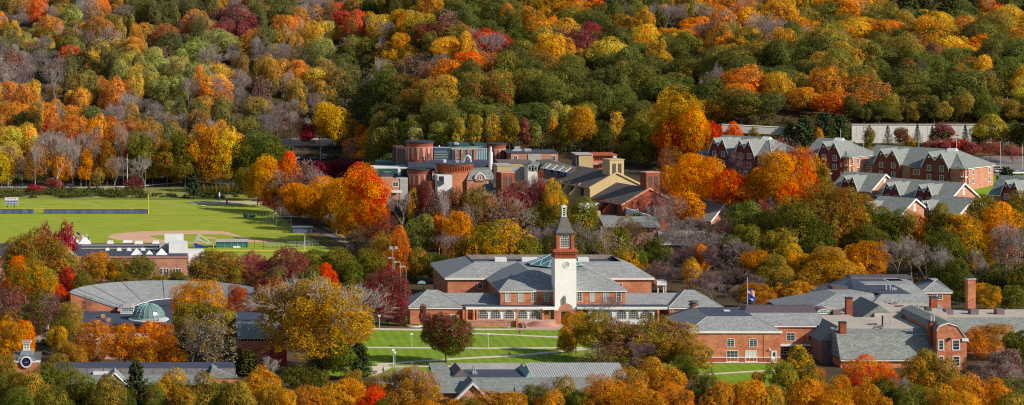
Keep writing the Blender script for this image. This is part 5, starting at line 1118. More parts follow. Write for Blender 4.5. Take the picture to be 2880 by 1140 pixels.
def scoreboard():
    d = 1032.0; X = lambda px: WX(px, d); r = root("scoreboard", "blue and white scoreboard on two dark legs behind the outfield fence", "scoreboard", (X(32), d, 0))
    z0, z1 = WZ(576, d), WZ(556, d)
    for px in (20, 40): MB().box(X(px) - .15, X(px) + .15, d + .1, d + .4, 0, z0 + .2).build("leg", STEELD, r)
    MB().box(X(14), X(51), d, d + .5, z0, z1).build("board", WHITE, r)
    MB().box(X(15), X(50), d - .05, d - .002, z0 + .75, z1 - .95).build("score_panel", BLUEM, r)
    m = MB(); random.seed(2)
    for k in range(11): x = X(17.5) + (X(48) - X(17.5)) * k / 10; m.box(x - .16, x + .16, d - .09, d - .051, z1 - 1.28, z1 - 1.02) if k % 3 else m.box(x - .2, x + .2, d - .09, d - .051, z1 - 1.5, z1 - 1.1)
    for k in range(8): x = X(18) + (X(47) - X(18)) * k / 7; m.box(x - .2, x + .2, d - .09, d - .051, z0 + .8, z0 + 1.1)
    m.build("score_digit", WHITE, r)
    b = MB()
    for k in range(7): x = X(21) + (X(44) - X(21)) * k / 6; b.box(x - .17, x + .17, d - .04, d - .002, z1 - .62, z1 - .3)
    b.build("heading_letter", cloth("heading_red", (.5, .12, .12)), r)
    MB().box(X(15.5), X(49.5), d - .05, d - .002, z0 + .12, z0 + .6).build("sponsor_panel", cloth("panel_blue", (.08, .16, .45)), r)
scoreboard()
def dugout():
    d = DG(697); X = lambda px: WX(px, d); r = root("dugout", "green baseball dugout with pale roof behind home plate", "dugout", (X(653), d, 0))
    h = WZ(674, d + 3)
    m = MB(); m.box(X(608), X(698), d + 3.2, d + 3.4, 0, h - .3); m.build("back_wall", DUGOUT, r)
    MB().box(X(608), X(612), d, d + 3.19, 0, h - .4).build("side_wall", DUGOUT, r); MB().box(X(694), X(698), d, d + 3.19, 0, h - .4).build("side_wall", DUGOUT, r)
    MB().box(X(612.2), X(693.8), d + .1, d + .2, 0, 2.2).build("front_screen", DUGOUT, r)
    MB().extr([(d - .4, h - .55), (d + 3.6, h), (d + 3.6, h + .15), (d - .4, h - .4)], 'x', X(606), X(699)).build("roof", CONC, r)
    for px in (630, 650, 668, 682): MB().box(X(px) - .08, X(px) + .08, d - .05, d + .05, 0, h - .4).build("post", ALUM, r)
    MB().box(X(655), X(676), d - .5, d - .1, 0, .6).build("bench", WHITE, r)
dugout()
def backstop():
    d = DG(698); X = lambda px: WX(px, d); r = root("batting_backstop", "slanted steel backstop frame with royal blue padding beside the dugout", "backstop", (X(563), d, 0))
    m = MB(); P = lambda px, py, dd=0: (X(px), d + dd, WZ(py, d))
    for a, b in (((545, 683), (558, 662)), ((551, 683), (564, 663)), ((558, 662), (564, 663)), ((564, 663), (600, 690)), ((558, 662), (557, 688)), ((545, 683), (545, 697)), ((551, 672), (590, 688)), ((600, 690), (600, 697))): m.tube(P(*a), P(*b), .12, n=5); m.tube(P(*a, 3), P(*b, 3), .1, n=5)
    m.build("frame", POLEM, r)
    MB().loft([P(543, 697.5), P(586, 697.5), P(586, 695), P(543, 683)], [P(543, 697.5, .5), P(586, 697.5, .5), P(586, 695, .5), P(543, 683, .5)]).build("padding", BLUEM, r)
backstop()
def bleacher(px0, px1, py, label):
    d = DG(py); r = root("bleacher", label, "bleacher", (WX((px0 + px1) / 2, d), d, 0), group="aluminium bleachers by the ball field")
    X0, X1 = WX(px0, d), WX(px1, d)
    for k in range(4):
        MB().box(X0, X1, d + .7 * k, d + .7 * k + .3, .42 + .38 * k, .48 + .38 * k).build("seat", ALUM, r)
        if k: MB().box(X0, X1, d + .7 * k - .35, d + .7 * k - .05, .18 + .38 * k - .2, .22 + .38 * k - .2).build("foot_board", ALUM, r)
    m = MB()
    for k in range(5): x = X0 + (X1 - X0) * k / 4; m.tube((x, d, .05), (x, d + 2.3, 1.5), .05, n=4); m.tube((x, d + 2.3, 0), (x, d + 2.3, 1.5), .05, n=4); m.tube((x, d, 0), (x, d, .42), .05, n=4)
    m.build("frame", POLEM, r)
bleacher(748, 797, 697, "first aluminium bleacher, nearest to the dugout"); bleacher(808, 853, 695, "second aluminium bleacher, in the middle of the three"); bleacher(860, 897, 692, "third aluminium bleacher, under the orange trees")
def low_fence():
    d = DG(712); r = root("backstop_fence", "low chain link fence with yellow top along the near side of the ball field", "fence", (WX(720, d), d, 0)); X = lambda px: WX(px, d)
    MB().tube((X(528), d, .85), (X(912), d, .75), .13, n=6).build("top_padding", YELLOW, r)
    for k in range(20): x = X(530 + 380 * k / 19); MB().tube((x, d, 0), (x, d, .85), .05, n=5).build("post", STEELD, r)
    r2 = root("tall_fence", "tall dark chain link fence posts running behind the bleachers", "fence", (WX(790, 900), 900, 0))
    for px, pt, pbt in ((716, 672, 700), (741, 672, 702), (788, 668, 704), (807, 660, 700), (834, 660, 696), (900, 680, 712), (985, 680, 716), (1000, 690, 712)):
        dd = DG(pbt); MB().tube((WX(px, dd), dd, 0), (WX(px, dd), dd, WZ(pt, dd)), .06, n=5).build("post", STEELD, r2)
    dd = 905; MB().tube((WX(716, dd), dd, 3.2), (WX(1000, dd), dd, 3.2), .04, n=4).build("top_rail", STEELD, r2)
    q = root("white_pole", "slim white pole in front of the middle bleacher", "pole", (WX(857, 884), 884, 0)); MB().cyl(WX(857, 884), 884, .12, .09, 0, WZ(665, 884), 8).build("shaft", WHITE, q); MB().cyl(WX(857, 884), 884, .16, .16, 0, .3, 8).build("foot", CONC, q)
low_fence()
def batting_cage():
    r = root("batting_cage", "row of pale pipe hoops of a batting cage at the shaded field edge", "batting cage", (WX(780, 980), 980, 0))
    for px, pt, bt, n in ((731, 586, 616, 0), (741, 587, 621, 1), (750, 591, 627, 1), (759, 597, 630, 1), (768.5, 601, 641, 1), (777, 609, 644, 2)):
        d = DG(bt); x = WX(px, d); z = WZ(pt, d); m = MB(); m.tube((x, d, 0), (x, d, z - .4), .09, n=5); m.tube((x, d, z - .4), (x + .5, d, z), .09, n=5)
        m.tube((x + .5, d, z), (x + (1.6 if n < 2 else 7), d, z), .09, n=5)
        if n == 2: m.tube((x + 5.5, d, 0), (x + 5.5, d, z), .09, n=5); m.tube((x, d, z * .7), (x + 5, d, z * .7), .07, n=5)
        m.build("hoop", POLEM, r)
    d = DG(604); m = MB(); m.tube((WX(775, d), d, 4.0), (WX(816, d), d, 4.1), .09, n=5); m.tube((WX(815, d), d, 0), (WX(815, d), d, 4.1), .09, n=5); m.build("cross_bar", POLEM, r)
    net = MB(); d = DG(640)
    for k in range(9): net.tube((WX(770 + 9 * k, d), d, 0), (WX(770 + 9 * k, d), d, 3.4), .025, n=3)
    for k in range(6): net.tube((WX(770, d), d, .6 * k + .2), (WX(850, d), d, .6 * k + .2), .025, n=3)
    net.build("netting", STEELD, r)
    b = root("shed_shelter", "long navy shelter with pale blue roof in the tree shade by the field", "shelter", (WX(850, 950), 950, 0)); d = DG(656)
    MB().box(WX(824, d), WX(878, d), d, d + 3, 0, 2.1).build("wall", TARPM, b); MB().box(WX(821, d), WX(880, d), d - .5, d + 3.4, 2.1, 2.35).build("roof", mat_noise("blue_grey_roof", (.16, .19, .26), (.12, .14, .20), .5, .7), b)
    t = root("tarp_roll", "dark green heap of field tarp on the grass edge", "tarp", (WX(698, 1003), 1003, 0)); d = DG(612); m = MB(); random.seed(9)
    for k in range(7): a = WX(685 + 4.5 * k, d); m.tube((a, d + random.uniform(-.5, .5), .5 + .3 * math.sin(k)), (a + .9, d + random.uniform(-.5, .5), .6 + .3 * math.cos(k)), .8 - .05 * k, n=8)
    m.build("cover", GREENM, t); MB().box(WX(694, d), WX(701, d), d - 1.2, d - .9, .3, .75).build("sandbag", CONC, t)
batting_cage()
def volleyball():
    for px, bt, tp, lab in ((617, 566, 542, "far white and blue padded net post on the sand court"), (638, 574, 549, "near blue padded net post with white top at the sand court corner")):
        d = DG(bt); x = WX(px, d); r = root("net_post", lab, "post", (x, d, 0)); z = WZ(tp, d)
        MB().cyl(x, d, .32, .32, 0, z * .55, 10).build("padding", BLUEM, r); MB().cyl(x, d, .3, .3, z * .55, z, 10).build("shaft", WHITE, r)
    for px, py, lab in ((572, 582, "first pale bench slab on the outfield grass"), (589, 586, "second pale bench slab, a step nearer on the outfield grass")):
        d = DG(py); x = WX(px, d); r = root("field_bench", lab, "bench", (x, d, 0)); MB().box(x - .9, x + .9, d - .4, d + .4, .4, .55).build("seat", PIPE, r)
        for s in (-.7, .7): MB().box(x + s - .06, x + s + .06, d - .3, d + .3, 0, .4).build("leg", STEELD, r)
volleyball()
def guard_rail():
    P = [(-300, 531), (130, 531), (250, 531.5), (345, 530), (420, 525.5), (514, 518.5)]; pts = [(WX(x, DG(y)), DG(y)) for x, y in P]
    r = root("guard_rail", "pale timber guard rail along the far road beyond the ball field", "guard rail", (pts[2][0], pts[2][1], 0)); m = MB()
    for a, b in zip(pts, pts[1:]): m.obox((a[0], a[1], 0), ((b[0] - a[0]), (b[1] - a[1]), 0), (0, -.12, 0), 0, 1, 0, 1, .55, .85)
    m.build("rail", POLEM, r)
    for a, b in zip(pts, pts[1:]):
        n = max(2, int(math.hypot(b[0] - a[0], b[1] - a[1]) / 7))
        for k in range(n): x, y = a[0] + (b[0] - a[0]) * k / n, a[1] + (b[1] - a[1]) * k / n; MB().box(x - .12, x + .12, y, y + .2, -.1, .95).build("post", POLEM, r)
guard_rail()
# ------------------------------------------------------------------ poles and lamps
def pole(name, label, cat, px, top, D, r0, mat, base=None, group=None):
    x = WX(px, D); z0 = T(x, D); zt = WZ(top, D); r = root(name, label, cat, (x, D, z0), group=group)
    MB().cyl(x, D, r0, r0 * .7, z0 - .1, zt, 8).build("shaft", mat, r); return r, x, zt
for px, top, D, lab in ((22.4, 428, 1128, "pale wooden utility pole beside the far road near the scoreboard"), (358, 433, 1130, "pale wooden utility pole between the bare trees on the far road"), (1013, 393, 1190, "utility pole with cross arm beside the orange maple at the parking lot"), (902, 413, 1185, "slim utility pole in front of the dark parked cars")):
    r, x, z = pole("utility_pole", lab, "pole", px, top, D, .22, POLEM)
    if D > 1186: MB().box(x - 2.2, x + .6, D - .1, D + .1, z - .7, z - .45).build("cross_arm", WOODP, r); MB().cyl(x + .5, D - .3, .3, .3, z - 3.2, z - 1.8, 8).build("transformer", CONC, r)
    else: MB().box(x, x + 2.4, D - .08, D + .08, z - 3.6, z - 3.45).build("lamp_arm", POLEM, r); MB().box(x + 2.0, x + 2.9, D - .2, D + .2, z - 3.9, z - 3.6).build("lamp_head", WHITE, r)
LAMPS = [((1158, 937, 978), "lawn lamp standing alone on the path west of the globe tree"), ((1373, 937, 979), "lawn lamp standing on the path east of the globe tree"), ((1106, 982, 1032), "taller of the two close lawn lamps at the path corner"), ((1110.5, 989, 1033), "shorter of the two close lawn lamps at the path corner"), ((1067, 886, 928), "lawn lamp at the library walk beside the crimson tree"), ((1598, 962, 984), "lawn lamp half hidden by the gold tree at the path end")]
for (px, tp, bt), lab in LAMPS:
    D = DG(bt); x = WX(px, D); z = WZ(tp, D); r = root("path_lamp", lab, "lamp post", (x, D, 0), group="lawn lamps on the campus green")
    MB().cyl(x, D, .09, .07, 0, z - .45, 8).build("shaft", POLEM, r); MB().box(x - .34, x + .34, D - .34, D + .34, z - .45, z - .02).build("lamp_head", WHITE, r); MB().cyl(x, D, .16, .16, 0, .25, 8).build("foot", CONC, r)
def sport_light():
    D = 752.0; r, x, z = pole("sports_light", "tallest court light mast, with two floodlights on a cross arm", "light mast", 1105, 697, D, .09, POLEM, group="court lights behind the crimson maple")
    MB().box(x - 1.4, x + 1.4, D - .08, D + .08, z - .6, z - .45).build("cross_arm", POLEM, r)
    for s in (-.6, 1.0): MB().box(x + s - .45, x + s + .45, D - .4, D + .3, z - .42, z + .35).build("floodlight", ALUM, r)
    for i, (px, tp, D, lab) in enumerate(((1110, 729, 748, "first of three court lights with bent arm, next to the tall mast"), (1126.5, 740, 742, "middle one of three court lights with bent arm"), (1142, 753, 736, "lowest of three court lights with bent arm"))):
        r, x, z = pole("sports_light", lab, "light mast", px, tp, D, .07, POLEM, group="court lights behind the crimson maple")
        m = MB(); m.tube((x, D, z), (x - .5, D, z + .35), .08, n=5); m.tube((x - .5, D, z + .35), (x - 1.1, D, z + .3), .08, n=5); m.build("bent_arm", POLEM, r)
        MB().box(x - 1.9, x - 1.0, D - .35, D + .3, z + .05, z + .5).build("floodlight", ALUM, r)
sport_light()
for px, tp, D, lab in ((2690, 382, 965, "parking lot light among the pink leafed trees"), (2814, 398, 957, "parking lot light above the white sedans"), (2875, 406, 957, "parking lot light at the picture edge beside the wood"), (2584, 384, 990, "parking lot light under the white wall beside a spruce"), (2429, 371, 996, "parking lot light behind the shorter dormitory roof"), (2364, 362, 995, "parking lot light before the blue green pines")):
    r, x, z = pole("lot_light", lab, "lamp post", px, tp, D, .13, POLEM, group="parking lot lights behind the dormitories")
    MB().box(x - .2, x + 1.0, D - .2, D + .2, z, z + .25).build("lamp_head", STEELD, r)
def street_lamp():
    D = 640.0; r, x, z = pole("street_lamp", "white curved arm street lamp at the dark wood on the east edge", "lamp post", 2848, 942, D, .14, WHITE)
    m = MB(); pts = [(x, z), (x + .5, z + .7), (x + 1.4, z + 1.1), (x + 2.7, z + 1.2)]
    for a, b in zip(pts, pts[1:]): m.tube((a[0], D, a[1]), (b[0], D, b[1]), .10, n=6)
    m.build("curved_arm", WHITE, r); MB().box(x + 2.6, x + 3.6, D - .2, D + .2, z + 1.08, z + 1.32).build("lamp_head", CONC, r)
street_lamp()
def hoop():
    D = 783.0; x = WX(1186, D); r = root("basketball_hoop", "basketball hoop with arched backboard on a curved post beside the library", "basketball hoop", (x, D, 0)); z = WZ(789, D)
    m = MB(); m.tube((x + .6, D + 1, 0), (x + .6, D + 1, z - 1), .09, n=6); m.tube((x + .6, D + 1, z - 1), (x, D + .2, z - .5), .09, n=6); m.build("post", STEELD, r)
    MB().extr([(x - 1.3 * math.cos(math.pi * i / 10) * 1.0, z - 1.0 + .9 * math.sin(math.pi * i / 10)) for i in range(11)], 'y', D, D + .12).build("backboard", COPPER, r)
    q = MB()
    for i in range(10): a, b = 2 * math.pi * i / 10, 2 * math.pi * (i + 1) / 10; q.tube((x + .3 * math.cos(a), D - .35 + .3 * math.sin(a), z - 1.0), (x + .3 * math.cos(b), D - .35 + .3 * math.sin(b), z - 1.0), .03, n=4)
    q.build("rim", TERRA, r)
hoop()
# ------------------------------------------------------------------ flags
def wavy(x, y, z, w_, h, nx, nz, mat_of, droop=.5, amp=.25):
    """returns {material: MB} for a flag flying towards +x from the pole at (x,y); cells coloured by mat_of(i, j)"""
    out = {}
    P = lambda i, j: (x + w_ * i / nx * .93, y + amp * math.sin(i / nx * 7.5) * (i / nx), z - h * j / nz - droop * (i / nx) ** 1.3 + .06 * math.sin(i * 1.7))
    for i in range(nx):
        for j in range(nz): out.setdefault(mat_of(i, j), MB()).poly([P(i, j), P(i, j + 1), P(i + 1, j + 1), P(i + 1, j)])
    return out
FR, FW, FB = cloth("flag_red", (.42, .03, .05)), cloth("flag_white", (.72, .70, .70)), cloth("flag_blue", (.02, .035, .16)); FB2 = cloth("flag_royal", (.02, .05, .30))
def stars_stripes(i, j): return FB if (i < 5 and j < 7) else (FR if j % 2 == 0 else FW)
def flagpole(label, px, top, D, base, flags, r0=.08):
    x = WX(px, D); z = WZ(top, D); r = root("flagpole", label, "flagpole", (x, D, base)); MB().cyl(x, D, r0, r0 * .6, base, z, 8).build("shaft", WHITE, r)
    MB().cyl(x, D, .13, .13, z, z + .25, 8).build("finial", YELLOW, r)
    for nm, lab, dz, w_, h, fn, dr in flags:
        f = root("flag", lab, "flag", (x, D, z - dz))
        parts = wavy(x + r0, D, z - dz, w_, h, 12, 13, fn, dr)
        for k, m in parts.items(): m.build({FB: "canton", FR: "red_stripe", FW: "white_stripe", FB2: "field"}[k], k, f)
        if nm == "state":
            s = MB()
            for i in range(10):                          # white shield with a ribbon on the blue field
                pass
            px_, pz = x + .5 * w_, z - dz - h * .5 - dr * .4
            s.poly([(px_ - .42, D - .34, pz + .35), (px_ - .15, D - .36, pz - .35), (px_ + .5, D - .36, pz - .5), (px_ + .25, D - .34, pz + .1), (px_ + .05, D - .34, pz - .05)]); s.build("emblem", FW, f)
    return r
flagpole("tall white flagpole at half staff behind the student center", 2102, 784, 690, 0, [("us", "striped red and white national flag flying upper on the half staff pole", 2.3, 2.1, 1.6, stars_stripes, 1.3), ("state", "blue flag with white emblem hanging under the striped flag", 4.3, 2.2, 1.7, lambda i, j: FB2, .7)])
flagpole("white flagpole in the middle of the three beside the ball field", 213.6, 651, 853, 0, [("us", "striped national flag on the middle pole over the pyramid skylights", .2, 2.9, 1.5, stars_stripes, 1.2)])
flagpole("white flagpole nearest to the magenta tree, with its flag hanging", 186.6, 659, 853, 0, [("b", "navy flag hanging close to the pole by the magenta tree", .3, .7, 2.6, lambda i, j: FB, .6)])
flagpole("white flagpole nearest to the pitching field of the three", 243.6, 657, 853, 0, [("b", "white and blue flag drooping from the pole nearest the infield", .3, 1.2, 1.4, lambda i, j: FW if (i + j) % 9 < 5 else FB2, 2.2)])
def banner():
    D = 690.0; x = WX(134, D); r = root("banner_sign", "upright white sign post with blue panel beside the yellow maple", "sign", (x, D, 0)); z = WZ(918, D)
    MB().box(x - .3, x + .3, D, D + .3, 0, z).build("post", WHITE, r); MB().box(x - .22, x + .22, D - .05, D - .002, z * .42, z * .72).build("panel", BLUEM, r); MB().loft(rect(x - .4, x + .4, D - .1, D + .4, z + .003), rect(x - .05, x + .05, D + .1, D + .2, z + .5)).build("cap", WHITE, r)
banner()
def planter():
    D = 712.5 - 6; x = WX(1168, D); r = root("flower_bed", "curved white edged bed with yellow mums before the library west wing", "flower bed", (x, D, 0))
    m = MB(); n = 10
    for i in range(n):
        a, b = math.pi * (1.1 + .8 * i / n), math.pi * (1.1 + .8 * (i + 1) / n)
        m.obox((x + 2.4 * math.cos(a), D + 1.3 * math.sin(a), 0), (2.4 * (math.cos(b) - math.cos(a)), 1.3 * (math.sin(b) - math.sin(a)), 0), (0, .25, 0), 0, 1, 0, 1, 0, .5)
    m.build("edging", WHITE, r)
    random.seed(5)
    for k in range(6):
        px_, dd = x - 1.9 + k * .75, D - .5 + random.uniform(-.2, .5); f = MB(); f.cyl(px_, dd, .18, .42, 0, .3, 9).cyl(px_, dd, .42, .15, .3, .68, 9); f.build("mum", YELLOW, r)
planter()
# ------------------------------------------------------------------ cars
def car_paint(name, c):
    m, n, l, b = new_mat(name); b.inputs['Base Color'].default_value = (*c, 1); b.inputs['Roughness'].default_value = .28; b.inputs['Coat Weight'].default_value = .5
    no = n.new("ShaderNodeTexNoise"); no.inputs['Scale'].default_value = 1.5; mp = n.new("ShaderNodeMapRange"); mp.inputs[3].default_value = .22; mp.inputs[4].default_value = .38; l.new(no.outputs[0], mp.inputs[0]); l.new(mp.outputs[0], b.inputs['Roughness'])
    return m
TYRE = mat_noise("tyre", (.02, .02, .02), (.015, .015, .015), 3, .9); LENS = mat_glass("lamp_lens", (.5, .5, .48)); TAIL = mat_glass("tail_lens", (.3, .01, .01))
def car(label, px, D, rz, paint, kind="sedan", dz=.13):
    x = WX(px, D); r = root("parked_car", label, "car", (x, D, T(x, D) + dz), rz, group=None)
    Lh, W_ = (2.35, .92) if kind == "sedan" else (2.4, .97)
    if kind == "sedan": low = [(-2.3, .35), (2.25, .35), (2.35, .62), (2.2, .82), (1.1, .95), (-1.6, .98), (-2.25, .92), (-2.35, .6)]; cab0, cab1, zc, zr = (-1.75, 1.25), (-1.05, .45), .95, 1.45
    elif kind == "suv": low = [(-2.35, .42), (2.3, .42), (2.4, .75), (2.25, 1.0), (1.15, 1.1), (-2.3, 1.12), (-2.4, .75)]; cab0, cab1, zc, zr = (-2.3, 1.3), (-2.0, .6), 1.08, 1.75
    else: low = [(-2.7, .5), (2.5, .5), (2.6, .85), (2.5, 1.05), (1.3, 1.12), (-2.7, 1.12)]; cab0, cab1, zc, zr = (-.5, 1.4), (-.3, .75), 1.1, 1.8
    m = MB(); a = [(p, -W_, q) for p, q in low]; b = [(p, W_, q) for p, q in low]; m.loft(a, b); body = m.build("body", paint, r, True)
    bm = body.modifiers.new("bevel", 'BEVEL'); bm.width = .09; bm.segments = 2; bm.limit_method = 'ANGLE'
    B0 = [(cab0[0], -W_ + .04, zc), (cab0[1], -W_ + .04, zc), (cab0[1], W_ - .04, zc), (cab0[0], W_ - .04, zc)]; B1 = [(cab1[0], -W_ + .2, zr), (cab1[1], -W_ + .2, zr), (cab1[1], W_ - .2, zr), (cab1[0], W_ - .2, zr)]
    MB().loft(B0, B1).build("window_band", GLASS, r, True)
    t = MB().box(cab1[0] - .05, cab1[1] + .05, -W_ + .17, W_ - .17, zr + .001, zr + .06); t.build("roof", paint, r, True)
    for wx in (-1.45, 1.45):
        for s in (-1, 1):
            wm = MB(); n = 14; wm.loft([(wx + .34 * math.cos(2 * math.pi * i / n), s * W_ - .11, .34 + .34 * math.sin(2 * math.pi * i / n)) for i in range(n)], [(wx + .34 * math.cos(2 * math.pi * i / n), s * W_ + .11, .34 + .34 * math.sin(2 * math.pi * i / n)) for i in range(n)]); tyre = wm.build("wheel", TYRE, r, True)
            rm = MB(); rm.loft([(wx + .2 * math.cos(2 * math.pi * i / n), s * (W_ + .10), .34 + .2 * math.sin(2 * math.pi * i / n)) for i in range(n)], [(wx + .18 * math.cos(2 * math.pi * i / n), s * (W_ + .13), .34 + .18 * math.sin(2 * math.pi * i / n)) for i in range(n)]); rm.build("rim", ALUM, tyre, True)
    zf = .68 if kind == "sedan" else .85
    for s in (-1, 1):
        MB().box(low[2][0] - .1, low[2][0] + .02, s * .7 - .18, s * .7 + .18, zf - .07, zf + .07).build("headlight", LENS, r, True)
        MB().box(low[-1][0] - .02, low[-1][0] + .1, s * .75 - .14, s * .75 + .14, zf - .05, zf + .12).build("taillight", TAIL, r, True)
    return r
PW, PB, PD, PR, PS = car_paint("white_car_paint", (.75, .75, .74)), car_paint("black_car_paint", (.012, .014, .02)), car_paint("navy_car_paint", (.02, .035, .07)), car_paint("maroon_car_paint", (.13, .012, .03)), car_paint("silver_car_paint", (.40, .42, .45))
car("black suv driving on the far road beside the big bare tree", 193, DG(528.5), R(180), PB, "suv", .05)["group"] = "cars on the far road"
car("dark car on the far road behind the guard rail, near the scoreboard", 62, DG(527), R(180), PD, "sedan", .05)["group"] = "cars on the far road"
for px, D, rz, p, k, lab in ((838, 1188, 20, PD, "sedan", "dark navy sedan parked beside the big green pine"), (880, 1186, 10, PB, "suv", "largest black suv in the dark row of parked cars"), (913, 1189, 80, PS, "suv", "silver suv parked nose out between black cars"), (944, 1191, 15, PB, "sedan", "black sedan at the far end of the dark row"), (1000, 1196, 170, PD, "sedan", "navy sedan below the orange maple by the utility pole")):
    car(lab, px, D, R(rz), p, k)["group"] = "cars in the far parking lot"
for px, D, rz, p, k, lab in ((2483, 974, 95, PW, "suv", "white suv parked beside the shorter dormitory roof"), (2503, 976, 60, PR, "suv", "maroon suv parked next to the white suv"), (2497, 955, 30, PW, "pickup", "white pickup close behind the long dormitory roof"), (2600, 975, 10, PB, "sedan", "dark sedan in the shade under the white wall"), (2815, 952, 0, PW, "sedan", "white sedan under the parking lot light"), (2800, 962, 0, PS, "sedan", "silver sedan behind the white sedan"), (2862, 949, 10, PW, "sedan", "white sedan near the picture edge beyond the hipped dormitory end"), (2745, 972, 0, PS, "sedan", "silver sedan between the pink leafed trees"), (2890, 950, 10, PS, "sedan", "grey sedan cut by the picture edge")):
    car(lab, px, D, R(rz), p, k)["group"] = "cars behind the dormitories"
# ------------------------------------------------------------------ people
def skinned(name, chains, mat, parent, sub=1):
    """one continuous skinned surface from connected chains [(i0, i1, ...)] over V = [(xyz, radius)]"""
    V, E = chains
    me = bpy.data.meshes.new(name); me.from_pydata([v[0] for v in V], E, []); o = bpy.data.objects.new(name, me); C.objects.link(o)
    s = o.modifiers.new("skin", 'SKIN')
    for d, v in zip(me.skin_vertices[0].data, V): d.radius = (v[1], v[1]); d.use_root = False
    me.skin_vertices[0].data[0].use_root = True
    b = o.modifiers.new("sub", 'SUBSURF'); b.levels = sub; b.render_levels = sub
    dg = bpy.context.evaluated_depsgraph_get(); m2 = bpy.data.meshes.new_from_object(o.evaluated_get(dg)); o.modifiers.clear(); o.data = m2; m2.materials.clear(); m2.materials.append(mat)
    m2.polygons.foreach_set("use_smooth", [True] * len(m2.polygons)); o.parent = parent
    return o
def person(label, px, py, face, top, legs, hair, stride=.32, pack=None):
    D = DG(py); x = WX(px, D); r = root("person", label, "person", (x, D, .06), face)
    V = [((0, 0, .95), .13)]; E = []
    def add(prev, p, rad): V.append((p, rad)); E.append((prev, len(V) - 1)); return len(V) - 1
    sp = add(0, (.0, 0, 1.18), .125); ch = add(sp, (.02, 0, 1.36), .14); nk = add(ch, (.03, 0, 1.50), .055); hd = add(nk, (.05, 0, 1.60), .085); tp = add(hd, (.04, 0, 1.70), .08); add(hd, (.14, 0, 1.60), .018)
    leg = {}
    for s in (-1, 1):
        k1 = add(0, (.02, s * .09, .86), .095); kn = add(k1, (s * stride * .55 + .05, s * .10, .50), .062); an = add(kn, (s * stride - (.06 if s < 0 else 0), s * .10, .10 + (.05 if s < 0 else 0)), .042); ft = add(an, (s * stride + .17, s * .11, .045), .04); leg[s] = (k1, kn, an, ft)
        sh = add(ch, (.0, s * .18, 1.40), .062); eb = add(sh, (-s * .14, s * .24, 1.13), .046); wr = add(eb, (-s * .16 + .12, s * .24, .92), .034); pm = add(wr, (-s * .17 + .16, s * .24, .85), .036)
        for f, (dx, dy, l) in enumerate(((.03, -.03, .07), (.015, -.012, .085), (-.004, .006, .08), (-.022, .02, .065), (.05, .01, .05))):
            a = add(pm, (V[pm][0][0] + dx, V[pm][0][1] + dy, V[pm][0][2] - l * .55), .009); add(a, (V[pm][0][0] + dx + .012, V[pm][0][1] + dy, V[pm][0][2] - l), .008)
    skinned("body", (V, E), SKIN, r)
    g = lambda i, e: (V[i][0], V[i][1] + e)
    # jacket: torso and sleeves, a little larger than the body
    J = [((0, 0, .92), .16), ((0, 0, 1.18), .16), ((.02, 0, 1.38), .165), ((.03, 0, 1.47), .09)]; JE = [(0, 1), (1, 2), (2, 3)]
    for s in (-1, 1): n = len(J); J += [((.0, s * .19, 1.40), .085), ((-s * .14, s * .245, 1.13), .066), ((-s * .16 + .11, s * .245, .94), .055)]; JE += [(2, n), (n, n + 1), (n + 1, n + 2)]
    skinned("jacket", (J, JE), top, r)
    Tt = [((0, 0, .93), .15)]; TE = []
    for s in (-1, 1):
        n = len(Tt); p = leg[s]; Tt += [(V[p[0]][0], .112), (V[p[1]][0], .08), ((V[p[2]][0][0], V[p[2]][0][1], V[p[2]][0][2] + .02), .062)]; TE += [(0, n), (n, n + 1), (n + 1, n + 2)]
    skinned("trousers", (Tt, TE), legs, r)
    skinned("hair", ([((.02, 0, 1.66), .095), ((-.01, 0, 1.735), .075), ((-.05, 0, 1.60), .06)], [(0, 1), (0, 2)]), hair, r)
    for s in (-1, 1): p = V[leg[s][3]][0]; skinned("shoe", ([((p[0] - .16, p[1], p[2] + .0), .05), ((p[0] + .04, p[1], p[2] - .005), .045)], [(0, 1)]), STEELD, r)
    if pack is not None:
        b = root("backpack", "dark backpack worn by the " + pack[1], "backpack", (x, D, .06), face); mb = MB().loft([(-.34, -.15, 1.02), (-.17, -.15, 1.02), (-.17, .15, 1.02), (-.34, .15, 1.02)], [(-.30, -.13, 1.45), (-.15, -.13, 1.45), (-.15, .13, 1.45), (-.30, .13, 1.45)]); mb.build("bag", pack[0], b, True)
        for s in (-1, 1): MB().tube((-.16, s * .1, 1.44), (.17, s * .11, 1.40), .025, n=5).build("strap", pack[0], b, True)
HB, HK = cloth("brown_hair", (.05, .028, .015)), cloth("black_hair", (.015, .012, .012))
person("person in white jacket and white trousers walking below the library terrace wall", 1432, 924.5, R(190), cloth("white_jacket", (.62, .60, .58)), cloth("white_trousers", (.66, .64, .60)), HK, .28)
person("person in red jacket and grey trousers walking on the upper lawn path", 1462, 946, R(200), cloth("red_jacket", (.50, .02, .03)), cloth("grey_trousers", (.25, .27, .30)), HB, .34)
person("person in white top and navy trousers walking on the slanting lawn path", 1433, 1003, R(195), cloth("white_top", (.68, .67, .66)), cloth("navy_trousers", (.05, .06, .10)), HB, .30, (cloth("pack_cloth", (.04, .045, .06)), "person on the slanting lawn path"))
person("person in pale shirt and dark trousers at the edge of the gold tree", 1589, 985.5, R(170), cloth("pale_shirt", (.55, .56, .60)), cloth("dark_trousers", (.04, .04, .05)), HK, .26)
person("person in white shirt walking down the apron behind the gold crowned tree", 1078.5, 1053, R(80), cloth("white_shirt", (.72, .71, .69)), cloth("olive_trousers", (.14, .14, .11)), HB, .25, (cloth("grey_pack_cloth", (.07, .07, .08)), "person on the apron"))
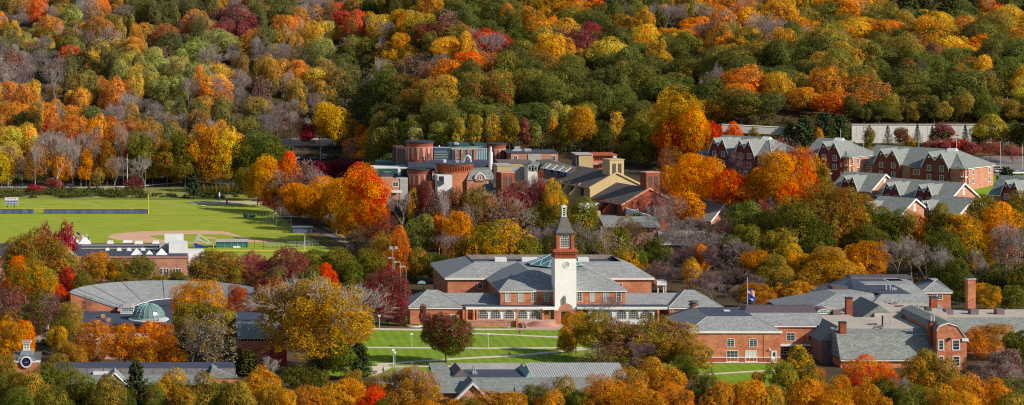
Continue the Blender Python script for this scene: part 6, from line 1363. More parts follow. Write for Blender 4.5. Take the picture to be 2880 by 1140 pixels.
# ------------------------------------------------------------------ trees
RNG = np.random.default_rng(11)
def unit(v): return v / np.maximum(np.linalg.norm(v, axis=-1, keepdims=True), 1e-9)
def sphere(n, g): return unit(g.normal(size=(n, 3)))
def leaf_mesh(name, P, Nn, S, val, g, extra=None, elong=1.5):
    """one small rhombic face per leaf spray: centre P, normal Nn, size S; extra = (verts, faces) of the woody part in a second slot"""
    n = len(P); a = unit(np.cross(Nn, g.normal(size=(n, 3)))); b = np.cross(Nn, a); S = S[:, None]
    q = np.stack([P - a * S * .5 * elong, P - b * S * .42, P + a * S * .5 * elong, P + b * S * .42], 1).reshape(-1, 3)
    nv, nf = len(q), n; V = q; F = np.arange(nv).reshape(-1, 4)
    loops = F.ravel(); starts = np.arange(0, nv, 4); tot = np.full(n, 4); mi = np.zeros(n, int); vals = val
    if extra is not None and len(extra[0]):
        V = np.concatenate([V, extra[0]]); F2 = extra[1] + nv; loops = np.concatenate([loops, F2.ravel()]); starts = np.concatenate([starts, nv + np.arange(0, F2.size, 4)])
        tot = np.concatenate([tot, np.full(len(F2), 4)]); mi = np.concatenate([mi, np.ones(len(F2), int)]); vals = np.concatenate([vals, np.ones(len(F2))])
    me = bpy.data.meshes.new(name); me.vertices.add(len(V)); me.vertices.foreach_set("co", V.astype(np.float32).ravel())
    me.loops.add(len(loops)); me.loops.foreach_set("vertex_index", loops.astype(np.int32)); me.polygons.add(len(starts)); me.polygons.foreach_set("loop_start", starts.astype(np.int32)); me.polygons.foreach_set("loop_total", tot.astype(np.int32))
    me.polygons.foreach_set("material_index", mi.astype(np.int32))
    at = me.attributes.new("leaf", 'FLOAT', 'FACE'); at.data.foreach_set("value", vals.astype(np.float32))
    me.update(calc_edges=True); return me
def limb_quads(segs, n=4):
    """tapered four-sided limbs from (p, q, r0, r1)"""
    V, F = [], []
    for p, q, r0, r1 in segs:
        p = np.array(p, float); q = np.array(q, float); d = unit(q - p); u = unit(np.cross(d, (0.3, .2, 1) if abs(d[2]) < .9 else (1, 0, 0))); v = np.cross(d, u); i = len(V)
        for t in range(n): a = 2 * math.pi * t / n; V.append(p + r0 * (u * math.cos(a) + v * math.sin(a)))
        for t in range(n): a = 2 * math.pi * t / n; V.append(q + r1 * (u * math.cos(a) + v * math.sin(a)))
        for t in range(n): F.append([i + t, i + (t + 1) % n, i + n + (t + 1) % n, i + n + t])
    return np.array(V), np.array(F, int)
def trunk_segs(g, asp, h0, r=.022, limbs=6, spread=.33, forks=1):
    segs = []; top = asp * .72
    for k in range(forks):
        x, y = (0, 0) if forks == 1 else (.03 * math.cos(k * 2.4), .03 * math.sin(k * 2.4)); p = np.array((x, y, -.04)); lean = np.array((x * 1.6, y * 1.6, 0)); rr = r / math.sqrt(forks)
        for s in range(5):
            q = p + np.array((g.normal() * .012, g.normal() * .012, top / 5)) + lean * .8; r1 = rr * (1 - .15 * (s + 1)); segs.append((p, q, rr * (1 - .15 * s), r1))
            if s >= 1:
                for b in range(limbs // 3 + 1):
                    a = g.uniform(0, 6.28); L = spread * g.uniform(.6, 1.0); e = q + np.array((math.cos(a) * L, math.sin(a) * L, L * g.uniform(.5, 1.1))); m = (q + e) / 2 + np.array((0, 0, -.03)); segs += [(q, m, r1 * .55, r1 * .38), (m, e, r1 * .38, r1 * .12)]
            p = q
    return segs
def broad(seed, n_leaf=7000, asp=1.2, h0=.22, nl=34, size=.026, shape=1.0, taper=0.0, jit=.42, lobe=(.13, .21), inner=.12, wood=None, hole=0.0, embed=False):
    """crown of many leafy lobes round a trunk: width 1, height asp"""
    g = np.random.default_rng(seed); zc, b = asp * (1 + h0) / 2, asp * (1 - h0) / 2; ax = np.array((.5, .5, b))
    d = sphere(nl * 3, g); d = d[d[:, 2] > -.8][:nl]; f1 = unit(g.normal(size=(4, 3))); am = g.uniform(-.16, .20, 4)
    rad = g.uniform(.42, .80, len(d)) * (1 + (np.clip(d @ f1.T, 0, 1) ** 2 @ am)); L = d * ax * rad[:, None]
    L = np.concatenate([L, g.normal(size=(6, 3)) * .13 * np.array((1, 1, b / .5))])
    if taper: k = np.clip((L[:, 2] + b) / (2 * b), 0, 1); L[:, :2] *= (1 - taper * k)[:, None]
    lr = g.uniform(lobe[0] * .72, lobe[1] * 1.2, len(L)); lv = g.uniform(.78, 1.2, len(L)); le = g.uniform(.75, 1.2, (len(L), 3)) * np.array((1, 1, np.clip(b / .5, .8, 1.3) * .9))
    if taper: lr *= (1 - .5 * taper * k)
    out = []; tot = 0; per = 9
    while tot < n_leaf:
        m = max(400, n_leaf // 3); i = g.choice(len(L), m, p=lr ** 2 / (lr ** 2).sum()); dd = sphere(m, g); p = L[i] + dd * lr[i][:, None] * g.uniform(.78, 1.10, m)[:, None] * le[i]
        o = unit(p / ax); keep = (dd * o).sum(1) > g.uniform(-.6, .15, m)
        dist = np.linalg.norm((p[:, None, :] - L[None]) / le[None], axis=2) / lr[None]; dist[np.arange(m), i] = 9; keep &= (dist.min(1) > .80) | (g.random(m) < inner)
        if hole: keep &= np.sin(p[:, 0] * 17 + seed) + np.sin(p[:, 1] * 15 + 2 * seed) + np.sin(p[:, 2] * 13) > (-3 + 3.4 * hole)
        p, dd, o, vv = p[keep], dd[keep], o[keep], lv[i][keep]; sn = unit(dd * .9 + o * .25 + np.array((0, 0, .12)) + g.normal(size=p.shape) * jit * .7)
        sv = vv * g.uniform(.8, 1.2, len(p)); p = np.repeat(p, per, 0); sn = np.repeat(sn, per, 0); sv = np.repeat(sv, per)
        off = g.normal(size=p.shape) * size * 1.15; off -= sn * (off * sn).sum(1)[:, None] * .55; p = p + off; nn = unit(sn + g.normal(size=p.shape) * jit * .75); depth = np.clip(np.linalg.norm(p / ax, axis=1), 0, 1.1)
        q = g.permutation(len(p)) if tot + len(p) > n_leaf else slice(None)
        out.append((p[q], nn[q], depth[q], sv[q])); tot += len(p)
    p = np.concatenate([x[0] for x in out])[:n_leaf]; nn = np.concatenate([x[1] for x in out])[:n_leaf]; dp = np.concatenate([x[2] for x in out])[:n_leaf]; lvv = np.concatenate([x[3] for x in out])[:n_leaf]
    p = p + np.array((0, 0, zc)); s = size * g.uniform(.65, 1.35, len(p)); val = (.78 + .42 * np.clip(dp, 0, 1)) * g.uniform(.82, 1.2, len(p)) * lvv  # leaves deeper in the crown coloured darker, standing for inner shade
    segs = trunk_segs(g, asp, h0) if wood is None else wood(g, asp, h0)
    return p, nn, s, val, segs, g
def conifer(seed, n_leaf=6000, asp=1.9, size=.028, layers=15, droop=.25, ragged=.25, full=.8):
    g = np.random.default_rng(seed); P, Nn, W = [], [], []; per = n_leaf // (layers * 9); segs = [((0, 0, -.04), (0, 0, asp * .96), .026, .004)]
    for k in range(layers):
        t = (k + .4) / layers; z = asp * (.08 + .90 * t); R0 = .5 * (1 - t) ** full * (1 - ragged * g.random()) + .02
        nb = 9
        for j in range(nb):
            a = 2 * math.pi * (j + g.random() * .8) / nb + k; L = R0 * g.uniform(.75, 1.05); s = g.random(per) ** .6; rr = L * s
            w = .10 * (1 - s) + .05; pa = a + g.normal(size=per) * w * 1.2; x, y = rr * np.cos(pa), rr * np.sin(pa); zz = z - droop * rr * .6 + g.normal(size=per) * .022 + .05 * s ** 2
            P.append(np.stack([x, y, zz], 1)); Nn.append(unit(np.stack([np.cos(pa) * .5, np.sin(pa) * .5, np.full(per, .8)], 1) + g.normal(size=(per, 3)) * .5)); W.append(.55 + .5 * s)
            segs.append(((0, 0, z), (L * .9 * math.cos(a), L * .9 * math.sin(a), z - droop * L * .5), .006, .002))
    P, Nn, W = np.concatenate(P), np.concatenate(Nn), np.concatenate(W); return P, Nn, size * g.uniform(.7, 1.3, len(P)), W * g.uniform(.7, 1.25, len(P)), segs, g
def bare(seed, asp=1.25, depth=6, pale=False, spread=.62, forks=1, thin=1.0):
    g = np.random.default_rng(seed); segs = []
    def grow(p, d, L, r, k):
        n = 2 if k > 1 else 1; q = p
        for s in range(n):
            e = q + d * L / n + g.normal(size=3) * L * .05; segs.append((q, e, r, r * .85)); r *= .85; q = e; d = unit(d + g.normal(size=3) * .10 + np.array((0, 0, .05)))
        if k == 0: return
        nb = 3 if k > 3 else (4 if k > 1 else 4)
        for b in range(nb):
            a = g.uniform(0, 6.28); u = unit(np.cross(d, (math.cos(a), math.sin(a), .1))); sp = spread * g.uniform(.55, 1.15); nd = unit(d * math.cos(sp) + u * math.sin(sp) + np.array((0, 0, .16))); grow(q if b < 2 else p + (q - p) * g.uniform(.5, .9), nd, L * g.uniform(.62, .82), max(r * .62, .0011 * thin), k - 1)
    for f in range(forks):
        d = unit(np.array((.22 * math.cos(f * 2.3), .22 * math.sin(f * 2.3), 1)) if forks > 1 else np.array((g.normal() * .03, g.normal() * .03, 1))); grow(np.array((0, 0, -.03)), d, .34, .021 / math.sqrt(forks), depth)
    P = np.array([s[1] for s in segs]); w = 2 * np.percentile(np.abs(P[:, :2]), 98); h = np.percentile(P[:, 2], 99.5); k = np.array((1 / w, 1 / w, asp / h)); segs = [(s[0] * k, s[1] * k, max(s[2] / w * .75, .0012 * thin), max(s[3] / w * .75, .0010 * thin)) for s in segs]
    return segs, g
PROTO = {}
def make_proto(key, parts, leafmat, barkmat, asp):
    """parts = (leaf data, limb segments): a crown mesh, a trunk mesh and a joined mesh for trees too far off to show both"""
    P, Nn, S, val, segs, g = parts; wood = limb_quads(segs)
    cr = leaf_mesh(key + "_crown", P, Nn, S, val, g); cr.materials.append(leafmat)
    tk = bpy.data.meshes.new(key + "_trunk"); tk.from_pydata(wood[0].tolist(), [], wood[1].tolist()); tk.materials.append(barkmat)
    jo = leaf_mesh(key + "_tree", P, Nn, S, val, g, wood); jo.materials.append(leafmat); jo.materials.append(barkmat)
    PROTO[key] = (cr, tk, jo, asp)
ASP = (1.05, 1.2, 1.32, 1.1, 1.25, .95, 1.15, 1.4, 1.0, 1.28)
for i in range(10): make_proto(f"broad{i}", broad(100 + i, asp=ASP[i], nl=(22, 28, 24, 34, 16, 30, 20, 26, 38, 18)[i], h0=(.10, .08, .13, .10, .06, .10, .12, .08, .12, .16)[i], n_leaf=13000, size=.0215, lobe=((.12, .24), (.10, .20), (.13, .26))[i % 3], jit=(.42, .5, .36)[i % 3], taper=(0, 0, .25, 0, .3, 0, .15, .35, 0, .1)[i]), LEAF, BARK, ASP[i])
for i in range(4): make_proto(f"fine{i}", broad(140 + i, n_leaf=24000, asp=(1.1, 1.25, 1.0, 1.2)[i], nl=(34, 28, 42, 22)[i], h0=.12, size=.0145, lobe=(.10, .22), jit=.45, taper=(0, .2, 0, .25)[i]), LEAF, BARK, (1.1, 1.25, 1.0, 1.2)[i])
for i in range(3): make_proto(f"tall{i}", broad(200 + i, n_leaf=6500, asp=(1.8, 2.0, 1.7)[i], nl=(26, 32, 24)[i], h0=.07, taper=(.45, .35, .55)[i], lobe=(.12, .22), size=.034), LEAF, BARK, (1.8, 2.0, 1.7)[i])
for i in range(4): make_proto(f"airy{i}", broad(300 + i, n_leaf=(3800, 3000, 3400, 2600)[i], asp=(1.25, 1.15, 1.3, 1.2)[i], nl=34, h0=.12, size=.023, jit=.8, lobe=(.10, .18), inner=.6, hole=.35, wood=lambda g, asp, h0: bare(int(g.integers(1e6)), asp=asp * .97, depth=5, thin=.9)[0]), LEAF, BARKP if i < 2 else BARK, (1.25, 1.15, 1.3, 1.2)[i])
make_proto("globe0", broad(400, n_leaf=24000, asp=1.08, nl=60, h0=.15, size=.02, lobe=(.13, .19), jit=.45), LEAF, BARK, 1.08)
make_proto("hero0", broad(410, n_leaf=32000, asp=1.05, nl=70, h0=.08, size=.0135, lobe=(.08, .15), jit=.9, inner=.6, hole=.30, wood=lambda g, asp, h0: bare(77, asp=asp * .96, depth=6, forks=3, thin=.7)[0]), LEAF, BARKP, 1.05)
for i in range(3): make_proto(f"pine{i}", conifer(500 + i, n_leaf=9000, asp=(1.5, 1.7, 1.35)[i], layers=(13, 15, 12)[i], ragged=.4, droop=-.1, size=.034, full=.42), NEEDLE, BARK, (1.5, 1.7, 1.35)[i])
for i in range(2): make_proto(f"spruce{i}", conifer(520 + i, n_leaf=6000, asp=(1.8, 2.1)[i], layers=16, ragged=.15, droop=.5), NEEDLE, BARK, (1.8, 2.1)[i])
make_proto("column0", broad(540, n_leaf=2600, asp=3.6, nl=30, h0=.02, taper=.5, lobe=(.2, .3), size=.07), LEAF, BARK, 3.6)
for i in range(3): make_proto(f"shrub{i}", broad(560 + i, n_leaf=3600, asp=(.75, .85, .65)[i], nl=30, h0=.0, lobe=(.12, .2), size=.035, jit=.7), LEAF, BARK, (.75, .85, .65)[i])
def bare_proto(key, seed, asp, mat, **k):
    segs, g = bare(seed, asp=asp, **k); big = [s for s in segs if s[2] > .0045]; fine = [s for s in segs if s[2] <= .0045]
    t = limb_quads(big); q = limb_quads(fine, 3); me = []
    for nm, (v, f) in (("trunk", t), ("twigs", q), ("tree", limb_quads(segs, 3))): m = bpy.data.meshes.new(key + "_" + nm); m.from_pydata(v.tolist(), [], f.tolist()); m.materials.append(mat); me.append(m)
    PROTO[key] = (me[1], me[0], me[2], asp)
TWIG = mat_noise("grey_twigs", (.32, .25, .225), (.235, .18, .165), 2, .95, fine=.2)
PTWIG = mat_noise("pale_twigs", (.44, .37, .31), (.33, .27, .23), 2, .95, fine=.2)
VTWIG = mat_noise("plum_twigs", (.19, .115, .11), (.13, .08, .08), 2, .95, fine=.2)
for i in range(3): bare_proto(f"bare{i}", 600 + i, (1.15, 1.3, 1.2)[i], TWIG, depth=6, thin=1.15)
for i in range(3): bare_proto(f"palebare{i}", 620 + i, (1.3, 1.5, 1.2)[i], PTWIG, depth=6, thin=1.0)
for i in range(2): bare_proto(f"plumbare{i}", 640 + i, (.95, 1.05)[i], VTWIG, depth=6, forks=2, thin=1.3)
PAL = {'G': (.128, .128, .018), 'D': (.082, .09, .017), 'O': (.225, .185, .024), 'Y': (.38, .36, .085), 'A': (.64, .315, .018), 'R': (.70, .245, .015), 'S': (.66, .060, .012), 'C': (.27, .028, .032), 'B': (.36, .13, .026),
       'L': (.62, .44, .035), 'K': (.40, .15, .105), 'V': (.21, .095, .07), 'P': (.30, .23, .20), 'H': (.15, .06, .028), 'E': (.16, .17, .03), 'F': (.065, .105, .055), 'M': (.42, .03, .09), 'T': (.42, .25, .035)}
CNAME = {'G': "dark green", 'D': "deep green", 'O': "olive green", 'Y': "pale yellow green", 'A': "golden", 'R': "orange", 'S': "scarlet", 'C': "crimson", 'B': "russet", 'L': "lemon yellow", 'K': "faded pink", 'V': "purple brown", 'P': "bare grey", 'H': "dark red", 'E': "green", 'F': "blue green", 'M': "magenta", 'T': "tawny gold"}
KIND = {'b': "broad", 'f': "fine", 't': "tall", 'a': "airy", 'g': "globe", 'h': "hero", 'p': "pine", 's': "spruce", 'c': "column", 'u': "shrub", 'n': "bare", 'w': "palebare", 'v': "plumbare"}
NK = {k: sum(1 for q in PROTO if q.rstrip('0123456789') == v) for k, v in KIND.items()}
def tree_name(kind, c, c2=''):
    if kind == 'p': return "pine_tree", "pine"
    if kind == 's': return "spruce_tree", "spruce"
    if kind == 'c': return "arborvitae", "arborvitae"
    if kind == 'u': return "shrub", "shrub"
    if kind in 'nwv': return "bare_tree", "tree"
    if c == 'G' and c2 in 'EO': return "ash_tree", "tree"
    if c in 'GDE': return "oak_tree", "tree"
    if c in 'AL': return "birch_tree", "tree"
    if c in 'OTY': return "hickory_tree", "tree"
    return "maple_tree", "tree"
FORM = {'b': "round", 'f': "full", 't': "narrow", 'a': "thin leaved", 'g': "globe shaped", 'h': "huge", 'p': "pine", 's': "spruce", 'c': "arborvitae", 'u': "shrub", 'n': "twiggy", 'w': "pale barked", 'v': "many stemmed"}
TREES = []
def put_tree(px, top, D, w, kind, c1, c2, rise=0.0, far=False, seed=0):
    """a tree at photo column px and depth D, w photo pixels wide, its tip at photo row top"""
    rg = random.Random(int(px * 7 + D * 13 + seed)); key = KIND[kind] + str(rg.randrange(NK[kind])); cr, tk, jo, asp = PROTO[key]
    x = WX(px, D); z0 = T(x, D); h = WZ(top, D) - z0; wm = w * D / FL
    if h < 1.0: h = 1.0
    s = (wm * rg.uniform(.94, 1.06), wm * rg.uniform(.94, 1.06), h / asp); rz = rg.uniform(0, 6.28)
    j = lambda c: tuple(max(.004, v * f) for v, f in zip(PAL[c], [rg.uniform(.86, 1.14) * (b_) for b_ in [rg.uniform(.92, 1.08)] * 3]))
    name, word = tree_name(kind, c1, c2); col1, col2 = (*j(c1), 1.0), list(j(c2))
    if far: m = lambda c: tuple(v * (1.04 if px > 1000 else .98) + q * (.06 if px > 1000 else .16) for v, q in zip(c, (.33, .27, .23))); col1 = (*m(col1[:3]), 1.0); col2 = list(m(col2))  # distance haze mixed into the far leaf colours as a pale mauve lift
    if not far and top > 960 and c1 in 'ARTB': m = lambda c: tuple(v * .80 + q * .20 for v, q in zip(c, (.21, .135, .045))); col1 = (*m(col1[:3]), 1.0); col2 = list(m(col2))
    def dress(o): o.color = col1; o["tint"] = col2; o["rise"] = float(rise)
    if far:
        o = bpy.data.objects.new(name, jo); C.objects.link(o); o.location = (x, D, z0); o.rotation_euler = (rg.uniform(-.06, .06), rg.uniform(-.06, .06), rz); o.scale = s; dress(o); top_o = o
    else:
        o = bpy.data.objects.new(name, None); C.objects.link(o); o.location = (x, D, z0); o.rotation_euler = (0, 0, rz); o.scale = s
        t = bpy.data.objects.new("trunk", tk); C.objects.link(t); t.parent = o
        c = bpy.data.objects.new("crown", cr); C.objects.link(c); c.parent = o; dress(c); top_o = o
        if kind in 'nwv': c.name = "twig_crown"
    TREES.append(dict(o=top_o, px=px, py=top, base=PXY(x, D, z0)[1], w=w, kind=kind, c1=c1, c2=c2, rise=rise, word=word, far=far))
    return top_o
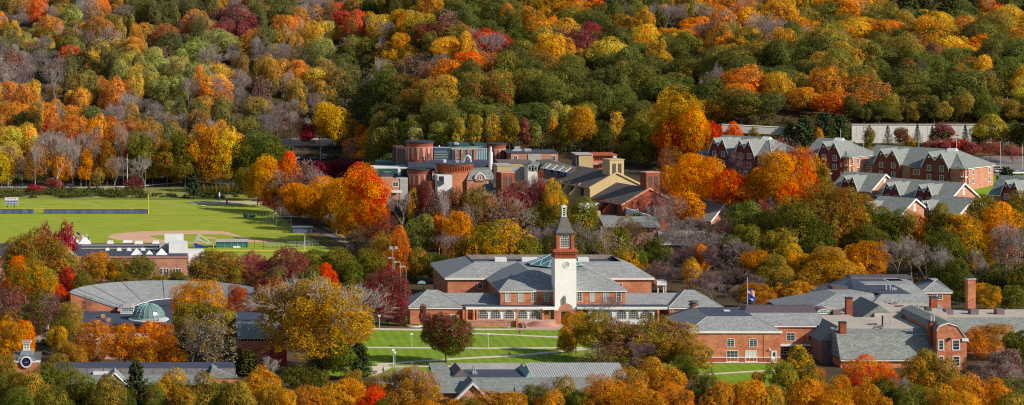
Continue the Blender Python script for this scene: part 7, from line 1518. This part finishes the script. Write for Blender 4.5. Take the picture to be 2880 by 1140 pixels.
LIST = """
# far road row beyond the ball field
158 366 534 118 w P P 0|100 395 531 95 a R K 0|205 380 529 62 w P P 0|228 372 528 64 w P P 0|252 350 527 80 n P P 0|242 415 528 46 t R A 0|275 470 537 44 a A Y 0|322 440 549 76 n P P 0|408 432 549 96 w P P 0|378 497 540 58 u C V 0|100 518 549 50 u C M 0|152 500 540 56 u C K 0|30 395 527 90 a A P 0|62 440 530 80 n P P 0|5 430 532 70 b A L 0|348 335 527 70 n P P 0|300 400 526 80 b B O 0|180 430 527 70 b R A 0
430 412 525 70 t Y A 0|470 395 526 105 b O B 0|520 372 526 110 b G O 0|575 345 526 120 b A B 0|622 355 527 100 b L A 0|655 400 527 70 b T O 0|738 368 546 150 b D G 0|700 420 549 100 b G D 0|775 415 543 90 b G E 0|390 370 524 90 b O G 0
545 496 560 58 p F D 0|330 340 520 90 b B A 0|260 320 520 80 b A R 0
# orange row along the field
725 455 580 90 b A O 0|750 440 585 90 b A R 0|812 432 603 100 b S R 0|772 500 600 90 b R S .4|870 450 612 120 a P K 0|905 470 618 100 n P P 0|872 530 625 110 b R A 0|840 570 618 80 b B T 0|925 500 640 150 f R A 0|845 515 625 110 b R A 0|890 560 632 90 b A R 0|790 470 604 90 a R P 0|815 310 412 80 n P P 0|790 345 412 60 a B P 0|848 325 411 64 a B P 0|900 350 413 54 n P P 0|775 305 408 90 a P K 0|925 530 637 100 b A T 0|960 500 655 110 b R A 0|1030 468 690 140 b R S 0|995 545 680 120 b A R 0|1062 560 690 80 b S R 0|1045 625 700 110 a V B 0|1085 600 690 70 a C V 0|945 600 660 60 n P P 0|800 560 606 60 n P P 0|700 470 565 80 b G O 0
950 446 505 64 u C M 0|1005 446 505 76 u C M 0|1050 430 505 60 u C S 0|905 452 505 60 u M C 0|868 340 420 62 t M C 0|935 285 425 100 b L A 0|975 310 430 80 b A O 0|1055 355 470 80 b R A 0|1088 385 475 50 b R S 0|1020 345 460 60 t R B 0|1100 400 480 60 t Y A 0
# in front of the science building
1130 530 668 130 w P P 0|1085 560 640 70 n P P 0|1200 505 715 80 b V C 0|1163 512 695 36 t A L 0|1235 520 725 80 a V P 0|1190 560 700 90 a V O 0|1345 517 720 100 f O T 0|1395 520 725 90 a P B 0|1450 505 700 120 f V C 0|1500 520 705 80 b V C 0|1438 552 730 130 a B P 0|1290 560 710 80 n P P 0|1250 545 700 60 u C K 0|1330 570 730 90 n P P 0|1565 512 715 70 b A O 0|1545 545 725 60 b A T 0|1520 478 685 56 a S C 0|1502 490 685 40 n P P 0|1560 556 730 150 f O G 0|1640 560 720 110 b G O 0|1500 580 720 110 b O G 0|1620 600 730 100 b O T 0|1858 512 685 76 a C V 0|1835 545 695 60 b V C 0|1790 580 700 60 b D G 0|1900 545 700 90 n P P 0
1850 575 730 100 n P P 0|1930 535 650 110 b R A 0|1870 420 560 60 a C B 0|1880 470 580 90 b B A 0|1840 470 560 70 a B O 0
# bright narrow trees in the dark gap behind the science building
1232 336 428 66 t Y G 0|1262 350 428 50 t E O 0|1292 320 430 50 t Y A 0|1333 310 430 54 t T O 0|1385 308 430 60 t A Y 0|1433 305 430 64 t O T 0|1476 325 430 34 t C K 0|1504 342 432 52 t Y E 0|1556 294 432 46 t A Y 0|1631 282 435 110 f A T 0|1590 330 435 60 t T O 0|1653 360 435 46 t E D 0|1731 302 430 52 t A Y 0|1690 340 434 70 b D G 0|1770 350 434 80 b D G 0|1830 340 434 80 b G O 0|1195 350 428 60 b G O 0|1150 340 430 70 b O G 0
1285 542 715 100 b V B 0|1245 540 712 70 b V C 0|1318 532 715 80 a B V 0|1225 560 720 70 a P V 0|1800 395 475 84 b G O 0|1848 388 475 84 b O G 0|1760 400 460 70 b O T 0|1890 410 500 70 a B O 0|1080 520 660 60 a K V 0
# flaming maples before the hidden dormitory
1908 248 470 150 b A O .2|1955 300 470 90 b R A 0|1885 335 480 110 b R S 0|1922 355 478 60 b C M 0|1965 425 610 150 f R A 0|1925 440 600 90 b R S 0|2055 475 605 130 f R S 0|2070 425 560 90 v P P 0|2175 405 600 150 f R A 0|2130 470 600 80 b R A 0|2243 405 595 110 f S R 0|2215 500 600 80 b S R .3|2310 452 590 70 t T O 0|2275 440 560 50 a K P 0|2210 385 590 90 a K P 0|2010 340 445 54 b S S 0|2064 346 440 48 b S R 0|2304 350 440 30 t R T 0|2125 350 410 60 u T O 0|2262 325 420 84 p F D 0|2320 318 420 95 p F D 0|2365 325 415 80 p E F 0|2220 345 415 60 p F E 0|2295 440 540 60 u A R 0
# along the retaining wall and lots
2905 330 440 95 b G D 0|2868 345 432 70 b D G 0|2748 348 418 40 u G D 0|2755 352 418 46 t O T 0|2715 350 418 36 s D F 0|2445 356 418 34 u O G 0|2497 352 418 44 s D F 0|2534 354 418 52 t C G 0|2580 348 418 40 s D F 0|2622 352 418 40 s G D 0|2650 338 418 74 t M G 0|2790 325 425 95 b O T 0|2840 345 420 80 b G D 0|2660 392 432 60 u C K 0|2690 388 432 76 u C S 0|2732 398 436 54 u C K 0|2787 396 452 76 a K S 0|2848 404 462 66 a K M 0|2615 395 425 50 u K C 0|2560 385 415 40 u A O 0|2560 412 440 40 t O A 0|2830 470 560 90 p D F 0|2860 500 570 70 u D G 0|2433 440 500 54 b G O 0
# mixed wood between the dormitories and the student center
2335 508 720 180 f B O 0|2400 530 720 120 f O B 0|2245 550 740 120 b O G 0|2290 600 745 110 b D G 0|2400 570 710 110 f A O 0|2350 610 720 90 b T O 0|2475 585 720 130 b G O 0|2440 640 740 110 b G D 0|2580 598 712 100 f A R 0|2530 588 720 90 b O G 0|2650 575 730 110 b O G 0|2700 600 740 130 b B A 0|2762 545 705 110 b O G 0|2800 572 712 140 f A R 0|2865 540 700 110 b O T 0|2740 650 780 120 b A O 0|2830 615 790 110 a K P 0|2865 640 800 110 n P P 0|2660 650 790 110 b D O 0|2440 672 800 120 f B A 0|2335 680 830 170 f A T 0|2400 720 830 90 b T A 0|2180 705 830 130 f T O 0|2130 702 805 110 f R G .9|2240 690 820 80 b A O 0|2525 675 805 120 n P P 0|2600 690 815 120 w P P 0|2645 700 810 80 n P P 0|2565 660 790 100 a O P 0
2100 560 700 110 b E G 0|2160 580 720 100 b G O 0|2090 630 750 110 b O G 0|2185 640 760 90 b T O 0|2150 560 650 70 a C K 0|2040 610 720 90 a C P 0|1990 645 770 150 n P P 0|2075 660 780 120 n P P 0|1930 640 760 110 n P P 0|1880 620 730 90 n P P 0|1770 605 745 120 a B O 0|1740 640 760 80 b G O 0|1850 670 790 110 b G D 0|1810 735 810 100 f B T 0|1975 690 790 60 b A R 0|1950 730 830 60 b A T 0|1870 752 860 140 v P P 0|1960 755 865 150 v P P 0|2050 748 850 130 v P P 0|2005 790 870 90 n P P 0|2130 788 872 115 f B A 0|2075 800 870 60 a B P 0|1800 780 850 70 n P P 0|2240 790 865 100 b A T 0|2190 800 862 70 u A O 0|2690 725 850 90 b D G 0|2740 700 850 90 w P P 0|2700 760 860 80 b G D 0|2800 745 850 120 b D G 0|2880 740 860 110 b D O 0|2770 800 882 100 f A O 0|2850 800 880 80 u E G 0|2800 905 1012 130 f B A 0|2740 920 1015 80 f B R 0|2870 930 1050 100 b G D 0|2830 980 1060 90 u V P 0|2650 745 840 70 b D G 0
# bare and russet growth east of the library
1985 700 800 110 v P P 0|2040 690 790 110 v P P 0|1930 700 800 100 v P P 0|1890 690 790 90 n P P 0|2090 720 800 90 a B P 0|1850 730 815 90 a V P 0|2010 650 760 90 w P P 0|1960 660 765 70 a R P 0|1820 650 745 80 n P P 0|1870 640 735 90 n P P 0|1785 760 820 60 b O B 0|1720 740 810 70 b B O 0|2110 770 840 80 v P P 0|1830 790 850 70 v P P 0|1905 600 700 80 n P P 0|1960 610 720 90 n P P 0
# behind the library
1395 622 800 190 f A O 0|1330 650 800 120 b O A 0|1225 600 725 110 b R B 0|1290 592 750 100 b A R 0|1255 655 790 130 n P P 0|1178 600 740 90 b E Y 0|1120 640 800 80 f B R 0|1080 650 790 80 f B T 0|1060 700 800 90 b O B 0|1480 640 805 110 b O G 0|1520 630 795 130 n P P 0|1570 650 800 100 b G O 0|1655 620 800 130 n P P 0|1700 628 800 130 a O P 0|1620 650 800 90 b G O 0|1750 700 800 100 b O A 0|1230 710 800 110 b D G 0|1185 700 800 80 b T G 0|1150 740 790 70 u T O 0|1300 730 800 90 b D G 0|1690 690 800 80 b G O 0|1790 690 800 60 b E G 0
890 705 800 90 b O G 0|950 700 805 110 b G O 0|1030 703 805 110 b O G 0|985 735 820 100 b G O 0|905 740 820 80 b O B 0
# left middle: round the athletic building and the curved hall
105 643 830 175 f B O 0|50 680 840 110 b O B 0|170 690 830 110 b O T 0|131 631 770 56 u M K 0|181 628 775 66 u M C 0|55 720 870 76 b S R 0|88 726 890 130 f O R 0|25 790 880 70 b R S 0|190 738 850 66 t S C 0|165 800 880 70 b S B .3|255 712 820 80 b B O 0|285 695 815 110 f R O .3|330 715 815 100 f O B 0|395 715 815 95 f O G 0|450 770 830 80 u T O 0|500 760 830 70 b G O 0|350 760 830 80 b G O 0|230 760 850 80 b O G 0
605 698 815 150 f B O 0|560 730 820 80 b O T 0|660 740 820 90 b O B 0|710 706 815 90 f M K 0|722 750 820 80 b V B 0|810 692 820 120 f C V 0|775 750 830 80 b V O 0|920 743 850 76 b S S 0|858 760 860 70 b O G 0|760 778 900 100 b C B 0|830 800 900 70 n P P 0|990 790 880 60 b O G 0
35 800 950 100 a K V 0|30 860 970 90 b V B 0|135 820 960 110 a V P 0|95 850 970 90 b V G 0|190 835 990 110 f T O 0|160 900 1000 80 b A T 0|20 890 1050 110 f R B 0|70 900 1040 80 b R A 0|240 920 1030 80 a B A 0|255 830 900 60 n P P 0
560 778 960 150 f R A 0|600 850 980 130 b O G 0|525 850 980 110 b T O 0|565 880 990 120 b O T 0|668 798 900 66 f B S 0|640 880 1000 100 b T O 0
350 895 1052 170 f B R 0|265 905 1055 130 f B R 0|440 905 1052 130 f R B 0|480 960 1060 90 b R B 0|400 950 1060 110 f B A 0|210 960 1065 80 b T B 0|165 990 1070 80 b T O 0|590 880 1065 180 a P T 0|545 930 1055 90 w P P 0|650 940 1050 90 w P P 0|700 985 1060 80 p E D 0|665 975 1055 80 p E F 0|745 1000 1055 50 p D F 0
890 768 1055 330 h A T 0|795 800 960 90 a A R 0|1000 850 1000 100 a A R 0|1010 965 1075 110 p D F 0|960 960 1070 90 b E O 0|900 980 1060 70 u D G 0|1090 748 915 125 f C V 0|1060 800 920 70 b C V 0|1125 845 918 50 u V C 0|1136 882 918 28 u E Y 0|1190 850 925 26 t V C 0
1255 882 1028 142 g H G .35|75 1044 1195 110 f E O 0|1680 860 1020 170 f T O 0|1620 875 1000 90 b A T 0|1590 920 1005 60 u A T 0|1745 890 1030 120 b T V 0|1860 885 1040 190 f T V 0|1775 905 1045 150 b V T 0|1720 960 1055 140 a V T 0|1880 935 1050 120 b T O 0|1800 960 1055 110 v P P 0|1950 955 1060 110 b T O 0|1660 990 1055 90 a P T 0|1710 830 920 80 n P P 0|1930 1000 1070 80 b E O 0
# the near row of trees
30 1040 1190 120 f E O 0|90 1055 1210 130 b O T 0|135 1020 1190 110 f E O 0|185 1015 1190 110 f O E 0|240 1060 1200 120 b O E 0|60 1090 1230 130 f E G 0|20 1000 1150 80 b T O 0|300 1065 1215 100 b T O 0|383 1016 1195 110 p D F 0|345 1090 1210 80 f E D 0|290 1050 1180 60 t A T 0|430 1080 1200 90 f E O 0|480 1040 1195 105 b A T 0|520 1065 1210 90 b A O 0|570 1050 1200 100 b T O 0|625 1045 1200 105 b O E 0|670 1075 1210 90 b O T 0|725 1042 1195 120 b A R 0|760 1060 1210 70 b T A 0|150 1090 1230 130 b O E 0
795 1095 1230 80 b R A 0|850 1085 1215 150 f R B 0|925 1080 1210 150 f R A 0|985 1070 1200 120 f A R 0|900 1040 1180 90 b D O 0|1000 1040 1180 100 b O T 0|770 1000 1120 90 w P P 0|840 1030 1100 100 u D G 0|1045 1092 1230 90 b S S 0|1080 1120 1240 80 b D G 0|1160 1022 1195 175 h T A 0|1080 1050 1190 110 f A T 0|1110 1090 1210 110 b T B 0|1190 1105 1230 130 b R A 0|1260 1100 1230 120 b R B 0|1330 1118 1240 110 b O B 0|1385 1098 1220 130 b R B 0|1440 1105 1225 110 b R A 0|1447 1087 1190 30 s E D 0|1500 1080 1210 95 b E D 0|1545 1100 1225 90 b R T 0|1590 1060 1205 90 b T O 0|1628 1075 1215 80 b E O 0|1540 1065 1200 60 a P B 0
1700 1050 1210 130 f R A 0|1680 1085 1220 110 f B R 0|1760 1015 1200 140 f R T 0|1830 1012 1190 140 f B A 0|1880 1030 1195 120 f R A 0|1800 1080 1230 150 f A R 0|1900 1090 1230 120 f R B 0|1975 1055 1200 100 b E G 0|2010 1080 1215 90 b T R 0|2060 1070 1210 100 b A T 0|2110 1070 1215 110 f A R 0|2170 1085 1220 110 b A T 0|2130 1035 1160 60 t B R 0|2250 978 1165 130 b A G 0|2200 1010 1180 90 b O T 0|2300 1020 1170 80 f R T 0|2270 1070 1210 120 b A R 0|2420 1003 1170 150 f R S 0|2365 1040 1190 110 f R A 0|2480 1020 1170 90 f S R 0|2350 1090 1225 110 f A R 0|2450 1085 1220 110 b R A 0|2500 1065 1200 90 b D G 0|2530 1050 1190 60 a P B 0|2580 1005 1165 100 b A G 0|2600 980 1160 110 b O T 0|2660 1010 1170 100 b T O 0|2560 1080 1215 110 b O E 0|2640 1080 1220 120 f A T 0|2720 1050 1200 110 f A R 0|2700 1095 1230 120 f R A 0|2790 1060 1200 110 f A R 0|2850 1055 1195 110 b D E 0|2860 1105 1230 100 b O T 0|2770 1020 1160 100 a V P 0|2830 1010 1150 100 a P V 0
"""
for line in LIST.strip().split("\n"):
    if line.startswith("#"): continue
    for e in line.split("|"):
        px, top, base, w_, k, c1, c2, rise = e.split(); px, top, base, w_ = map(float, (px, top, base, w_))
        D = ground_hit(px, base); put_tree(px, top, D, w_, k, c1, c2, float(rise))
for k in range(14): put_tree(572 + 11.3 * k, 515 + 2 * math.sin(k * 1.7), 1087 + .8 * k, 12.5, 'c', 'E' if k % 3 else 'T', 'D')
# ------------------------------------------------------------------ the wooded slope: one tree per jittered cell, coloured by where it stands
MAP = ["OROORAGGGGRCGGOSAGGOAGGGOAARDGGAORRAAAOLRODDDDRG", "RYAYROPORRCCGAALSAALKGGGRRRGGARPPRRAAOGOAOOOGROA", "AYAOBOAOGGCCGRALSPLLCOGGRRAGGALRPROPPRGOARGAAROR", "YYLOPLABGYYRGAAGOPALOAKSGTCCGGLAORGOOOOOOAOAAAOR",
       "PPSOOYABGYPPPPGYAGAPPAAPOAALGGTGOTOOGGOOOOOBAAGG", "PPPGGGYYYYPOPGOOGGAPPOROOTOGGGGGGGGOGGOOGGOOGAGG", "PPPGYYLYYYAOAAAOGGPKRAGTOGGGGGGGGOGOGGGOGGOGGOAG", "PGAORYLYYAAPPPAOGGGOOTOGOGGGGGGGTPROAOATOGGGGOOA",
       "RAAALRRRPPPPPPAPOGGOTOOOOGGGGGGGGGRGAAGOROGGGGAL", "ARAOKKPCYLGOPPPAGGOGOTOOGGGGGGGOATGGGRRGGGOGGGOL", "RORRGAAAGGOOPPAGGGGYOYOGGYYOYGGORAGGTARROGGGGGGY", "ABBRGRAOGBAOPPCLRGGYYALOYYYGOGORATGGGTARGGGGGGGG", "LPPRPPBOOAAGGGGARRGYLYYGYYGOGGORROGGGGGGGGGGGGGG", "LPKPAPPPOOAAGGGGRRGYLYYGYYGOGGORROGGGGGGGGGGGGGG"]
DARK = lambda px, py: 1450 < px < 1960 and 230 < py < 420
rs = random.Random(5)
def slope():
    rows = []; D = 1034.0; r = 0
    while D < 1520:
        X0, X1 = WX(-70, D), WX(2950, D); x = X0 + (r % 2) * 6.5
        while x < X1:
            xx, dd = x + rs.uniform(-4, 4), D + rs.uniform(-7, 7); px = PX0 + FL * xx / dd; first = 1152 if px < 780 else (1224 if px < 1035 else 1064 if px < 1990 else 1032)
            if dd >= first and not (2000 < px < 2390 and dd < 1026):
                h = rs.uniform(11.5, 22.5) * (.92 if dd < first + 25 else 1); z0 = T(xx, dd); py = PXY(xx, dd, z0 + h)[1]
                if -45 < py < 470: rows.append((px, py, dd, h))
            x += 13.2 if WX(950, D) < x and D < 1290 else 10.6
        D += 15.5; r += 1
    for px, py, dd, h in rows:
        cy = py + .25 * h * FL / dd; c = MAP[int(min(13, max(0, cy // 30)))][int(min(47, max(0, (px + rs.uniform(-22, 22)) // 60)))]
        w_ = rs.choice((9.5, 11, 12, 13, 14, 15.5, 17.5)) * (1.28 if px > 950 and dd < 1290 else 1.0) * rs.uniform(.94, 1.06) * FL / dd; c2 = {'G': 'GGDEO', 'O': 'GOTAB', 'A': 'LTROGB', 'R': 'ASTBOP', 'Y': 'LYOEO', 'L': 'AYTO', 'S': 'RSCO', 'C': 'VCBO', 'B': 'VORP', 'K': 'PRCB', 'P': 'PPP', 'D': 'GDF', 'T': 'OAB', 'M': 'C'}.get(c, c)
        c2 = rs.choice(c2); k = 'b'; t = rs.random()
        if c == 'P': k = 'n' if t < .45 else ('w' if t < .62 else 'a'); c, c2 = (c, c) if k != 'a' else (rs.choice('BKTP'), 'P')
        elif c == 'D' and py < 70: k = 'p'
        elif c == 'K': k = 'a'
        elif c in 'YL' and py > 270 and px > 1000: k = 't'; w_ *= .62
        elif c in 'GO': k = 'b' if t < .76 else ('f' if t < .84 else 't' if t < .93 else 'a')
        else: k = 'b' if t < .70 else ('f' if t < .80 else 'a' if t < .92 else 't')
        if px < 1000 and c in 'AROB' and rs.random() < .16: k, c, c2 = rs.choice('nnwa'), 'P', 'P'
        if k == 't' and w_ > 60: w_ *= .68
        if c == 'G' and rs.random() < .3: c = rs.choice('OED')
        if c == 'O' and rs.random() < .45: c = rs.choice('GGT')
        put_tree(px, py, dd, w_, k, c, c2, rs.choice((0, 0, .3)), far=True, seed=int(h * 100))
slope()
for k in range(30):                                     # low growth right behind the top of the retaining wall
    px = 2392 + 20 * k + rs.uniform(-6, 6); dd = rs.uniform(1022, 1029); z = T(WX(px, dd), dd); put_tree(px, PXY(WX(px, dd), dd, z + rs.uniform(6, 12))[1], dd, rs.uniform(42, 66), 'b', rs.choice('GODEGT'), rs.choice('GOD'), 0, far=True)
# ------------------------------------------------------------------ undergrowth nobody could count
def undergrowth(name, spots, c1, c2, n_leaf=240):
    g = np.random.default_rng(len(spots)); P, Nn, S, val = [], [], [], []
    for (x, y, z, r_, h) in spots:
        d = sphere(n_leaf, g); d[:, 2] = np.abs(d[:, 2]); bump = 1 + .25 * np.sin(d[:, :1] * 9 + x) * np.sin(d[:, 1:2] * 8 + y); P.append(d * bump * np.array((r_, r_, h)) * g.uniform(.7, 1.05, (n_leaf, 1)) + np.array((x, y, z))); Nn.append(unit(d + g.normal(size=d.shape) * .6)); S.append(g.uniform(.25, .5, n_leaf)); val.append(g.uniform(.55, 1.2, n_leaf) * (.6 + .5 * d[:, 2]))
    me = leaf_mesh(name, np.concatenate(P), np.concatenate(Nn), np.concatenate(S), np.concatenate(val), g); me.materials.append(UNDER[name] if name in UNDER else LEAF)
    o = bpy.data.objects.new(name, me); C.objects.link(o); o['kind'] = 'stuff'; o.color = (*PAL[c1], 1); o["tint"] = list(PAL[c2]); o["rise"] = 0.0
    return o
def mat_under(nm, c1, c2):
    m, n, l, b = new_mat(nm); at = n.new("ShaderNodeAttribute"); at.attribute_name = "leaf"; tc = n.new("ShaderNodeTexCoord"); no = n.new("ShaderNodeTexNoise"); no.inputs['Scale'].default_value = .14; l.new(tc.outputs['Object'], no.inputs['Vector'])
    r = n.new("ShaderNodeMapRange"); r.inputs[1].default_value = .4; r.inputs[2].default_value = .6; l.new(no.outputs[0], r.inputs[0]); mx = n.new("ShaderNodeMix"); mx.data_type = 'RGBA'; mx.inputs[6].default_value = (*c1, 1); mx.inputs[7].default_value = (*c2, 1); l.new(r.outputs[0], mx.inputs[0])
    mu = n.new("ShaderNodeVectorMath"); mu.operation = 'SCALE'; l.new(mx.outputs[2], mu.inputs[0]); l.new(at.outputs['Fac'], mu.inputs['Scale']); l.new(mu.outputs[0], b.inputs['Base Color']); b.inputs['Roughness'].default_value = 1; b.inputs['Specular IOR Level'].default_value = .05; return m
UNDER = {"undergrowth": mat_under("undergrowth_leaf", (.13, .12, .03), (.16, .085, .03)), "roadside_undergrowth": mat_under("roadside_leaf", (.12, .125, .03), (.075, .09, .022)), "campus_undergrowth": mat_under("campus_leaf", (.09, .10, .025), (.15, .09, .025))}
def scatter(poly, n, r=(1.2, 2.6), h=(.8, 2.4)):
    """spots in a photo-pixel quadrilateral (x0, x1, base row 0, base row 1)"""
    out = []; x0, x1, y0, y1 = poly
    for k in range(n): px, py = rs.uniform(x0, x1), rs.uniform(y0, y1); D = ground_hit(px, py); x = WX(px, D); out.append((x, D, T(x, D) - .1, rs.uniform(*r), rs.uniform(*h)))
    return out
undergrowth("roadside_undergrowth", scatter((-60, 420, 540, 558), 120, (1.5, 3), (1.4, 3.0)) + scatter((420, 730, 548, 558), 30, (1, 2), (.6, 1.4)) + scatter((-60, 760, 508, 516), 90, (1.5, 3), (1, 3.5)), 'O', 'G', 170)
undergrowth("undergrowth", scatter((960, 2100, 560, 740), 330, (1.5, 3.2), (1, 3)) + scatter((2080, 2940, 640, 800), 170, (1.5, 3.2), (1, 3)) + scatter((760, 1100, 420, 560), 120, (1.5, 3), (1, 3)) + scatter((1100, 2000, 385, 440), 220, (1.5, 3.5), (1.5, 5)) + scatter((2380, 2960, 335, 347), 130, (1.5, 3), (2, 5)) + scatter((2000, 2390, 330, 400), 90, (1.5, 3), (1.5, 4)), 'O', 'B', 150)
undergrowth("campus_undergrowth", scatter((-40, 700, 880, 1000), 140, (1, 2.4), (.6, 2)) + scatter((-40, 2900, 1130, 1240), 160, (1.2, 2.6), (1, 2.6)) + scatter((840, 1130, 780, 860), 70, (1.2, 2.4), (1, 2.4)) + scatter((1640, 1960, 1040, 1070), 30, (1, 2), (.6, 1.4)), 'O', 'B', 170)
# ------------------------------------------------------------------ labels: every tree named by colour, form and the landmark it stands by
MARKS = [(30, 600, "by the scoreboard"), (160, 540, "on the far road verge"), (360, 545, "by the far road guard rail"), (520, 530, "beyond the field hedge"), (640, 520, "behind the arborvitae row"), (740, 545, "in the corner of the field"), (770, 590, "north of the batting cage"), (870, 615, "behind the navy shelter"), (980, 670, "on the fence path"), (1060, 690, "at the fence path bend"), (910, 420, "at the dark parked cars"), (970, 500, "before the science sheds"), (1060, 470, "beside the tallest round tower"), (1130, 650, "below the short round tower"), (1220, 640, "below the glazed bay"), (1340, 650, "below the slate mansard"), (1450, 670, "below the louvred brick tower"), (1560, 640, "below the cream theater"), (1580, 725, "behind the clock tower spire"), (1700, 760, "behind the library skylight"), (1860, 610, "beside the brick theater"), (1910, 690, "near the tan house"), (1900, 470, "east of the cream theater"), (1960, 600, "before the hidden dormitory"), (2180, 600, "in the flaming maple clump"), (2050, 440, "behind the hidden dormitory"), (2310, 420, "among the road wall pines"), (2310, 580, "beside the shorter dormitory"), (2530, 400, "under the white wall"), (2680, 420, "at the dormitory lot"), (2830, 450, "beside the white sedans"), (2840, 560, "at the long dormitory end"), (2340, 720, "below the small lawn"), (2450, 720, "below the gabled houses"), (2580, 715, "under the front gabled house"), (2720, 740, "below the eastern gabled house"), (2850, 720, "at the east edge wood"), (2340, 830, "behind the student center clerestory"), (2150, 820, "behind the flagpole"), (2140, 700, "below the grey green house"), (2000, 770, "beyond the library east wing"), (1940, 860, "before the flagpole"), (2560, 800, "behind the long clerestory"), (2720, 850, "by the tall chimney"), (2830, 880, "in the dark east wood"), (2800, 1020, "beside the curved street lamp"), (1400, 800, "behind the library roof"), (1230, 790, "behind the library west wing"), (1130, 790, "by the court lights"), (1090, 910, "at the library west corner"), (950, 805, "in the hedge below the ball field"), (880, 850, "over the big gold tree"), (120, 800, "before the ball field flags"), (80, 880, "left of the curved hall"), (200, 850, "at the hall brick end wall"), (330, 815, "before the pyramid skylights"), (480, 820, "under the white roof housing"), (620, 815, "behind the curved hall roof"), (780, 815, "behind the big gold tree"), (60, 1000, "by the banner sign"), (180, 980, "beside the brick hall"), (340, 1050, "before the brick hall"), (570, 970, "before the glass dome"), (640, 1055, "west of the workshop wing"), (720, 1055, "before the workshop wing"), (890, 1050, "beside the red garage door"), (1010, 1070, "at the lawn edge path"), (1255, 1030, "alone on the campus lawn"), (1660, 1020, "at the lawn east end"), (1800, 1050, "beside the student center wall"), (1920, 1065, "before the student center wall"), (70, 1190, "round the cupola pavilion"), (230, 1195, "before the plum parapet"), (390, 1195, "before the long low building"), (520, 1195, "before the cross gable"), (640, 1200, "at the low building end"), (740, 1195, "below the bare yard tree"), (860, 1215, "below the service yard"), (970, 1205, "below the lawn edge path"), (1060, 1220, "below the path apron"), (1160, 1195, "beside the white raked gable"), (1280, 1230, "before the white raked gable"), (1420, 1220, "before the slate roof"), (1560, 1205, "at the slate roof east half"), (1740, 1200, "below the lawn east end"), (1860, 1195, "before the brick corner wall"), (1990, 1205, "below the small lawn path"), (2110, 1210, "before the recessed arcade"), (2250, 1170, "before the dark side gable"), (2420, 1180, "before the gambrel roof"), (2520, 1200, "below the gambrel roof"), (2600, 1165, "before the brick gable end"), (2720, 1200, "beside the brick gable end"), (2850, 1200, "below the curved street lamp")]
HCOL = [(120, "the scoreboard"), (330, "the outfield fence"), (540, "the sand court"), (740, "the arborvitae row"), (930, "the dark parked cars"), (1130, "the tallest round tower"), (1330, "the slate mansard"), (1530, "the rear brick block"), (1730, "the cream theater"), (1930, "the brick theater"), (2120, "the hidden dormitory"), (2320, "the road wall pines"), (2500, "the shorter dormitory"), (2700, "the long dormitory"), (2990, "the white sedans")]
HBAND = [(48, "at the top edge above"), (110, "high on the slope above"), (175, "on the upper slope above"), (245, "halfway up the slope above"), (315, "on the lower slope above"), (999, "at the wood foot behind")]
ORD = ["first", "second", "third", "fourth", "fifth", "sixth", "seventh", "eighth", "ninth", "tenth", "eleventh", "twelfth", "thirteenth", "fourteenth", "fifteenth", "sixteenth"]
NUM = ["", "one", "two", "three", "four", "five", "six", "seven", "eight", "nine", "ten", "eleven", "twelve", "thirteen", "fourteen", "fifteen", "sixteen"]
def label_trees():
    by = {}
    for t in TREES:
        if t['far']:
            where = next(b for m, b in HBAND if t['py'] + 20 < m) + " " + next(c for m, c in HCOL if t['px'] < m)
        elif t['kind'] == 'c': where = "at the far end of the ball field"
        else: where = min(MARKS, key=lambda m: (m[0] - t['px']) ** 2 + (1.6 * (m[1] - t['base'])) ** 2)[2]
        c = CNAME[t['c1']]
        if t['rise'] >= .5: c = CNAME[t['c1']].split()[-1] + " topped " + CNAME[t['c2']].split()[-1]
        desc = {'p': f"{c} pine", 's': f"{c} spruce", 'c': "arborvitae", 'u': f"{c} shrub", 'n': "twiggy bare tree", 'w': "pale barked bare tree", 'v': "many stemmed bare tree", 'a': f"sparse {c} tree", 't': f"narrow {c} tree", 'h': f"huge {c} tree", 'g': "globe shaped dark red and green tree"}.get(t['kind'], f"round {c} tree")
        by.setdefault((desc, where), []).append(t)
    for (desc, where), ts in by.items():
        ts.sort(key=lambda t: t['px'])
        for i, t in enumerate(ts):
            if len(ts) == 1: lab = f"{desc} {where}"
            elif len(ts) == 2: lab = f"{'western' if i == 0 else 'eastern'} of two {desc}s {where}"
            else: lab = f"{ORD[min(i, 15)]} from left of {NUM[min(len(ts), 16)]} {desc}s {where}" if desc != "arborvitae" else f"{ORD[min(i, 15)]} arborvitae from left in the clipped row beyond the ball field"
            if len(lab.split()) < 4: lab = "single " + lab
            if t['far']: g_ = "trees on the wooded slope"
            elif t['kind'] == 'c': g_ = "arborvitae row beyond the ball field"
            elif t['kind'] == 'u': g_ = "shrubs of the campus and roadsides"
            else: g_ = "trees of the campus and its edges"
            tag(t['o'], " ".join(lab.split()[:16]), {'u': "shrub", 'c': "arborvitae", 'p': "pine", 's': "spruce"}.get(t['kind'], "tree"), g_)
label_trees()
print("TREES", len(TREES), sum(t['far'] for t in TREES))
